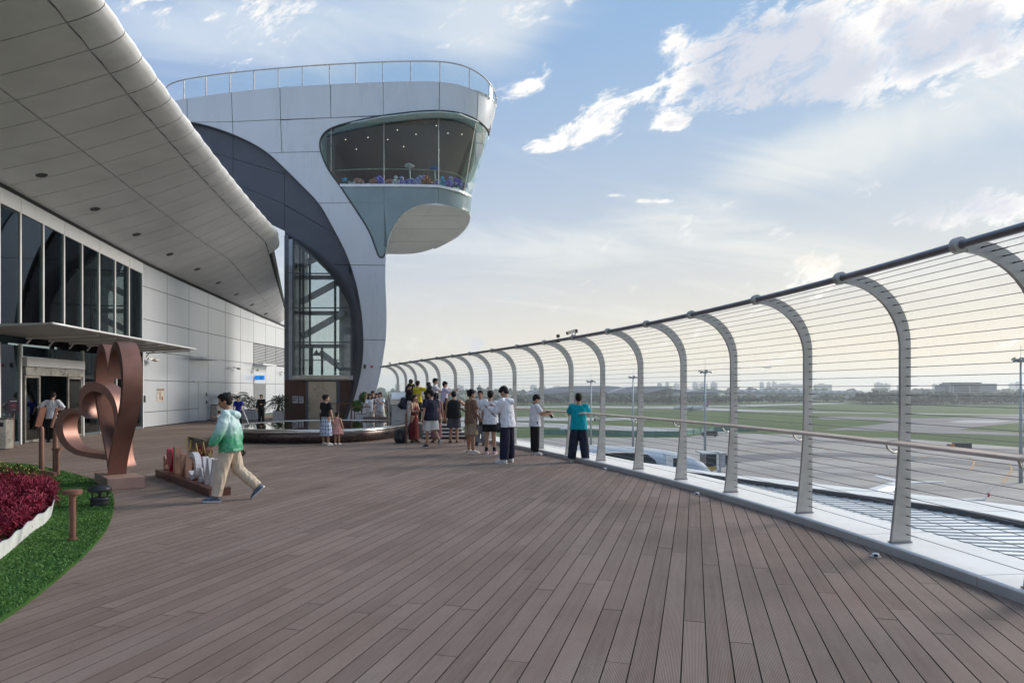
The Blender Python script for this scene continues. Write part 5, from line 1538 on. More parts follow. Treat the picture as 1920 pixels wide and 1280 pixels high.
# small vehicles on the apron
def truck(loc, rz, label, body, cab, L=6.5):
    r = empty('service_truck', loc, rz, label, 'truck', 'vehicles on the apron')
    mb = MB(); mb.bbox((0, -0.7, 1.75), (2.3, L * .68, 2.1), 0.08); mb.build('box_body', body, r)
    mb = MB(); mb.prism([(-1.1, L * .5, 0.6), (-1.1, L * .5, 1.5), (-1.1, L * .44, 2.3), (-1.1, L * .29, 2.4), (-1.1, L * .29, 0.6)], (2.2, 0, 0)); mb.build('cab', cab, r)
    mb = MB(); mb.box((0, 0, 0.6), (2.1, L * .95, 0.25)); mb.build('chassis', M_black, r)
    mb = MB(); mb.prism([(-1.0, L * .505, 1.5), (-1.0, L * .455, 2.2), (1.0, L * .455, 2.2), (1.0, L * .505, 1.5)], (0, 0.05, 0.0)); mb.build('windscreen', M_win, r)
    for s in (-1, 1):
        for yy in (-L * .3, L * .33):
            q = MB(); q.sweep([(s * 0.85, yy, 0.48), (s * 1.15, yy, 0.48)], 0.48, 10); q.build('wheel', M_black, r)
p = G(1122, 790, GZ); truck((p.x, p.y, GZ + .1), R(80), 'dark service truck on the taxiway right of the teal shirt', M_airgrey, M_black)
p = G(1056, 813, GZ); truck((p.x, p.y, GZ + .1), R(85), 'white and yellow service truck behind the fence post at the apron edge', M_white, mat('machine_yellow', (0.5, 0.4, 0.05), 0.5))
p = G(1800, 844, GZ); truck((p.x, p.y, GZ + .1), R(88), 'low dark tug with orange ends out on the open apron', M_black, mat('machine_orange', (0.5, 0.2, 0.03), 0.5), 9)
p = G(1331, 818.5, GZ); truck((p.x, p.y, GZ + .1), R(85), 'dark flat vehicle parked at the end of the green fence', M_black, M_black, 8)

# ------------------------------------------------------------------ moist air over the airfield
def build_haze():
    mb = MB(); mb.box((0, 3500, 70), (26000, 13000 + 600, 190))
    o = mb.build('haze', None); tag(o, 'pale moist haze filling the air over the airfield', 'haze', kind='stuff')
    m = bpy.data.materials.new('haze_air'); m.use_nodes = True
    k = NT(m.node_tree)
    for n in list(m.node_tree.nodes): m.node_tree.nodes.remove(n)
    v = k.n('ShaderNodeVolumePrincipled'); v.inputs['Color'].default_value = (0.92, 0.95, 0.98, 1); v.inputs['Density'].default_value = HAZE
    v.inputs['Anisotropy'].default_value = 0.3
    out = k.n('ShaderNodeOutputMaterial'); k.link(v.outputs[0], out.inputs['Volume'])
    o.data.materials.append(m)
HAZE = 0.00017
build_haze()
# ------------------------------------------------------------------ lawn with flower bed
def lawn_material():
    m = bpy.data.materials.new('artificial_turf'); m.use_nodes = True
    k = NT(m.node_tree); b = m.node_tree.nodes['Principled BSDF']
    g = k.n('ShaderNodeNewGeometry')
    n1 = k.noise(g.outputs['Position'], 1.2, 5, 0.6); n2 = k.noise(g.outputs['Position'], 90, 3, 0.6)
    c = k.mix(k.smooth(n1, 0.3, 0.7), (0.030, 0.085, 0.016, 1), (0.056, 0.130, 0.024, 1))
    c = k.mix(k.smooth(n2, 0.35, 0.7, 0, 0.6), c, (0.018, 0.050, 0.011, 1))
    k.link(c, b.inputs['Base Color']); b.inputs['Roughness'].default_value = 0.85; b.inputs['Specular IOR Level'].default_value = 0.15
    return m
M_turf = lawn_material()
LZ = 0.030
mb = MB(); pts = [Vector((p.x, p.y, LZ)) for p in LAWN_S]
mb.add(pts + [Vector((p.x, p.y, -0.01)) for p in LAWN_S], [tuple(range(len(pts)))] + [(i, (i + 1) % len(pts), (i + 1) % len(pts) + len(pts), i + len(pts)) for i in range(len(pts))])
lawn = mb.build('lawn', M_turf); tag(lawn, kind='structure')
def leafmat(name, c0, c1):
    m = bpy.data.materials.new(name); m.use_nodes = True
    k = NT(m.node_tree); b = m.node_tree.nodes['Principled BSDF']
    g = k.n('ShaderNodeNewGeometry'); oi = k.n('ShaderNodeObjectInfo')
    nz = k.noise(g.outputs['Position'], 14.0, 3, 0.6)
    c = k.mix(k.smooth(nz, 0.3, 0.7), c0 + (1,), c1 + (1,))
    c = k.mix(k.m('MULTIPLY', oi.outputs['Random'], 0.35), c, tuple(x * 0.5 for x in c0) + (1,))
    k.link(c, b.inputs['Base Color']); b.inputs['Roughness'].default_value = 0.55; b.inputs['Specular IOR Level'].default_value = 0.3
    if 'Subsurface Weight' in b.inputs: pass
    return m
def blades():
    rng = np.random.default_rng(4); N = 90000
    xs = rng.uniform(-11.5, -3.6, N * 2); ys = rng.uniform(4.2, 15.5, N * 2)
    # denser near the camera
    keep = rng.random(N * 2) < np.clip(9.0 / ys, 0, 1) ** 1.5
    xs, ys = xs[keep], ys[keep]
    vis = (960 + xs / ys * F > -30)
    xs, ys = xs[vis], ys[vis]
    ok = np.array([in_poly(x, y, LAWN_S) for x, y in zip(xs[:70000], ys[:70000])])
    xs, ys = xs[:70000][ok], ys[:70000][ok]
    n = len(xs); a = rng.uniform(0, 6.283, n); h = rng.uniform(0.010, 0.019, n); w = 0.004 + 0.0007 * ys
    lx = rng.normal(0, 0.012, n); ly = rng.normal(0, 0.012, n)
    V = np.zeros((n, 3, 3))
    V[:, 0] = np.stack([xs - np.cos(a) * w, ys - np.sin(a) * w, np.full(n, LZ - 0.002)], 1)
    V[:, 1] = np.stack([xs + np.cos(a) * w, ys + np.sin(a) * w, np.full(n, LZ - 0.002)], 1)
    V[:, 2] = np.stack([xs + lx, ys + ly, LZ + h], 1)
    me = bpy.data.meshes.new('turf_blades')
    me.from_pydata(V.reshape(-1, 3).tolist(), [], np.arange(n * 3).reshape(-1, 3).tolist()); me.materials.append(leafmat('turf_blade', (0.058, 0.155, 0.027), (0.082, 0.195, 0.036)))
    o = bpy.data.objects.new('turf_blades', me); link(o, lawn); tag(o, kind='stuff')
blades()

# white picket edging
edging = empty('bed_edging', G(45, 1012), label='low white wavy picket edging around the red flower bed', cat='edging')
ep = [G(x, y, LZ) for x, y in ((-60, 1085), (-20, 1062), (0, 1047), (22, 1030), (42, 1012), (60, 996), (78, 985), (90, 975), (97, 962), (96, 950))]
ep = [Vector((p[0], p[1], LZ)) for p in chaikin([(p.x, p.y) for p in ep], 2)]
Ls = [0]
for a, b in zip(ep[:-1], ep[1:]): Ls.append(Ls[-1] + (b - a).length)
rnd = random.Random(8)
M_picket = mat('white_picket', (0.70, 0.71, 0.70), 0.45, 0, 0.08, 9)
s = 0.0; i = 0
while s < Ls[-1] - 0.05:
    def at(q): return Vector((float(np.interp(q, Ls, [p.x for p in ep])), float(np.interp(q, Ls, [p.y for p in ep])), LZ))
    a, b = at(s), at(s + 0.043); t = (b - a).normalized(); nrm = Vector((t.y, -t.x, 0))
    h = 0.175 + 0.012 * math.sin(i * 0.55); lean = nrm * 0.03
    mb = MB(); V = []
    for z, f in ((0, 0), (h * .85, .85), (h, 1.0)):
        ins = 0.006 if f == 1.0 else 0.0
        for p, sg in ((a, 1), (b, -1)):
            q = p + t * (ins * sg) + lean * f + Vector((0, 0, z)); V += [q, q + nrm * 0.008]
    mb.add(V, [(0, 2, 6, 4), (1, 5, 7, 3), (4, 6, 10, 8), (5, 9, 11, 7), (0, 4, 5, 1), (4, 8, 9, 5), (2, 3, 7, 6), (6, 7, 11, 10), (8, 10, 11, 9)])
    mb.build('picket', M_picket, edging, world=True); s += 0.047; i += 1
mb = MB(); mb.sweep([p + Vector((0, 0, 0.06)) + Vector((0, 0, 0)) for p in ep], 0.006, 5); mb.build('picket_wire', M_picket, edging, world=True)

# crimson plume plants: four leaf-mass variants, copied
M_crim = leafmat('crimson_leaf', (0.17, 0.009, 0.030), (0.38, 0.040, 0.075))
def leaf(mb, p, d, L, w, droop):
    d = d.normalized(); side = d.cross(Vector((0, 0, 1)))
    if side.length < 1e-3: side = Vector((1, 0, 0))
    side.normalize()
    a = p; m_ = p + d * (L * .5); e = p + d * L - Vector((0, 0, droop * L))
    up = side.cross(d) * (w * .25)
    mb.add([a, m_ + side * w * .5 + up, e, m_ - side * w * .5 + up, m_ - up * .4], [(0, 1, 4), (1, 2, 4), (2, 3, 4), (3, 0, 4)])
plant_meshes = []
for v in range(5):
    rnd = random.Random(40 + v); mb = MB()
    H = rnd.uniform(0.30, 0.40)
    for q in range(6):
        bx, by = rnd.uniform(-.07, .07), rnd.uniform(-.07, .07); top = H * rnd.uniform(.75, 1.05)
        mb.sweep([(bx * .4, by * .4, 0), (bx, by, top)], [0.008, 0.004], 4)
        for j in range(17):
            f = rnd.uniform(0.25, 1.0); a = rnd.uniform(0, 6.283); el_ = rnd.uniform(-0.1, 1.1) * (0.5 + f)
            leaf(mb, Vector((bx * (0.4 + .6 * f), by * (0.4 + .6 * f), top * f)), Vector((math.cos(a), math.sin(a), el_)), rnd.uniform(.07, .15), rnd.uniform(.016, .03), rnd.uniform(0.1, .6))
    plant_meshes.append((mb, H))
pm = []
for mb, H in plant_meshes:
    me = bpy.data.meshes.new('leaves'); me.from_pydata([tuple(p) for p in mb.v], [], mb.f); me.materials.append(M_crim); pm.append(me)
rnd = random.Random(21)
bed = [G(x, y) for x, y in ((-60, 1075), (0, 1035), (45, 1002), (75, 978), (92, 962), (103, 945), (100, 935), (60, 925), (0, 930), (-60, 940))]
spots = []
tries = 0
while len(spots) < 78 and tries < 6000:
    tries += 1
    x = rnd.uniform(-9.5, -4.6); y = rnd.uniform(6.5, 11.2)
    if not in_poly(x, y, bed): continue
    if min([9] + [math.hypot(x - a, y - b) for a, b in spots]) < 0.17: continue
    spots.append((x, y))
for i, (x, y) in enumerate(spots):
    o = bpy.data.objects.new('crimson_plant', pm[i % 5]); o.location = (x, y, LZ); o.rotation_euler = (rnd.uniform(-.15, .15), rnd.uniform(-.15, .15), rnd.uniform(0, 6.28)); s = rnd.uniform(0.85, 1.12); o.scale = (s * 1.15, s * 1.15, s)
    link(o); tag(o, 'crimson leafy plant in the flower bed behind the white edging', 'plant', 'crimson plants in the flower bed')
# low yellow-green flowers behind and in front of the red bed
def ground_cover(name, poly_px, n, label, seed, hh):
    rnd = random.Random(seed); poly = [G(x, y) for x, y in poly_px]; mbg = MB(); xs = [p.x for p in poly]; ys = [p.y for p in poly]
    c = 0
    M1 = leafmat(name + '_leaf', (0.05, 0.075, 0.016), (0.16, 0.15, 0.035))
    while c < n:
        x = rnd.uniform(min(xs), max(xs)); y = rnd.uniform(min(ys), max(ys))
        if not in_poly(x, y, poly): continue
        c += 1
        for q in range(9):
            a = rnd.uniform(0, 6.28); leaf(mbg, Vector((x, y, LZ + rnd.uniform(0, hh * .6))), Vector((math.cos(a), math.sin(a), rnd.uniform(.4, 2))), rnd.uniform(.05, .11), .022, .3)
    o = mbg.build(name, M1, fix=False); tag(o, label, 'plants', kind='stuff')
    mbf = MB()
    for q in range(n // 2):
        x = rnd.uniform(min(xs), max(xs)); y = rnd.uniform(min(ys), max(ys))
        if in_poly(x, y, poly): mbf.ball((x, y, LZ + hh + rnd.uniform(-.03, .03)), 0.013, 5, 4)
    o2 = mbf.build('small_blossoms', mat('tiny_blossom', (0.6, 0.45, 0.15), 0.7, 0, 0.4, 5), o, fix=False); tag(o2, kind='stuff')
ground_cover('ground_cover', [(-60, 925), (0, 915), (60, 915), (85, 905), (75, 890), (40, 882), (0, 878), (-60, 880)], 420, 'low yellow-green flowering ground cover behind the red plants', 2, 0.12)
ground_cover('ground_cover', [(-60, 1085), (0, 1036), (14, 1020), (2, 1012), (-60, 1040)], 120, 'small yellow-green ground cover at the left picture edge before the edging', 3, 0.12)

# mushroom bollard lights
def bollard(px, py, h, label):
    p = G(px, py, LZ); r = empty('bollard_light', p, label=label, cat='bollard light', group='brown bollard lights on the lawn')
    mb = MB(); mb.lathe([(0.055, 0), (0.055, 0.015), (0.034, 0.02), (0.034, h - 0.05)], 14); mb.build('post', M_brown, r, smooth=True, sharp=40)
    mb = MB(); mb.lathe([(0.07, h - 0.05), (0.098, h - 0.045), (0.098, h - 0.005), (0.09, h)], 18); mb.build('cap', M_brown, r, smooth=True, sharp=40)
bollard(136, 1011, 0.56, 'brown bollard light on the lawn in front of the red plants')
bollard(108, 889, 0.53, 'brown bollard light on the lawn beside the two sign posts')

# black garden speaker
p = G(187, 946, LZ); r = empty('garden_speaker', p, label='black mushroom-shaped garden speaker on the lawn edge by the pedestal', cat='speaker')
mb = MB(); mb.lathe([(0.125, 0), (0.13, 0.02), (0.12, 0.05), (0.128, 0.09), (0.115, 0.11)], 18); mb.build('base', M_black, r, smooth=True, sharp=40)
for a in (0.5, 2.07, 3.64, 5.2):
    mb = MB(); mb.bar((0.095 * math.cos(a), 0.095 * math.sin(a), 0.10), (0.10 * math.cos(a), 0.10 * math.sin(a), 0.20), 0.035, 0.02); mb.build('strut', M_black, r)
mb = MB(); mb.lathe([(0.10, 0.19), (0.148, 0.205), (0.155, 0.235), (0.13, 0.27), (0.07, 0.292), (0.02, 0.297)], 20); mb.build('dome', M_black, r, smooth=True, sharp=50)

# sign posts with tilted boards
for px, py, lab, tw in ((78, 884, 'left brown sign post on the lawn carrying a tilted leaflet board', -1.45), (104, 889, 'right brown sign post on the lawn carrying a narrow tilted board', -1.15)):
    p = G(px, py, LZ); r = empty('sign_post', p, 0, lab, 'sign post', 'brown sign posts on the lawn')
    mb = MB(); mb.lathe([(0.05, 0), (0.046, 0.88), (0.03, 0.93)], 12); mb.build('post', M_brown, r, smooth=True, sharp=40)
    Mx = Matrix.Rotation(tw, 3, 'Z') @ Matrix.Rotation(R(-14), 3, 'X')
    mb = MB(); mb.box(Vector((-0.02, 0, 1.13)), (0.24, 0.02, 0.40), M=Mx); mb.build('board', M_brown, r)
    mb = MB(); mb.box(Vector((-0.02, 0, 1.13)) + Mx @ Vector((0, -0.013, 0)), (0.20, 0.004, 0.36), M=Mx); mb.build('leaflet', mat('leaflet_print', (0.30, 0.24, 0.18), 0.5, 0, 0.5, 12.0), r)
a, b = G(78, 884, .86), G(104, 889, .86); 
r = empty('rope_bar', G(91, 886), label='short brown cross bar joining the two sign posts', cat='bar'); mb = MB(); mb.bar(Vector((a.x, a.y, .86)), Vector((b.x, b.y, .86)), 0.03, 0.04); mb.build('bar', M_brown, r, world=True)

# interlocked hearts
def heart_band(sx, sy, thick, n=96):
    pts = []; inner = []
    fx = 1 - thick / (16 * sx); h = 29 * sy; fy = 1 - thick * 1.18 / (0.5 * h); y0 = 0.52 * h
    for i in range(n):
        t = 2 * math.pi * i / n
        x = 16 * math.sin(t) ** 3 * sx; y = (13 * math.cos(t) - 5 * math.cos(2 * t) - 2 * math.cos(3 * t) - math.cos(4 * t) + 17) * sy
        # narrow, pointed foot
        pts.append(Vector((x, y))); inner.append(Vector((x * fx, y0 + (y - y0) * fy)))
    return pts, inner
def heart(root, name, origin, ax, up, nrm, sx, sy, thick, width, m_):
    o, i_ = heart_band(sx, sy, thick); n = len(o); mb = MB(); V = []
    for sgn in (0.5, -0.5):
        for p in o: V.append(origin + ax * p.x + up * p.y + nrm * (width * sgn))
        for p in i_: V.append(origin + ax * p.x + up * p.y + nrm * (width * sgn))
    Fs = []
    for k_ in range(n):
        k2 = (k_ + 1) % n
        Fs += [(k_, k2, n + k2, n + k_), (2 * n + k_, 3 * n + k_, 3 * n + k2, 2 * n + k2), (k_, 2 * n + k_, 2 * n + k2, k2), (n + k_, n + k2, 3 * n + k2, 3 * n + k_)]
    mb.add(V, Fs); ob = mb.build(name, m_, root, world=True, smooth=True, sharp=32)
    bv = ob.modifiers.new('bevel', 'BEVEL'); bv.width = 0.006; bv.segments = 2; bv.limit_method = 'ANGLE'; bv.angle_limit = R(40)
    return ob
P0 = G(201, 919); P1 = G(271, 914); P3 = G(177, 905.5); P2 = P1 + (P3 - P0)
hs = empty('heart_sculpture', (P0 + P2) / 2, label='rose bronze sculpture of two interlocked hearts on a low block', cat='sculpture')
hs.location.z = 0
mb = MB(); mb.prism([P0, P1, P2, P3], (0, 0, 0.20)); pe = mb.build('pedestal', mat('pedestal_bronze', (0.40, 0.25, 0.20), 0.5, 0.15, 0.12, 3), hs, world=True)
_bv = pe.modifiers.new('bevel', 'BEVEL'); _bv.width = 0.008; _bv.segments = 2
cx = Vector(((P0 + P2) / 2).to_tuple()); cx.z = 0.19
u1 = Vector((-0.72, 0.69, 0)).normalized(); n1_ = Vector((-0.69, -0.72, 0)).normalized()
base1 = cx + Vector((0.0, -0.05, 0))
heart(hs, 'tall_heart', base1, u1, Vector((0, 0, 1)), n1_, 0.052, 0.0815, 0.12, 0.30, M_bronze)
n2_ = Vector((-0.22, -0.975, 0)).normalized(); lat = Vector((0.975, -0.22, 0)).normalized()
th = R(43); up2 = Vector((0, 0, 1)) * math.cos(th) - lat * math.sin(th); ax2 = lat * math.cos(th) + Vector((0, 0, 1)) * math.sin(th)
tip2 = Vector((-6.94, 12.42, 0.32))
heart(hs, 'tilted_heart', tip2, ax2, up2, n2_, 0.045, 0.0575, 0.135, 0.32, M_bronze)

# letter sign on a long plinth
Pn, Pf = G(392, 931.5), G(291, 891.5)
rdir = (Pf - Pn).normalized(); Llen = (Pf - Pn).length; nf = Vector((rdir.y, -rdir.x, 0))
ls = empty('letter_sign', (Pn + Pf) / 2, label='row of standing bronze and white letters with a red heart on a dark plinth', cat='sign')
mb = MB(); mb.prism([Pn - nf * 0.0, Pf, Pf + nf * 0.34, Pn + nf * 0.34], (0, 0, 0.13)); pl_ = mb.build('plinth', mat('plinth_brown', (0.13, 0.06, 0.045), 0.4, 0.3), ls, world=True)
M_letw = mat('letter_white', (0.55, 0.54, 0.56), 0.4, 0.1); M_letb = mat('letter_bronze', (0.46, 0.27, 0.21), 0.4, 0.5); M_letred = mat('letter_red', (0.42, 0.015, 0.05), 0.35)
glyphs = [('W', 0.10, 0.62, M_letw), ('e', 0.72, 0.50, M_letw), ('C', 1.10, 0.66, M_letw), ('N', 1.72, 0.56, M_letb), ('-', 2.28, 0.5, M_letb), ('I', 2.46, 0.78, M_letb), ('H', 2.66, 0.44, M_letred), ('s', 3.16, 0.56, M_letb)]
for ch, off, size, m_ in glyphs:
    o0 = Pn + rdir * off + nf * 0.10 + Vector((0, 0, 0.132))
    if ch == 'H':
        mb = MB(); pts = []
        for i in range(40):
            t = 2 * math.pi * i / 40
            x = 16 * math.sin(t) ** 3; y = 13 * math.cos(t) - 5 * math.cos(2 * t) - 2 * math.cos(3 * t) - math.cos(4 * t) + 17
            pts.append(o0 + rdir * (x / 32 * 0.42 + 0.22) + Vector((0, 0, y / 29 * 0.44)))
        mb.prism(pts, nf * 0.11); mb.build('heart_letter', m_, ls, world=True); continue
    if ch in ('I', '-'):
        w, h, z0 = (0.12, 0.50, 0.0) if ch == 'I' else (0.10, 0.09, 0.24)
        mb = MB(); q = o0 + Vector((0, 0, z0)); mb.prism([q, q + rdir * w, q + rdir * w + Vector((0, 0, h)), q + Vector((0, 0, h))], nf * 0.11); mb.build('letter', m_, ls, world=True); continue
    cu = bpy.data.curves.new('letter', 'FONT'); cu.body = ch; cu.size = size; cu.extrude = 0.0; cu.offset = 0.012; cu.resolution_u = 6
    tmp = bpy.data.objects.new('tmp_letter', cu); COL.objects.link(tmp)
    bpy.context.view_layer.update()
    me0 = tmp.to_mesh()
    bm = bmesh.new(); bm.from_mesh(me0); tmp.to_mesh_clear(); bpy.data.objects.remove(tmp)
    bmesh.ops.remove_doubles(bm, verts=bm.verts[:], dist=0.0005)
    fr_ = bm.faces[:]
    ext = bmesh.ops.extrude_face_region(bm, geom=fr_)
    nv = [g_ for g_ in ext['geom'] if isinstance(g_, bmesh.types.BMVert)]
    for v_ in nv: v_.co.z += 0.10
    bmesh.ops.recalc_face_normals(bm, faces=bm.faces[:])
    zmin = min(v_.co.y for v_ in bm.verts); xmin = min(v_.co.x for v_ in bm.verts)
    mb = MB(); bm.verts.index_update()
    mb.add([o0 + rdir * (v_.co.x - xmin) + Vector((0, 0, v_.co.y - zmin)) + nf * v_.co.z for v_ in bm.verts], [[v_.index for v_ in f_.verts] for f_ in bm.faces]); bm.free()
    mb.build('letter', m_, ls, world=True)
# clear board with golden line drawing standing behind the letters
wb0 = Vector((-5.42, 12.30, 0)); wb1 = Vector((-6.37, 13.40, 0))
ws_ = empty('outline_board', (wb0 + wb1) / 2, label='clear acrylic board with golden line drawing behind the letters', cat='board')
mb = MB(); z0, z1 = 0.10, 0.80
M_gold = mat('gold_line', (0.55, 0.42, 0.18), 0.35, 0.6)
mb.prism([wb0 + Vector((0, 0, z0)), wb1 + Vector((0, 0, z0)), wb1 + Vector((0, 0, z1)), wb0 + Vector((0, 0, z1))], nf * 0.008); mb.build('acrylic_sheet', glass('acrylic', (0.90, 0.90, 0.85), 0.5, 0.02, 0.93), ws_, world=True)
def onb(s_, z): return wb0.lerp(wb1, s_) - nf * 0.006 + Vector((0, 0, z))
rnd = random.Random(31)
fr_ = MB()
for a, b in (((0, z0), (1, z0)), ((1, z0), (1, z1)), ((1, z1), (0, z1)), ((0, z1), (0, z0))): fr_.sweep([onb(*a), onb(*b)], 0.006, 5)
fr_.build('frame', M_gold, ws_, world=True)
_sk = [(0.0, .86), (.06, .80), (.10, .98), (.16, .84), (.24, .86), (.30, 1.06), (.36, .82), (.46, .90), (.52, .82), (.60, 1.0), (.62, .78), (.72, .86), (.84, .84), (.84, 1.05), (.9, .86), (1.0, .9)]
skyl = [(a, b - 0.30) for a, b in _sk]
ln = MB(); ln.sweep([onb(s_, z) for s_, z in skyl], 0.005, 4); ln.sweep([onb(.03, .30), onb(.2, .36), onb(.45, .30), onb(.7, .35), onb(.97, .30)], 0.005, 4)
for q in range(26):
    s0 = rnd.uniform(.03, .9); zz = rnd.uniform(.22, .56); ln.sweep([onb(s0, zz), onb(s0 + rnd.uniform(.02, .08), zz + rnd.uniform(-.06, .06))], 0.004, 4)
ln.build('line_drawing', M_gold, ws_, world=True)
for q in (0.02, 0.98):
    lg = MB(); lg.sweep([onb(q, 0.0), onb(q, z0)], 0.012, 6); lg.build('leg', M_gold, ws_, world=True)

# no-smoking stand and steel litter bin beside the entrance
p = G(26, 838); r = empty('sign_stand', p, R(20), 'purple no smoking notice on a thin brown stand by the entrance', 'sign')
hs_ = 1.0
mb = MB(); mb.lathe([(0.10, 0), (0.10, 0.02), (0.022, 0.03), (0.02, 1.0)], 10); mb.build('pole', M_brown, r)
mb = MB(); mb.bbox((0, -0.02, 1.22), (0.30, 0.02, 0.40), 0.005); mb.build('panel', mat('notice_purple', (0.10, 0.06, 0.09), 0.4), r)
mb = MB(); 
for i in range(20):
    a0, a1 = 2 * math.pi * i / 20, 2 * math.pi * (i + 1) / 20
    mb.add([(0.075 * math.cos(a0), -0.033, 1.24 + .075 * math.sin(a0)), (0.075 * math.cos(a1), -0.033, 1.24 + .075 * math.sin(a1)), (0.056 * math.cos(a1), -0.033, 1.24 + .056 * math.sin(a1)), (0.056 * math.cos(a0), -0.033, 1.24 + .056 * math.sin(a0))], [(0, 1, 2, 3)])
mb.bar((-.05, -.033, 1.29), (.05, -.033, 1.19), 0.004, 0.014); mb.build('no_smoking_ring', mat('sign_red', (0.55, 0.05, 0.06), 0.5), r)
mb = MB(); mb.box((0, -0.033, 1.24), (0.07, 0.004, 0.012)); mb.box((0, -0.033, 1.375), (0.17, 0.004, 0.03)); mb.box((0, -0.033, 1.12), (0.10, 0.004, 0.014)); mb.build('sign_print', M_white, r)
p = G(4, 842); r = empty('litter_bin', p, R(10), 'grey steel litter bin at the left picture edge by the glass front', 'bin')
mb = MB(); mb.bbox((0, 0, 0.44), (0.42, 0.40, 0.86), 0.02); mb.build('bin_body', M_steel, r)
mb = MB(); mb.bbox((0, 0, 0.895), (0.45, 0.43, 0.04), 0.01); mb.build('lid', M_postedge, r); mb = MB(); mb.box((0, -0.204, 0.72), (0.26, 0.01, 0.12)); mb.build('slot', M_black, r)

# small dome lights on the deck along the ledge
for px, py, lab in ((1642, 1043, 'nearest white dome light on the deck beside the ledge'), (1307, 927, 'middle white dome light on the deck beside the ledge'), (1134, 880, 'farther white dome light on the deck beside the ledge'), (1013, 853, 'farthest white dome light near the feet of the camera boy')):
    p = G(px, py); r = empty('deck_light', p, 0.5, lab, 'deck light', 'small dome lights on the deck')
    mb = MB(); mb.lathe([(0.055, 0.0), (0.055, 0.006), (0.042, 0.012)], 16); mb.build('flange', M_steel, r)
    mb = MB(); mb.lathe([(0.040, 0.010), (0.038, 0.024), (0.026, 0.037), (0.008, 0.042)], 16); mb.build('dome', M_white, r, smooth=True)
    mb = MB(); mb.box((-0.03, -0.02, 0.022), (0.022, 0.03, 0.018)); mb.build('lens', M_black, r)

# ------------------------------------------------------------------ water basin
bc = Vector((-7.02, 25.3, 0))
def sup(a, b, n, t):
    c, s_ = math.cos(t), math.sin(t); return Vector((a * math.copysign(abs(c) ** (2 / n), c), b * math.copysign(abs(s_) ** (2 / n), s_), 0))
wb = empty('water_basin', bc, R(-6), 'large low dark basin with polished steel rim and still mirror water', 'water basin')
M_basin = mat('basin_metal', (0.10, 0.075, 0.07), 0.28, 0.75, 0.12, 2.0, rvar=0.08)
def ringmesh(prof, n=96, a=3.0, b=3.75, e=2.5, capin=False):
    mb = MB(); V = []
    for o, z in prof:
        for j in range(n):
            p = sup(a + o, b + o, e, 2 * math.pi * j / n); V.append(Vector((p.x, p.y, z)))
    Fs = [(i * n + j, i * n + (j + 1) % n, (i + 1) * n + (j + 1) % n, (i + 1) * n + j) for i in range(len(prof) - 1) for j in range(n)]
    if capin: Fs.append(tuple((len(prof) - 1) * n + j for j in range(n)))
    return mb.add(V, Fs)
ringmesh([(-0.10, 0.0), (-0.10, 0.03), (-0.02, 0.05), (0.02, 0.16), (0.02, 0.27), (-0.0, 0.33)]).build('basin_wall', M_basin, wb, smooth=True)
ringmesh([(-0.0, 0.33), (0.02, 0.37), (0.0, 0.42), (-0.06, 0.45), (-0.16, 0.455), (-0.22, 0.44), (-0.23, 0.40)]).build('steel_rim', mat('polished_rim', (0.55, 0.53, 0.50), 0.18, 0.9, 0.05, 2), wb, smooth=True)
def water_mat():
    m = bpy.data.materials.new('still_water'); m.use_nodes = True
    k = NT(m.node_tree); b = m.node_tree.nodes['Principled BSDF']
    b.inputs['Base Color'].default_value = (0.012, 0.012, 0.014, 1); b.inputs['Roughness'].default_value = 0.02; b.inputs['Specular IOR Level'].default_value = 1.0
    b.inputs['Coat Weight'].default_value = 0.6; b.inputs['Coat Roughness'].default_value = 0.02
    g = k.n('ShaderNodeNewGeometry'); nz = k.noise(g.outputs['Position'], 2.5, 2, 0.5)
    bn = k.n('ShaderNodeBump'); bn.inputs['Strength'].default_value = 0.05; bn.inputs['Distance'].default_value = 0.02; k.link(nz, bn.inputs['Height']); k.link(bn.outputs[0], b.inputs['Normal'])
    return m
ringmesh([(-0.225, 0.432), (-0.5, 0.432)], capin=True).build('water', water_mat(), wb)
ringmesh([(-0.05, 0.0), (-0.04, 0.012), (-0.10, 0.02)]).build('base_trim', mat('basin_trim', (0.35, 0.28, 0.25), 0.4, 0.4), wb)

# ------------------------------------------------------------------ raised platform and steps
PZ = 0.44
pf = [Vector((-3.25, 24.95, 0)), Vector((deckX(24.95) + 0.05, 24.95, 0)), Vector((deckX(29) + .05, 29, 0)), Vector((deckX(34) + 0.05, 34, 0)), Vector((-7.6, 34, 0)), Vector((-4.4, 28.5, 0))]
mb = MB(); mb.prism([p + Vector((0, 0, 0.02)) for p in pf], (0, 0, PZ - 0.02)); plat = mb.build('platform', mat('platform_stone', (0.30, 0.28, 0.26), 0.5, 0, 0.12, 2)); tag(plat, kind='structure')
st = empty('steps', (-2.3, 24.4, 0), label='four light stone steps leading up to the raised viewing platform', cat='steps')
M_tread = mat('tread_stone', (0.42, 0.41, 0.39), 0.5, 0, 0.1, 3); M_riser = mat('riser_shade', (0.05, 0.04, 0.04), 0.6)  # dark risers carry the painted shadow below each tread
for i in range(4):
    y0 = 23.75 + i * 0.33; z1 = 0.11 * (i + 1)
    x0 = -3.1 - 0.02 * i; x1 = deckX(y0) - 0.1
    mb = MB(); mb.box(((x0 + x1) / 2, y0 + 0.16, z1 - 0.022), (x1 - x0, 0.36, 0.045)); mb.build('tread', M_tread, st, world=True)
    mb = MB(); mb.box(((x0 + x1) / 2, y0 + 0.20, z1 / 2 - 0.024), (x1 - x0 - 0.04, 0.26, z1 - 0.048)); mb.build('riser', M_riser, st, world=True)
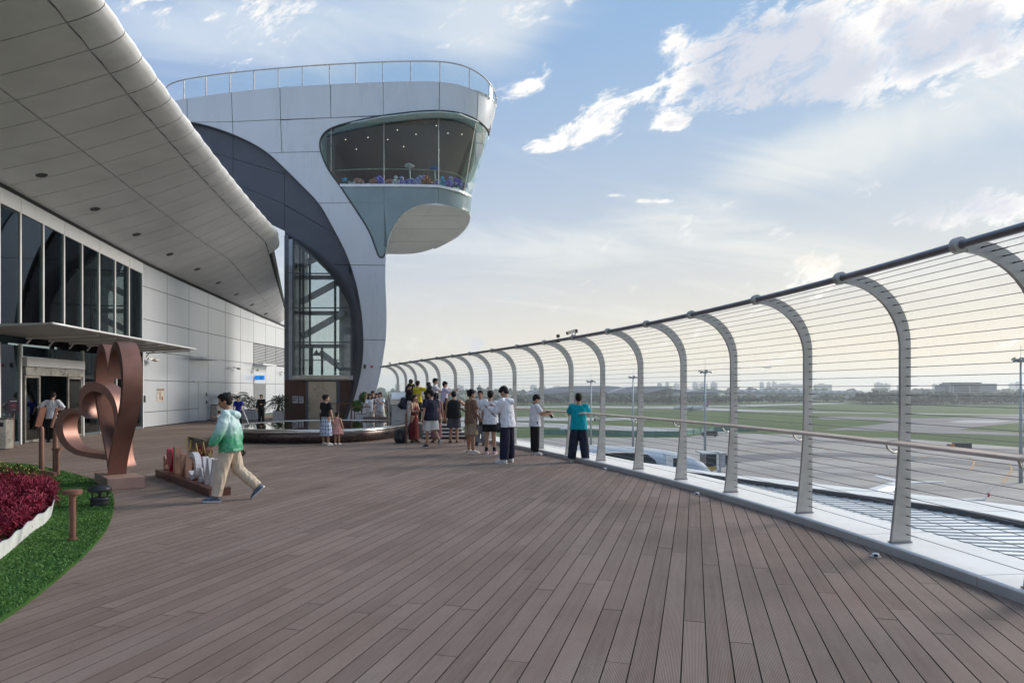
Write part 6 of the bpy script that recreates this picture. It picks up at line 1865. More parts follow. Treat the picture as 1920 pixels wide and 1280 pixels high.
def railing(pts, h, label, mat_=M_brown, mid=False):
    r = empty('barrier_rail', pts[0], label=label, cat='barrier')
    for p in pts:
        mb = MB(); mb.sweep([p, p + Vector((0, 0, h))], 0.038, 8); mb.build('post', mat_, r, world=True)
    for a, b in zip(pts[:-1], pts[1:]):
        mb = MB(); mb.bar(a + Vector((0, 0, h)), b + Vector((0, 0, h)), 0.05, 0.05); mb.build('top_bar', mat_, r, world=True)
    return r
railing([G(762, 831.0), Vector((-3.55, 25.6, PZ * .9))], 0.95, 'brown stair rail left of the steps beside the maroon dress')
railing([G(816, 826), Vector((-2.75, 25.1, PZ))], 0.95, 'brown stair rail in the middle of the steps')
railing([G(874, 824), Vector((deckX(25.6) - .25, 25.5, PZ))], 0.95, 'brown stair rail at the fence side of the steps')
railing([Vector((-7.2, 30.6, 0)), Vector((-6.1, 30.6, 0)), Vector((-5.0, 31.0, 0))], 0.93, 'brown barrier behind the basin beside the white planter')
railing([Vector((-8.6, 37.3, 0)), Vector((-9.6, 37.6, 0)), Vector((-10.6, 38, 0))], 0.95, 'thin brown barrier in front of the lift wall')
railing([G(371, 788), G(390, 786)], 0.92, 'small brown barrier frame standing by the white wall door')
p = G(404, 787); r = empty('steel_bin', p, label='slim grey steel bin beside the small barrier at the wall', cat='bin'); mb = MB(); mb.bbox((0, 0, 0.42), (0.35, 0.35, 0.84), 0.02); mb.build('bin_body', M_steel, r); mb = MB(); mb.bbox((0, 0, .86), (.38, .38, .04), .01); mb.build('lid', M_postedge, r)

# viewer kiosk and low bench behind the basin
kx = U(748, 760, 28.2); r = empty('information_kiosk', (kx.x, 28.2, 0), R(8), 'grey steel information kiosk with sloping white screen behind the basin', 'kiosk')
mb = MB(); mb.bbox((0, 0, 0.55), (0.62, 0.5, 1.1), 0.02); mb.build('cabinet', mat('kiosk_steel', (0.36, 0.37, 0.38), 0.35, 0.5), r)
mb = MB(); mb.prism([(-.34, -.32, 1.1), (-.34, .3, 1.1), (-.34, .3, 1.58), (-.34, .05, 1.58), (-.34, -.32, 1.30)], (0.68, 0, 0)); mb.build('head', M_steel, r)
Mx = Matrix.Rotation(R(-36), 3, 'X'); mb = MB(); mb.box((0.0, -0.155, 1.455), (0.56, 0.46, 0.012), M=Matrix.Rotation(math.atan2(.28, .37), 3, 'X')); mb.build('screen', M_white, r)
mb = MB(); mb.sweep([(-.40, -.3, 0), (-.40, -.3, 1.5), (-.40, .1, 1.6)], 0.045, 8); mb.build('frame_tube', M_steel, r)
bx_ = U(712, 790, 29.2); r = empty('low_bench', (bx_.x, 29.2, 0), R(4), 'low grey slab bench just behind the basin water', 'bench'); mb = MB(); mb.bbox((0, 0, 0.47), (1.35, 0.55, 0.16), 0.02); mb.build('seat', M_basin, r)
for s_ in (-.5, .5):
    mb = MB(); mb.bbox((s_, 0, 0.195), (0.12, 0.45, 0.385), 0.01); mb.build('leg', M_postedge, r)

# ------------------------------------------------------------------ planters and greenery
M_planter = mat('planter_white', (0.52, 0.53, 0.55), 0.5, 0, 0.06, 3); M_soil = mat('soil', (0.05, 0.035, 0.025), 0.9)
M_palm = leafmat('palm_leaf', (0.018, 0.045, 0.014), (0.045, 0.095, 0.028)); M_trunk = mat('trunk_bark', (0.12, 0.09, 0.06), 0.8)
def planter(loc, w, dp, h, label, rz=0):
    r = empty('planter', loc, rz, label, 'planter')
    mb = MB(); mb.prism([(-w / 2, -dp / 2, 0), (w / 2, -dp / 2, 0), (w / 2, dp / 2, 0), (-w / 2, dp / 2, 0)], (0, 0, h)); o = mb.build('box', M_planter, r)
    mb = MB(); mb.box((0, 0, h + 0.005), (w * .9, dp * .9, 0.03)); mb.build('soil', M_soil, r)
    return r
def palm(loc, h, n, label, seed, spread=1.0):
    rnd = random.Random(seed); r = empty('palm_plant', loc, 0, label, 'plant')
    tr = MB()
    for q in range(4): tr.sweep([(rnd.uniform(-.1, .1), rnd.uniform(-.1, .1), 0), (rnd.uniform(-.15, .15), rnd.uniform(-.15, .15), h * .5)], [0.03, 0.018], 5)
    tr.build('trunk', M_trunk, r)
    mb = MB()
    for i in range(n):
        a = rnd.uniform(0, 6.28); L = h * rnd.uniform(.5, .8) * spread; z0 = h * rnd.uniform(.15, .6); rise = rnd.uniform(.25, 1.1)
        prev = Vector((0, 0, z0)); dirv = Vector((math.cos(a), math.sin(a), 0))
        N = 11
        for j in range(1, N + 1):
            f = j / N; p = Vector((0, 0, z0)) + dirv * (L * f) + Vector((0, 0, L * (rise * f - 0.95 * f * f)))
            t = (p - prev).normalized(); side = t.cross(Vector((0, 0, 1))).normalized()
            for s_ in (-1, 1):
                leaf(mb, prev, (side * s_ + t * 0.9 + Vector((0, 0, .15))), L * 0.30 * (1.1 - abs(f - .45)), 0.035, 0.25)
            mb.sweep([prev, p], 0.007, 3, cap=False); prev = p
    mb.build('crown', M_palm, r, fix=False)
def bush(loc, rx, rz_, n, label, seed, name='bush', matl=None):
    rnd = random.Random(seed); r = empty(name, loc, 0, label, 'plant'); mb = MB()
    for i in range(n):
        v = Vector((rnd.gauss(0, 1), rnd.gauss(0, 1), rnd.gauss(0, 1))).normalized() * (rnd.random() ** 0.35)
        p = Vector((v.x * rx, v.y * rx * .7, rz_ + v.z * rz_)); d_ = Vector((v.x + rnd.uniform(-.5, .5), v.y + rnd.uniform(-.5, .5), v.z + rnd.uniform(-.2, .8)))
        leaf(mb, p, d_, rnd.uniform(.10, .2), rnd.uniform(.04, .075), .3)
    mb.build('crown', matl or M_palm, r, fix=False)
    mb = MB(); mb.sweep([(0, 0, -0.05), (0, 0, rz_)], 0.02, 5); mb.build('stem', M_trunk, r)
pa = U(522, 786, 37.6); planter((pa.x, 37.6, 0), 0.46, 0.46, 0.55, 'small square white planter beside the lift corner'); palm((pa.x, 37.6, 0.56), 1.15, 24, 'bushy green palm in the small square planter by the lift', 1, 1.0)
bush((pa.x + .05, 37.6, 0.56), 0.45, 0.42, 260, 'leafy undergrowth around the palm by the lift', 5)
pb = U(467, 784, 39.3); planter((pb.x, 39.3, 0), 1.05, 0.5, 0.56, 'long white planter in front of the grey door wall'); bush((pb.x, 39.3, 0.56), 0.55, 0.36, 320, 'broad leafed shrub in the long white planter', 6)
pc_ = U(446, 770, 40.6); planter((pc_.x, 40.6, 0), 0.6, 0.5, 0.5, 'white planter half hidden behind the blue polo cleaner'); palm((pc_.x, 40.6, 0.52), 1.5, 22, 'tall spreading palm behind the person in blue polo', 2, 1.0)
pd = U(680, 788, 32.6); planter((pd.x, 32.6, 0), 0.62, 0.5, 0.55, 'white planter under the clipped ball tree behind the basin')
tp = empty('topiary_tree', (pd.x - 0.05, 32.6, 0.56), label='clipped topiary tree with two green balls in a white planter', cat='tree')
M_top = leafmat('topiary_leaf', (0.035, 0.085, 0.015), (0.09, 0.17, 0.035))
def leafball(c, rr, n, seed, root):
    rnd = random.Random(seed); mb = MB(); mb.ball(c, rr * .86, 12, 8)
    for i in range(n):
        v = Vector((rnd.gauss(0, 1), rnd.gauss(0, 1), rnd.gauss(0, 1))).normalized(); leaf(mb, Vector(c) + v * rr * rnd.uniform(.82, .97), v + Vector((rnd.uniform(-.8, .8), rnd.uniform(-.8, .8), rnd.uniform(-.8, .8))), .07, .04, .2)
    mb.build('crown', M_top, root, fix=False)
leafball((0.13, 0, 0.78), 0.25, 420, 1, tp); leafball((-0.22, 0.0, 0.38), 0.28, 420, 2, tp)
mb = MB(); mb.sweep([(0, 0, -.05), (0.05, 0, .4), (0.13, 0, .7)], 0.025, 6); mb.sweep([(0, 0, .1), (-.2, 0, .35)], 0.02, 6); mb.build('trunk', M_trunk, tp)

# cameras clamped on the fence rail
def rail_cam(px, label, big):
    # rail parameter whose direction matches the column px
    ys_ = np.linspace(6, 36, 600); k_ = [(railX(y) / y * F + 960) for y in ys_]
    y = float(ys_[int(np.argmin([abs(q - px) for q in k_]))]); p = Vector((railX(y), y, RAIL_Z + 0.035))
    r = empty('rail_camera', p, R(20), label, 'camera'); r.scale = (0.48,) * 3
    if big:
        mb = MB(); mb.sweep([(0, 0, 0), (0, 0, .12)], 0.03, 6); mb.build('mount', M_black, r)
        mb = MB(); mb.box((-0.08, 0, 0.2), (0.40, 0.16, 0.15), M=Matrix.Rotation(R(-18), 3, 'Y')); mb.build('camera_body', M_steel, r)
        mb = MB(); mb.box((-0.27, 0, 0.13), (0.04, 0.12, 0.11), M=Matrix.Rotation(R(-18), 3, 'Y')); mb.build('lens', M_black, r)
        mb = MB(); mb.sweep([(0.2, 0.1, 0), (0.2, 0.1, 0.18)], 0.02, 6); mb.box((0.2, 0.1, 0.26), (0.18, 0.14, 0.16)); mb.build('floodlight', M_black, r)
    else:
        mb = MB(); mb.sweep([(0, 0, -.12), (0, 0, .1)], 0.02, 6); mb.build('mount', M_black, r)
        mb = MB(); mb.box((0, 0, .14), (0.13, 0.12, 0.14)); mb.build('camera_body', M_black, r); mb = MB(); mb.box((0.0, 0, -.1), (0.14, 0.12, 0.16)); mb.build('bracket', M_black, r)
rail_cam(1074, 'white surveillance camera with floodlight on top of the fence rail', True)
rail_cam(1047, 'small black device clamped on the fence rail left of the surveillance camera', False)
rail_cam(731, 'small dark camera on the far end of the fence rail near the tower', False)
# ------------------------------------------------------------------ people
def cloth(name, col, var=0.14, bump=0.55, rough=0.85):
    m = mat('cloth_' + name, col, rough, 0, var, 7.0, bump, 11.0, 0.2)
    return m
SKIN = mat('skin', (0.42, 0.24, 0.16), 0.5, 0, 0.08, 10.0, 0.1, 60, 0.35)
SKIN2 = mat('skin_tan', (0.33, 0.175, 0.11), 0.5, 0, 0.08, 10.0, 0.1, 60, 0.35)
HAIR = mat('black_hair', (0.009, 0.007, 0.007), 0.6, 0, 0.4, 60.0, 0.8, 90.0, 0.2)
EYE = mat('eye_dark', (0.015, 0.012, 0.01), 0.2, var=0); LIP = mat('lips', (0.30, 0.10, 0.08), 0.5)
PENDING = []
from mathutils import noise as mnoise
FOLD = {'shirt': (0.009, (13, 13, 9)), 'jacket': (0.014, (11, 11, 8)), 'trousers': (0.012, (15, 15, 5)), 'shorts': (0.010, (15, 15, 6)), 'skirt': (0.012, (20, 20, 2)), 'dress': (0.010, (18, 18, 2.5)), 'hood': (0.006, (16, 16, 16)), 'bag_body': (0.006, (14, 14, 14)), 'hair': (0.006, (45, 45, 25))}
def pend(mb, name, m_, parent, voxel, smooth_it=3, after=None):
    me = bpy.data.meshes.new(name); me.from_pydata([tuple(p) for p in mb.v], [], mb.f)
    bm = bmesh.new(); bm.from_mesh(me); bmesh.ops.recalc_face_normals(bm, faces=bm.faces[:]); bm.to_mesh(me); bm.free()
    if m_: me.materials.append(m_)
    o = bpy.data.objects.new(name, me); link(o, parent)
    r = o.modifiers.new('r', 'REMESH'); r.mode = 'VOXEL'; r.voxel_size = voxel; r.use_smooth_shade = True
    s = o.modifiers.new('s', 'SMOOTH'); s.factor = 0.5; s.iterations = smooth_it
    PENDING.append((o, m_, after)); return o
def bake_pending():
    dg = bpy.context.evaluated_depsgraph_get()
    for o, m_, after in PENDING:
        me = bpy.data.meshes.new_from_object(o.evaluated_get(dg), depsgraph=dg)
        if after:
            bm = bmesh.new(); bm.from_mesh(me)
            tmp = bpy.data.meshes.new('tmp'); tmp.from_pydata([tuple(p) for p in after.v], [], after.f)
            bm.from_mesh(tmp); bmesh.ops.recalc_face_normals(bm, faces=bm.faces[:]); bm.to_mesh(me); bm.free(); bpy.data.meshes.remove(tmp)
        kf = o.name.split('.')[0]
        if kf in FOLD:
            amp, sc = FOLD[kf]; seed = hash(o.parent.name) % 97 if False else (len(me.vertices) % 97)
            nv = len(me.vertices); nr = np.empty(nv * 3); me.vertices.foreach_get('co', nr); co = nr.reshape(-1, 3); no = np.empty(nv * 3); me.vertex_normals.foreach_get('vector', no); no = no.reshape(-1, 3)
            dv = np.array([0.5 - abs(mnoise.noise((x * sc[0] + seed, y * sc[1] + z * 2.5, z * sc[2]))) * 1.6 for x, y, z in co])
            co = co + no * (dv * amp)[:, None]; me.vertices.foreach_set('co', co.ravel()); me.update()
        me.materials.clear(); me.materials.append(m_)
        me.polygons.foreach_set('use_smooth', [True] * len(me.polygons))
        old = o.data; o.modifiers.clear(); o.data = me; me.name = o.name
        if old.users == 0: bpy.data.meshes.remove(old)
    PENDING.clear()

def rotx(v, a): c, s = math.cos(a), math.sin(a); return Vector((v.x, v.y * c - v.z * s, v.y * s + v.z * c))
def hand(mb, p, d, side, curl, H, palm):
    """palm and five fingers; d: forearm direction, palm: direction the palm faces"""
    d = d.normalized(); palm = (palm - d * palm.dot(d)); palm.normalize(); w = d.cross(palm).normalized() * side
    L = 0.105 * H
    mb.sweep([p - d * 0.012, p + d * L * .2, p + d * L * .45], [(0.014 * H, 0.009 * H), (0.022 * H, 0.010 * H), (0.024 * H, 0.009 * H)], 8, xaxis=w)
    for i, (o, ln) in enumerate(((-0.75, .42), (-.25, .5), (.25, .46), (.75, .36))):
        q = p + d * L * .43 + w * (o * 0.022 * H); path = [q]; dd = d.copy()
        for j in range(3):
            ang = R(curl * (0.6 + .3 * j)); dd = (dd * math.cos(ang) + palm * math.sin(ang)).normalized(); q = q + dd * (L * ln / 3 * (1.15 - .15 * j)); path.append(q)
        mb.sweep(path, [0.0055 * H, 0.0052 * H, 0.0046 * H, 0.0036 * H], 6)
    q = p + d * L * .12 - w * 0.018 * H; t = (d * .6 - w * .75 + palm * .35).normalized(); t2 = (d * .85 - w * .25 + palm * .4).normalized()
    mb.sweep([q, q + t * L * .24, q + t * L * .24 + t2 * L * .22], [0.007 * H, 0.006 * H, 0.0045 * H], 6)

def person(label, loc, heading, H, top, bottom, shoes, la=(5, 6, 15, 0), ra=(5, 6, 15, 0), ll=(0, 0), rl=(0, 0), lean=0, hp=0, hyaw=0,
           hair='short', skin=None, vox=0.016, group=None, socks=None, wide=1.0, foot_pitch=(0, 0), hat=None, lat=0.0, stance=1.0):
    """heading: 0 faces away from the camera, 90 faces left, 180 faces the camera"""
    skin = skin or SKIN
    root = empty('person', loc, R(heading), label, 'person', group)
    J = {}
    # --- joints (pelvis at origin, lifted later)
    feet = []; low = 1e9
    for s, (f, k), fp in ((-1, ll, foot_pitch[0]), (1, rl, foot_pitch[1])):
        hip = Vector((s * 0.052 * H, 0, 0)); f_, k_ = R(f), R(k)
        sp_ = (0.035 if f == 0 else 0.012) * stance
        kn = hip + Vector((s * sp_ * (.3 if stance == 1 else .8), math.sin(f_), -math.cos(f_))) * (0.245 * H)
        an = kn + Vector((s * sp_, math.sin(f_ - k_), -math.cos(f_ - k_))) * (0.245 * H)
        pit = R(fp); toe = Vector((s * 0.12, math.cos(pit), -math.sin(pit))).normalized()
        J[s] = (hip, kn, an, toe); upf = Vector((0, math.sin(pit), math.cos(pit)))
        heel = an - upf * 0.043 * H - toe * 0.035 * H; tip = heel + toe * 0.15 * H
        feet.append((s, heel, toe, upf)); low = min(low, heel.z, tip.z)
    dz = Vector((0, 0, -low)); 
    J = {s: (a + dz, b + dz, c + dz, t) for s, (a, b, c, t) in J.items()}
    feet = [(s, h + dz, t, u) for s, h, t, u in feet]
    P = dz.copy(); le = R(lean)
    def spine(t, back=0.0):       # t in units of H above the pelvis
        c = 0.5 * t if t < 0.1 else 0
        return P + Vector((lat * t, math.sin(le) * t + back, math.cos(le) * t)) * 1.0 if False else P + Vector((lat * t * H, math.sin(le) * t * H + back * H, math.cos(le) * t * H))
    SH = {}
    arms = {}
    for s, (af, ab, ae, tw) in ((-1, la), (1, ra)):
        sh = spine(0.278) + Vector((s * 0.098 * H * wide, 0, 0)); a, b, e, t = R(af), R(ab), R(ae), R(tw)
        ud = Vector((s * math.sin(b), math.sin(a) * math.cos(b), -math.cos(a) * math.cos(b)))
        el = sh + ud * 0.172 * H
        fd = Vector((s * math.sin(b) * math.cos(e) - s * math.sin(t), math.sin(a + e), -math.cos(a + e))).normalized()
        wr = el + fd * 0.150 * H; arms[s] = (sh, el, wr, ud, fd)
    # --- skin body: head, neck, arms, torso, legs as one surface
    b = MB(); hb = spine(0.305); hc = hb + Vector((0, math.sin(le) * .03 * H + 0.012 * H, 0.088 * H))
    Rh = Matrix.Rotation(R(hyaw), 3, 'Z') @ Matrix.Rotation(R(-hp), 3, 'X')
    if hp: hc = hc + Vector((0, math.sin(R(hp)) * 0.03 * H, -0.006 * H * abs(hp) / 20))
    def hd_(x, y, z): return hc + Rh @ Vector((x * H, y * H, z * H))
    b.ball(hd_(0, -0.004, 0.010), (0.046 * H, 0.056 * H, 0.056 * H), 14, 10, M=Rh)
    b.ball(hd_(0, 0.010, -0.022), (0.037 * H, 0.043 * H, 0.046 * H), 12, 8, M=Rh)
    b.ball(hd_(0, 0.036, -0.046), (0.018 * H, 0.015 * H, 0.014 * H), 8, 6, M=Rh)
    b.ball(hd_(0, 0.056, -0.012), (0.0075 * H, 0.011 * H, 0.015 * H), 8, 6, M=Rh)
    b.ball(hd_(0, 0.046, 0.010), (0.034 * H, 0.008 * H, 0.008 * H), 8, 6, M=Rh)
    b.ball(hd_(0, 0.049, -0.032), (0.015 * H, 0.006 * H, 0.007 * H), 8, 6, M=Rh)
    for s in (-1, 1): b.ball(hd_(s * 0.047, -0.006, -0.008), (0.007 * H, 0.013 * H, 0.018 * H), 8, 6, M=Rh)
    b.sweep([spine(0.27), spine(0.30), hd_(0, -0.012, -0.03)], [0.036 * H, 0.030 * H, 0.030 * H], 10)
    for s in (-1, 1):
        sh, el, wr, ud, fd = arms[s]
        b.sweep([sh - Vector((s * 0.03 * H, 0, 0)), sh, sh.lerp(el, .5), el, el.lerp(wr, .3), wr], [0.030 * H, 0.031 * H, 0.028 * H, 0.0235 * H, 0.0245 * H, 0.0165 * H], 10)
        hip, kn, an, toe = J[s]
        b.sweep([hip + Vector((0, 0, 0.03 * H)), hip.lerp(kn, .35), kn, kn.lerp(an, .3), an, an - Vector((0, 0, 0.02 * H))], [0.056 * H, 0.050 * H, 0.035 * H, 0.035 * H, 0.022 * H, 0.021 * H], 10)
    prof = [(-0.035, .080, .058), (0.03, .082, .058), (0.11, .072, .052), (0.19, .084, .058), (0.25, .088, .055), (0.28, .066, .044), (0.30, .034, .034)]
    b.sweep([spine(t) for t, x, y in prof], [(x * H * wide, y * H) for t, x, y in prof], 14, xaxis=(1, 0, 0))
    hands = MB()
    for s in (-1, 1):
        sh, el, wr, ud, fd = arms[s]; hand(hands, wr - fd * 0.004 * H, fd, s, 26, H, Vector((-s, 0.2, 0.1)) if abs(fd.z) > .6 else Vector((-s * .6, 0, .4)))
    pend(b, 'body', skin, root, vox * .85, 3, hands)
    # --- face details
    for s in (-1, 1):
        e = MB(); e.ball(hd_(s * 0.019, 0.0475, -0.002), (0.0065 * H, 0.004 * H, 0.0035 * H), 8, 5, M=Rh); e.build('eye', EYE, root, smooth=True)
    e = MB(); e.ball(hd_(0, 0.0535, -0.033), (0.012 * H, 0.003 * H, 0.0035 * H), 8, 5, M=Rh); e.build('mouth', LIP, root, smooth=True)
    # --- hair
    h = MB()
    h.ball(hd_(0, -0.014, 0.020), (0.0515 * H, 0.057 * H, 0.059 * H), 14, 10, M=Rh)
    h.ball(hd_(0, 0.022, 0.047), (0.043 * H, 0.036 * H, 0.023 * H), 12, 8, M=Rh)
    h.ball(hd_(0, -0.030, -0.010), (0.043 * H, 0.034 * H, 0.036 * H), 12, 8, M=Rh)
    for s in (-1, 1): h.ball(hd_(s * 0.040, 0.002, 0.022), (0.012 * H, 0.028 * H, 0.03 * H), 8, 6, M=Rh)
    if hair == 'mop':
        h.ball(hd_(0, 0.038, 0.040), (0.046 * H, 0.026 * H, 0.024 * H), 10, 6, M=Rh); h.ball(hd_(0, -0.006, 0.040), (0.057 * H, 0.062 * H, 0.045 * H), 12, 8, M=Rh)
    if hair == 'long':
        h.sweep([hd_(0, -0.02, 0.03), hd_(0, -0.042, -0.03), hd_(0, -0.052, -0.09), hd_(0, -0.058, -0.16)], [(0.045 * H, 0.03 * H), (0.054 * H, 0.028 * H), (0.054 * H, 0.022 * H), (0.036 * H, 0.012 * H)], 10, xaxis=(1, 0, 0))
        for s in (-1, 1): h.sweep([hd_(s * .036, 0.01, 0.03), hd_(s * 0.05, 0.008, -0.02), hd_(s * 0.05, 0.0, -0.10)], [0.016 * H, 0.016 * H, 0.010 * H], 8)
    if hair == 'bob':
        h.ball(hd_(0, -0.018, -0.012), (0.056 * H, 0.045 * H, 0.052 * H), 12, 8, M=Rh)
    if hair == 'bun':
        h.ball(hd_(0, -0.066, 0.022), (0.024 * H, 0.022 * H, 0.024 * H), 10, 8, M=Rh)
    rnd = random.Random(int(abs(loc[0]) * 100))
    for q in range(16):
        a = rnd.uniform(0, 6.28); h.ball(hd_(0.036 * math.cos(a), -0.01 + 0.04 * math.sin(a), 0.05 + rnd.uniform(-.012, .016)), 0.014 * H, 6, 5)
    pend(h, 'hair', HAIR, root, vox * .7, 2)
    if hat:
        c = MB(); c.ball(hd_(0, -0.008, 0.030), (0.057 * H, 0.064 * H, 0.050 * H), 12, 8, M=Rh); c.ball(hd_(0, 0.062, 0.026), (0.040 * H, 0.040 * H, 0.008 * H), 10, 6, M=Rh); pend(c, 'cap', hat, root, vox * .7, 2)
    # --- top
    kind, tm = top[0], top[1]
    loose = top[2] if len(top) > 2 else 0.012
    hem = {'tee': -0.06, 'long': -0.07, 'tank': -0.05, 'crop': 0.03, 'tunic': -0.16, 'dress': 0.0, 'halter': 0.0}[kind]
    t_ = MB()
    pr = [(hem, .086 + loose * 1.5, .064 + loose * 1.5), (hem * .4 + .03, .085 + loose * 1.2, .064 + loose * 1.3), (0.11, .078 + loose, .060 + loose), (0.19, .089 + loose * .8, .065 + loose * .7), (0.252, .093 + loose * .5, .061 + loose * .5), (0.283, .074, .050), (0.298, .042, .042)]
    if kind == 'halter': pr = [(0.0, .084, .062), (0.06, .080, .060), (0.11, .074, .056), (0.17, .082, .062), (0.205, .070, .060), (0.25, .036, .056), (0.285, .030, .046)]
    t_.sweep([spine(t) for t, x, y in pr], [(x * H * wide, y * H) for t, x, y in pr], 16, xaxis=(1, 0, 0))
    for s in (-1, 1):
        sh, el, wr, ud, fd = arms[s]
        if kind in ('tee', 'tunic', 'crop'):
            e_ = sh.lerp(el, 0.68); t_.sweep([sh - Vector((s * 0.045 * H, 0, -.004 * H)), sh + Vector((0, 0, 0.002)), sh.lerp(el, .35), e_], [0.034 * H, 0.040 * H, 0.039 * H + loose * .3 * H, 0.040 * H + loose * .5 * H], 12)
        elif kind == 'long':
            t_.sweep([sh - Vector((s * 0.045 * H, 0, -.004 * H)), sh, sh.lerp(el, .5), el, el.lerp(wr, .5), wr - fd * 0.01 * H], [0.034 * H, 0.041 * H, 0.039 * H + loose * .4 * H, 0.036 * H + loose * .4 * H, 0.034 * H + loose * .3 * H, 0.024 * H], 12)
    if kind in ('dress', 'halter'):
        L = top[3]; fl = top[4]; n = 7
        t_.sweep([P + Vector((0, 0, (0.06 - (L + .06) * i / n) * H)) for i in range(n + 1)], [((0.080 + (fl - .080) * (i / n) ** .8) * H, (0.060 + (fl * .85 - .060) * (i / n) ** .8) * H) for i in range(n + 1)], 18, xaxis=(1, 0, 0))
    pend(t_, {'long': 'jacket', 'dress': 'dress', 'halter': 'dress'}.get(kind, 'shirt'), tm, root, vox, 2)
    if len(top) > 5 and top[5] == 'hood':
        hdm = MB(); hdm.sweep([spine(.29) + Vector((-.05 * H, .0, .01 * H)), spine(.275) + Vector((-.04 * H, -.055 * H, 0)), spine(.262) + Vector((0, -.078 * H, -.004 * H)), spine(.275) + Vector((.04 * H, -.055 * H, 0)), spine(.29) + Vector((.05 * H, .0, .01 * H))], [0.022 * H, 0.032 * H, 0.040 * H, 0.032 * H, 0.022 * H], 10)
        pend(hdm, 'hood', tm, root, vox, 2)
    # --- bottom
    if bottom:
        bk, bmt = bottom[0], bottom[1]; lo = bottom[2] if len(bottom) > 2 else 0.012
        q_ = MB(); pv = [(-0.05, .085, .066), (0.0, .088, .066), (0.05, .082, .062)]
        if bk in ('pants', 'shorts'):
            q_.sweep([spine(t) for t, x, y in pv], [(x * H * wide, y * H) for t, x, y in pv], 14, xaxis=(1, 0, 0))
            for s in (-1, 1):
                hip, kn, an, toe = J[s]
                if bk == 'pants': q_.sweep([hip + Vector((0, 0, .02 * H)), hip.lerp(kn, .4), kn, kn.lerp(an, .5), an.lerp(kn, .03)], [0.060 * H, 0.055 * H + lo * .4 * H, 0.042 * H + lo * H, 0.038 * H + lo * 1.1 * H, 0.033 * H + lo * H], 12)
                else:
                    ln = bottom[3] if len(bottom) > 3 else 0.9
                    q_.sweep([hip + Vector((0, 0, .02 * H)), hip.lerp(kn, .4), hip.lerp(kn, ln)], [0.060 * H, 0.057 * H + lo * .7 * H, 0.050 * H + lo * 1.3 * H], 12)
        elif bk == 'skirt':
            L = bottom[3]; n = 7
            q_.sweep([P + Vector((0, 0, (0.06 - (L + .06) * i / n) * H)) for i in range(n + 1)], [((0.080 + (bottom[4] - .080) * (i / n) ** .7) * H, (0.062 + (bottom[4] * .85 - .062) * (i / n) ** .7) * H) for i in range(n + 1)], 18, xaxis=(1, 0, 0))
        pend(q_, {'pants': 'trousers', 'shorts': 'shorts', 'skirt': 'skirt'}[bk], bmt, root, vox, 2)
    if socks:
        for s in (-1, 1):
            hip, kn, an, toe = J[s]; c = MB(); c.sweep([an.lerp(kn, .28), an, an - Vector((0, 0, .02 * H))], [0.0275 * H, 0.026 * H, 0.026 * H], 10); c.build('sock', socks, root, smooth=True)
    # --- shoes
    for s, heel, toe, upf in feet:
        sd = toe.cross(upf).normalized()
        def fpnt(x, y, z): return heel + sd * (x * H) + toe * (y * H) + upf * (z * H)
        u_ = MB(); st_ = [(-0.004, .020, .024, .020), (0.03, .025, .034, .030), (0.06, .026, .030, .028), (0.10, .029, .022, .020), (0.135, .025, .016, .014), (0.154, .012, .010, .009)]
        rings = []; n = 12
        for y, w, hh, cz in st_:
            for j in range(n):
                a = 2 * math.pi * j / n; z = max(0.006, cz + hh * math.sin(a)); u_.v.append(tuple(fpnt(w * math.cos(a), y, z)))
        for i in range(len(st_) - 1):
            for j in range(n): u_.f.append((i * n + j, i * n + (j + 1) % n, (i + 1) * n + (j + 1) % n, (i + 1) * n + j))
        u_.f.append(tuple(range(n))); u_.f.append(tuple((len(st_) - 1) * n + j for j in range(n)))
        sh_ = u_.build('shoe', shoes[0], root, smooth=True)
        so = MB(); pts = [(-.02, -.006), (-.022, .03), (-.024, .07), (-.03, .11), (-.022, .145), (0, .158), (.022, .145), (.03, .11), (.024, .07), (.022, .03), (.02, -.006)]
        so.prism([fpnt(x, y, 0.0) for x, y in pts], upf * (0.0105 * H)); so.build('sole', shoes[1], sh_)
    root['_hands'] = 1
    del root['_hands']
    return root, arms, hd_, P

C = {}
def cl(n, *rgb): 
    if n not in C: C[n] = cloth(n, rgb)
    return C[n]
black = cl('black', 0.014, 0.014, 0.016); navy = cl('navy', 0.016, 0.017, 0.035); white = cl('white', 0.66, 0.66, 0.70); offwh = cl('offwhite', 0.60, 0.57, 0.52); khaki = cl('khaki', 0.52, 0.43, 0.33)
grey = cl('grey', 0.20, 0.20, 0.22); teal = cl('teal', 0.0, 0.30, 0.37); maroon = cl('maroon', 0.13, 0.016, 0.02); brown = cl('brown', 0.17, 0.10, 0.065); yellow = cl('yellow', 0.62, 0.50, 0.03); lav = cl('lavender', 0.55, 0.50, 0.66)
royal = cl('royal', 0.015, 0.03, 0.26); pink = cl('pink', 0.62, 0.32, 0.28); mauve = cl('mauve', 0.26, 0.12, 0.14); dgrey = cl('dgrey', 0.07, 0.07, 0.08); beige = cl('beige', 0.30, 0.23, 0.16); paleblue = cl('paleblue', 0.42, 0.55, 0.62); midn = cl('midnight', 0.02, 0.025, 0.045)
wsole = mat('sole_white', (0.62, 0.62, 0.62), 0.6); bsole = mat('sole_black', (0.02, 0.02, 0.02), 0.6)
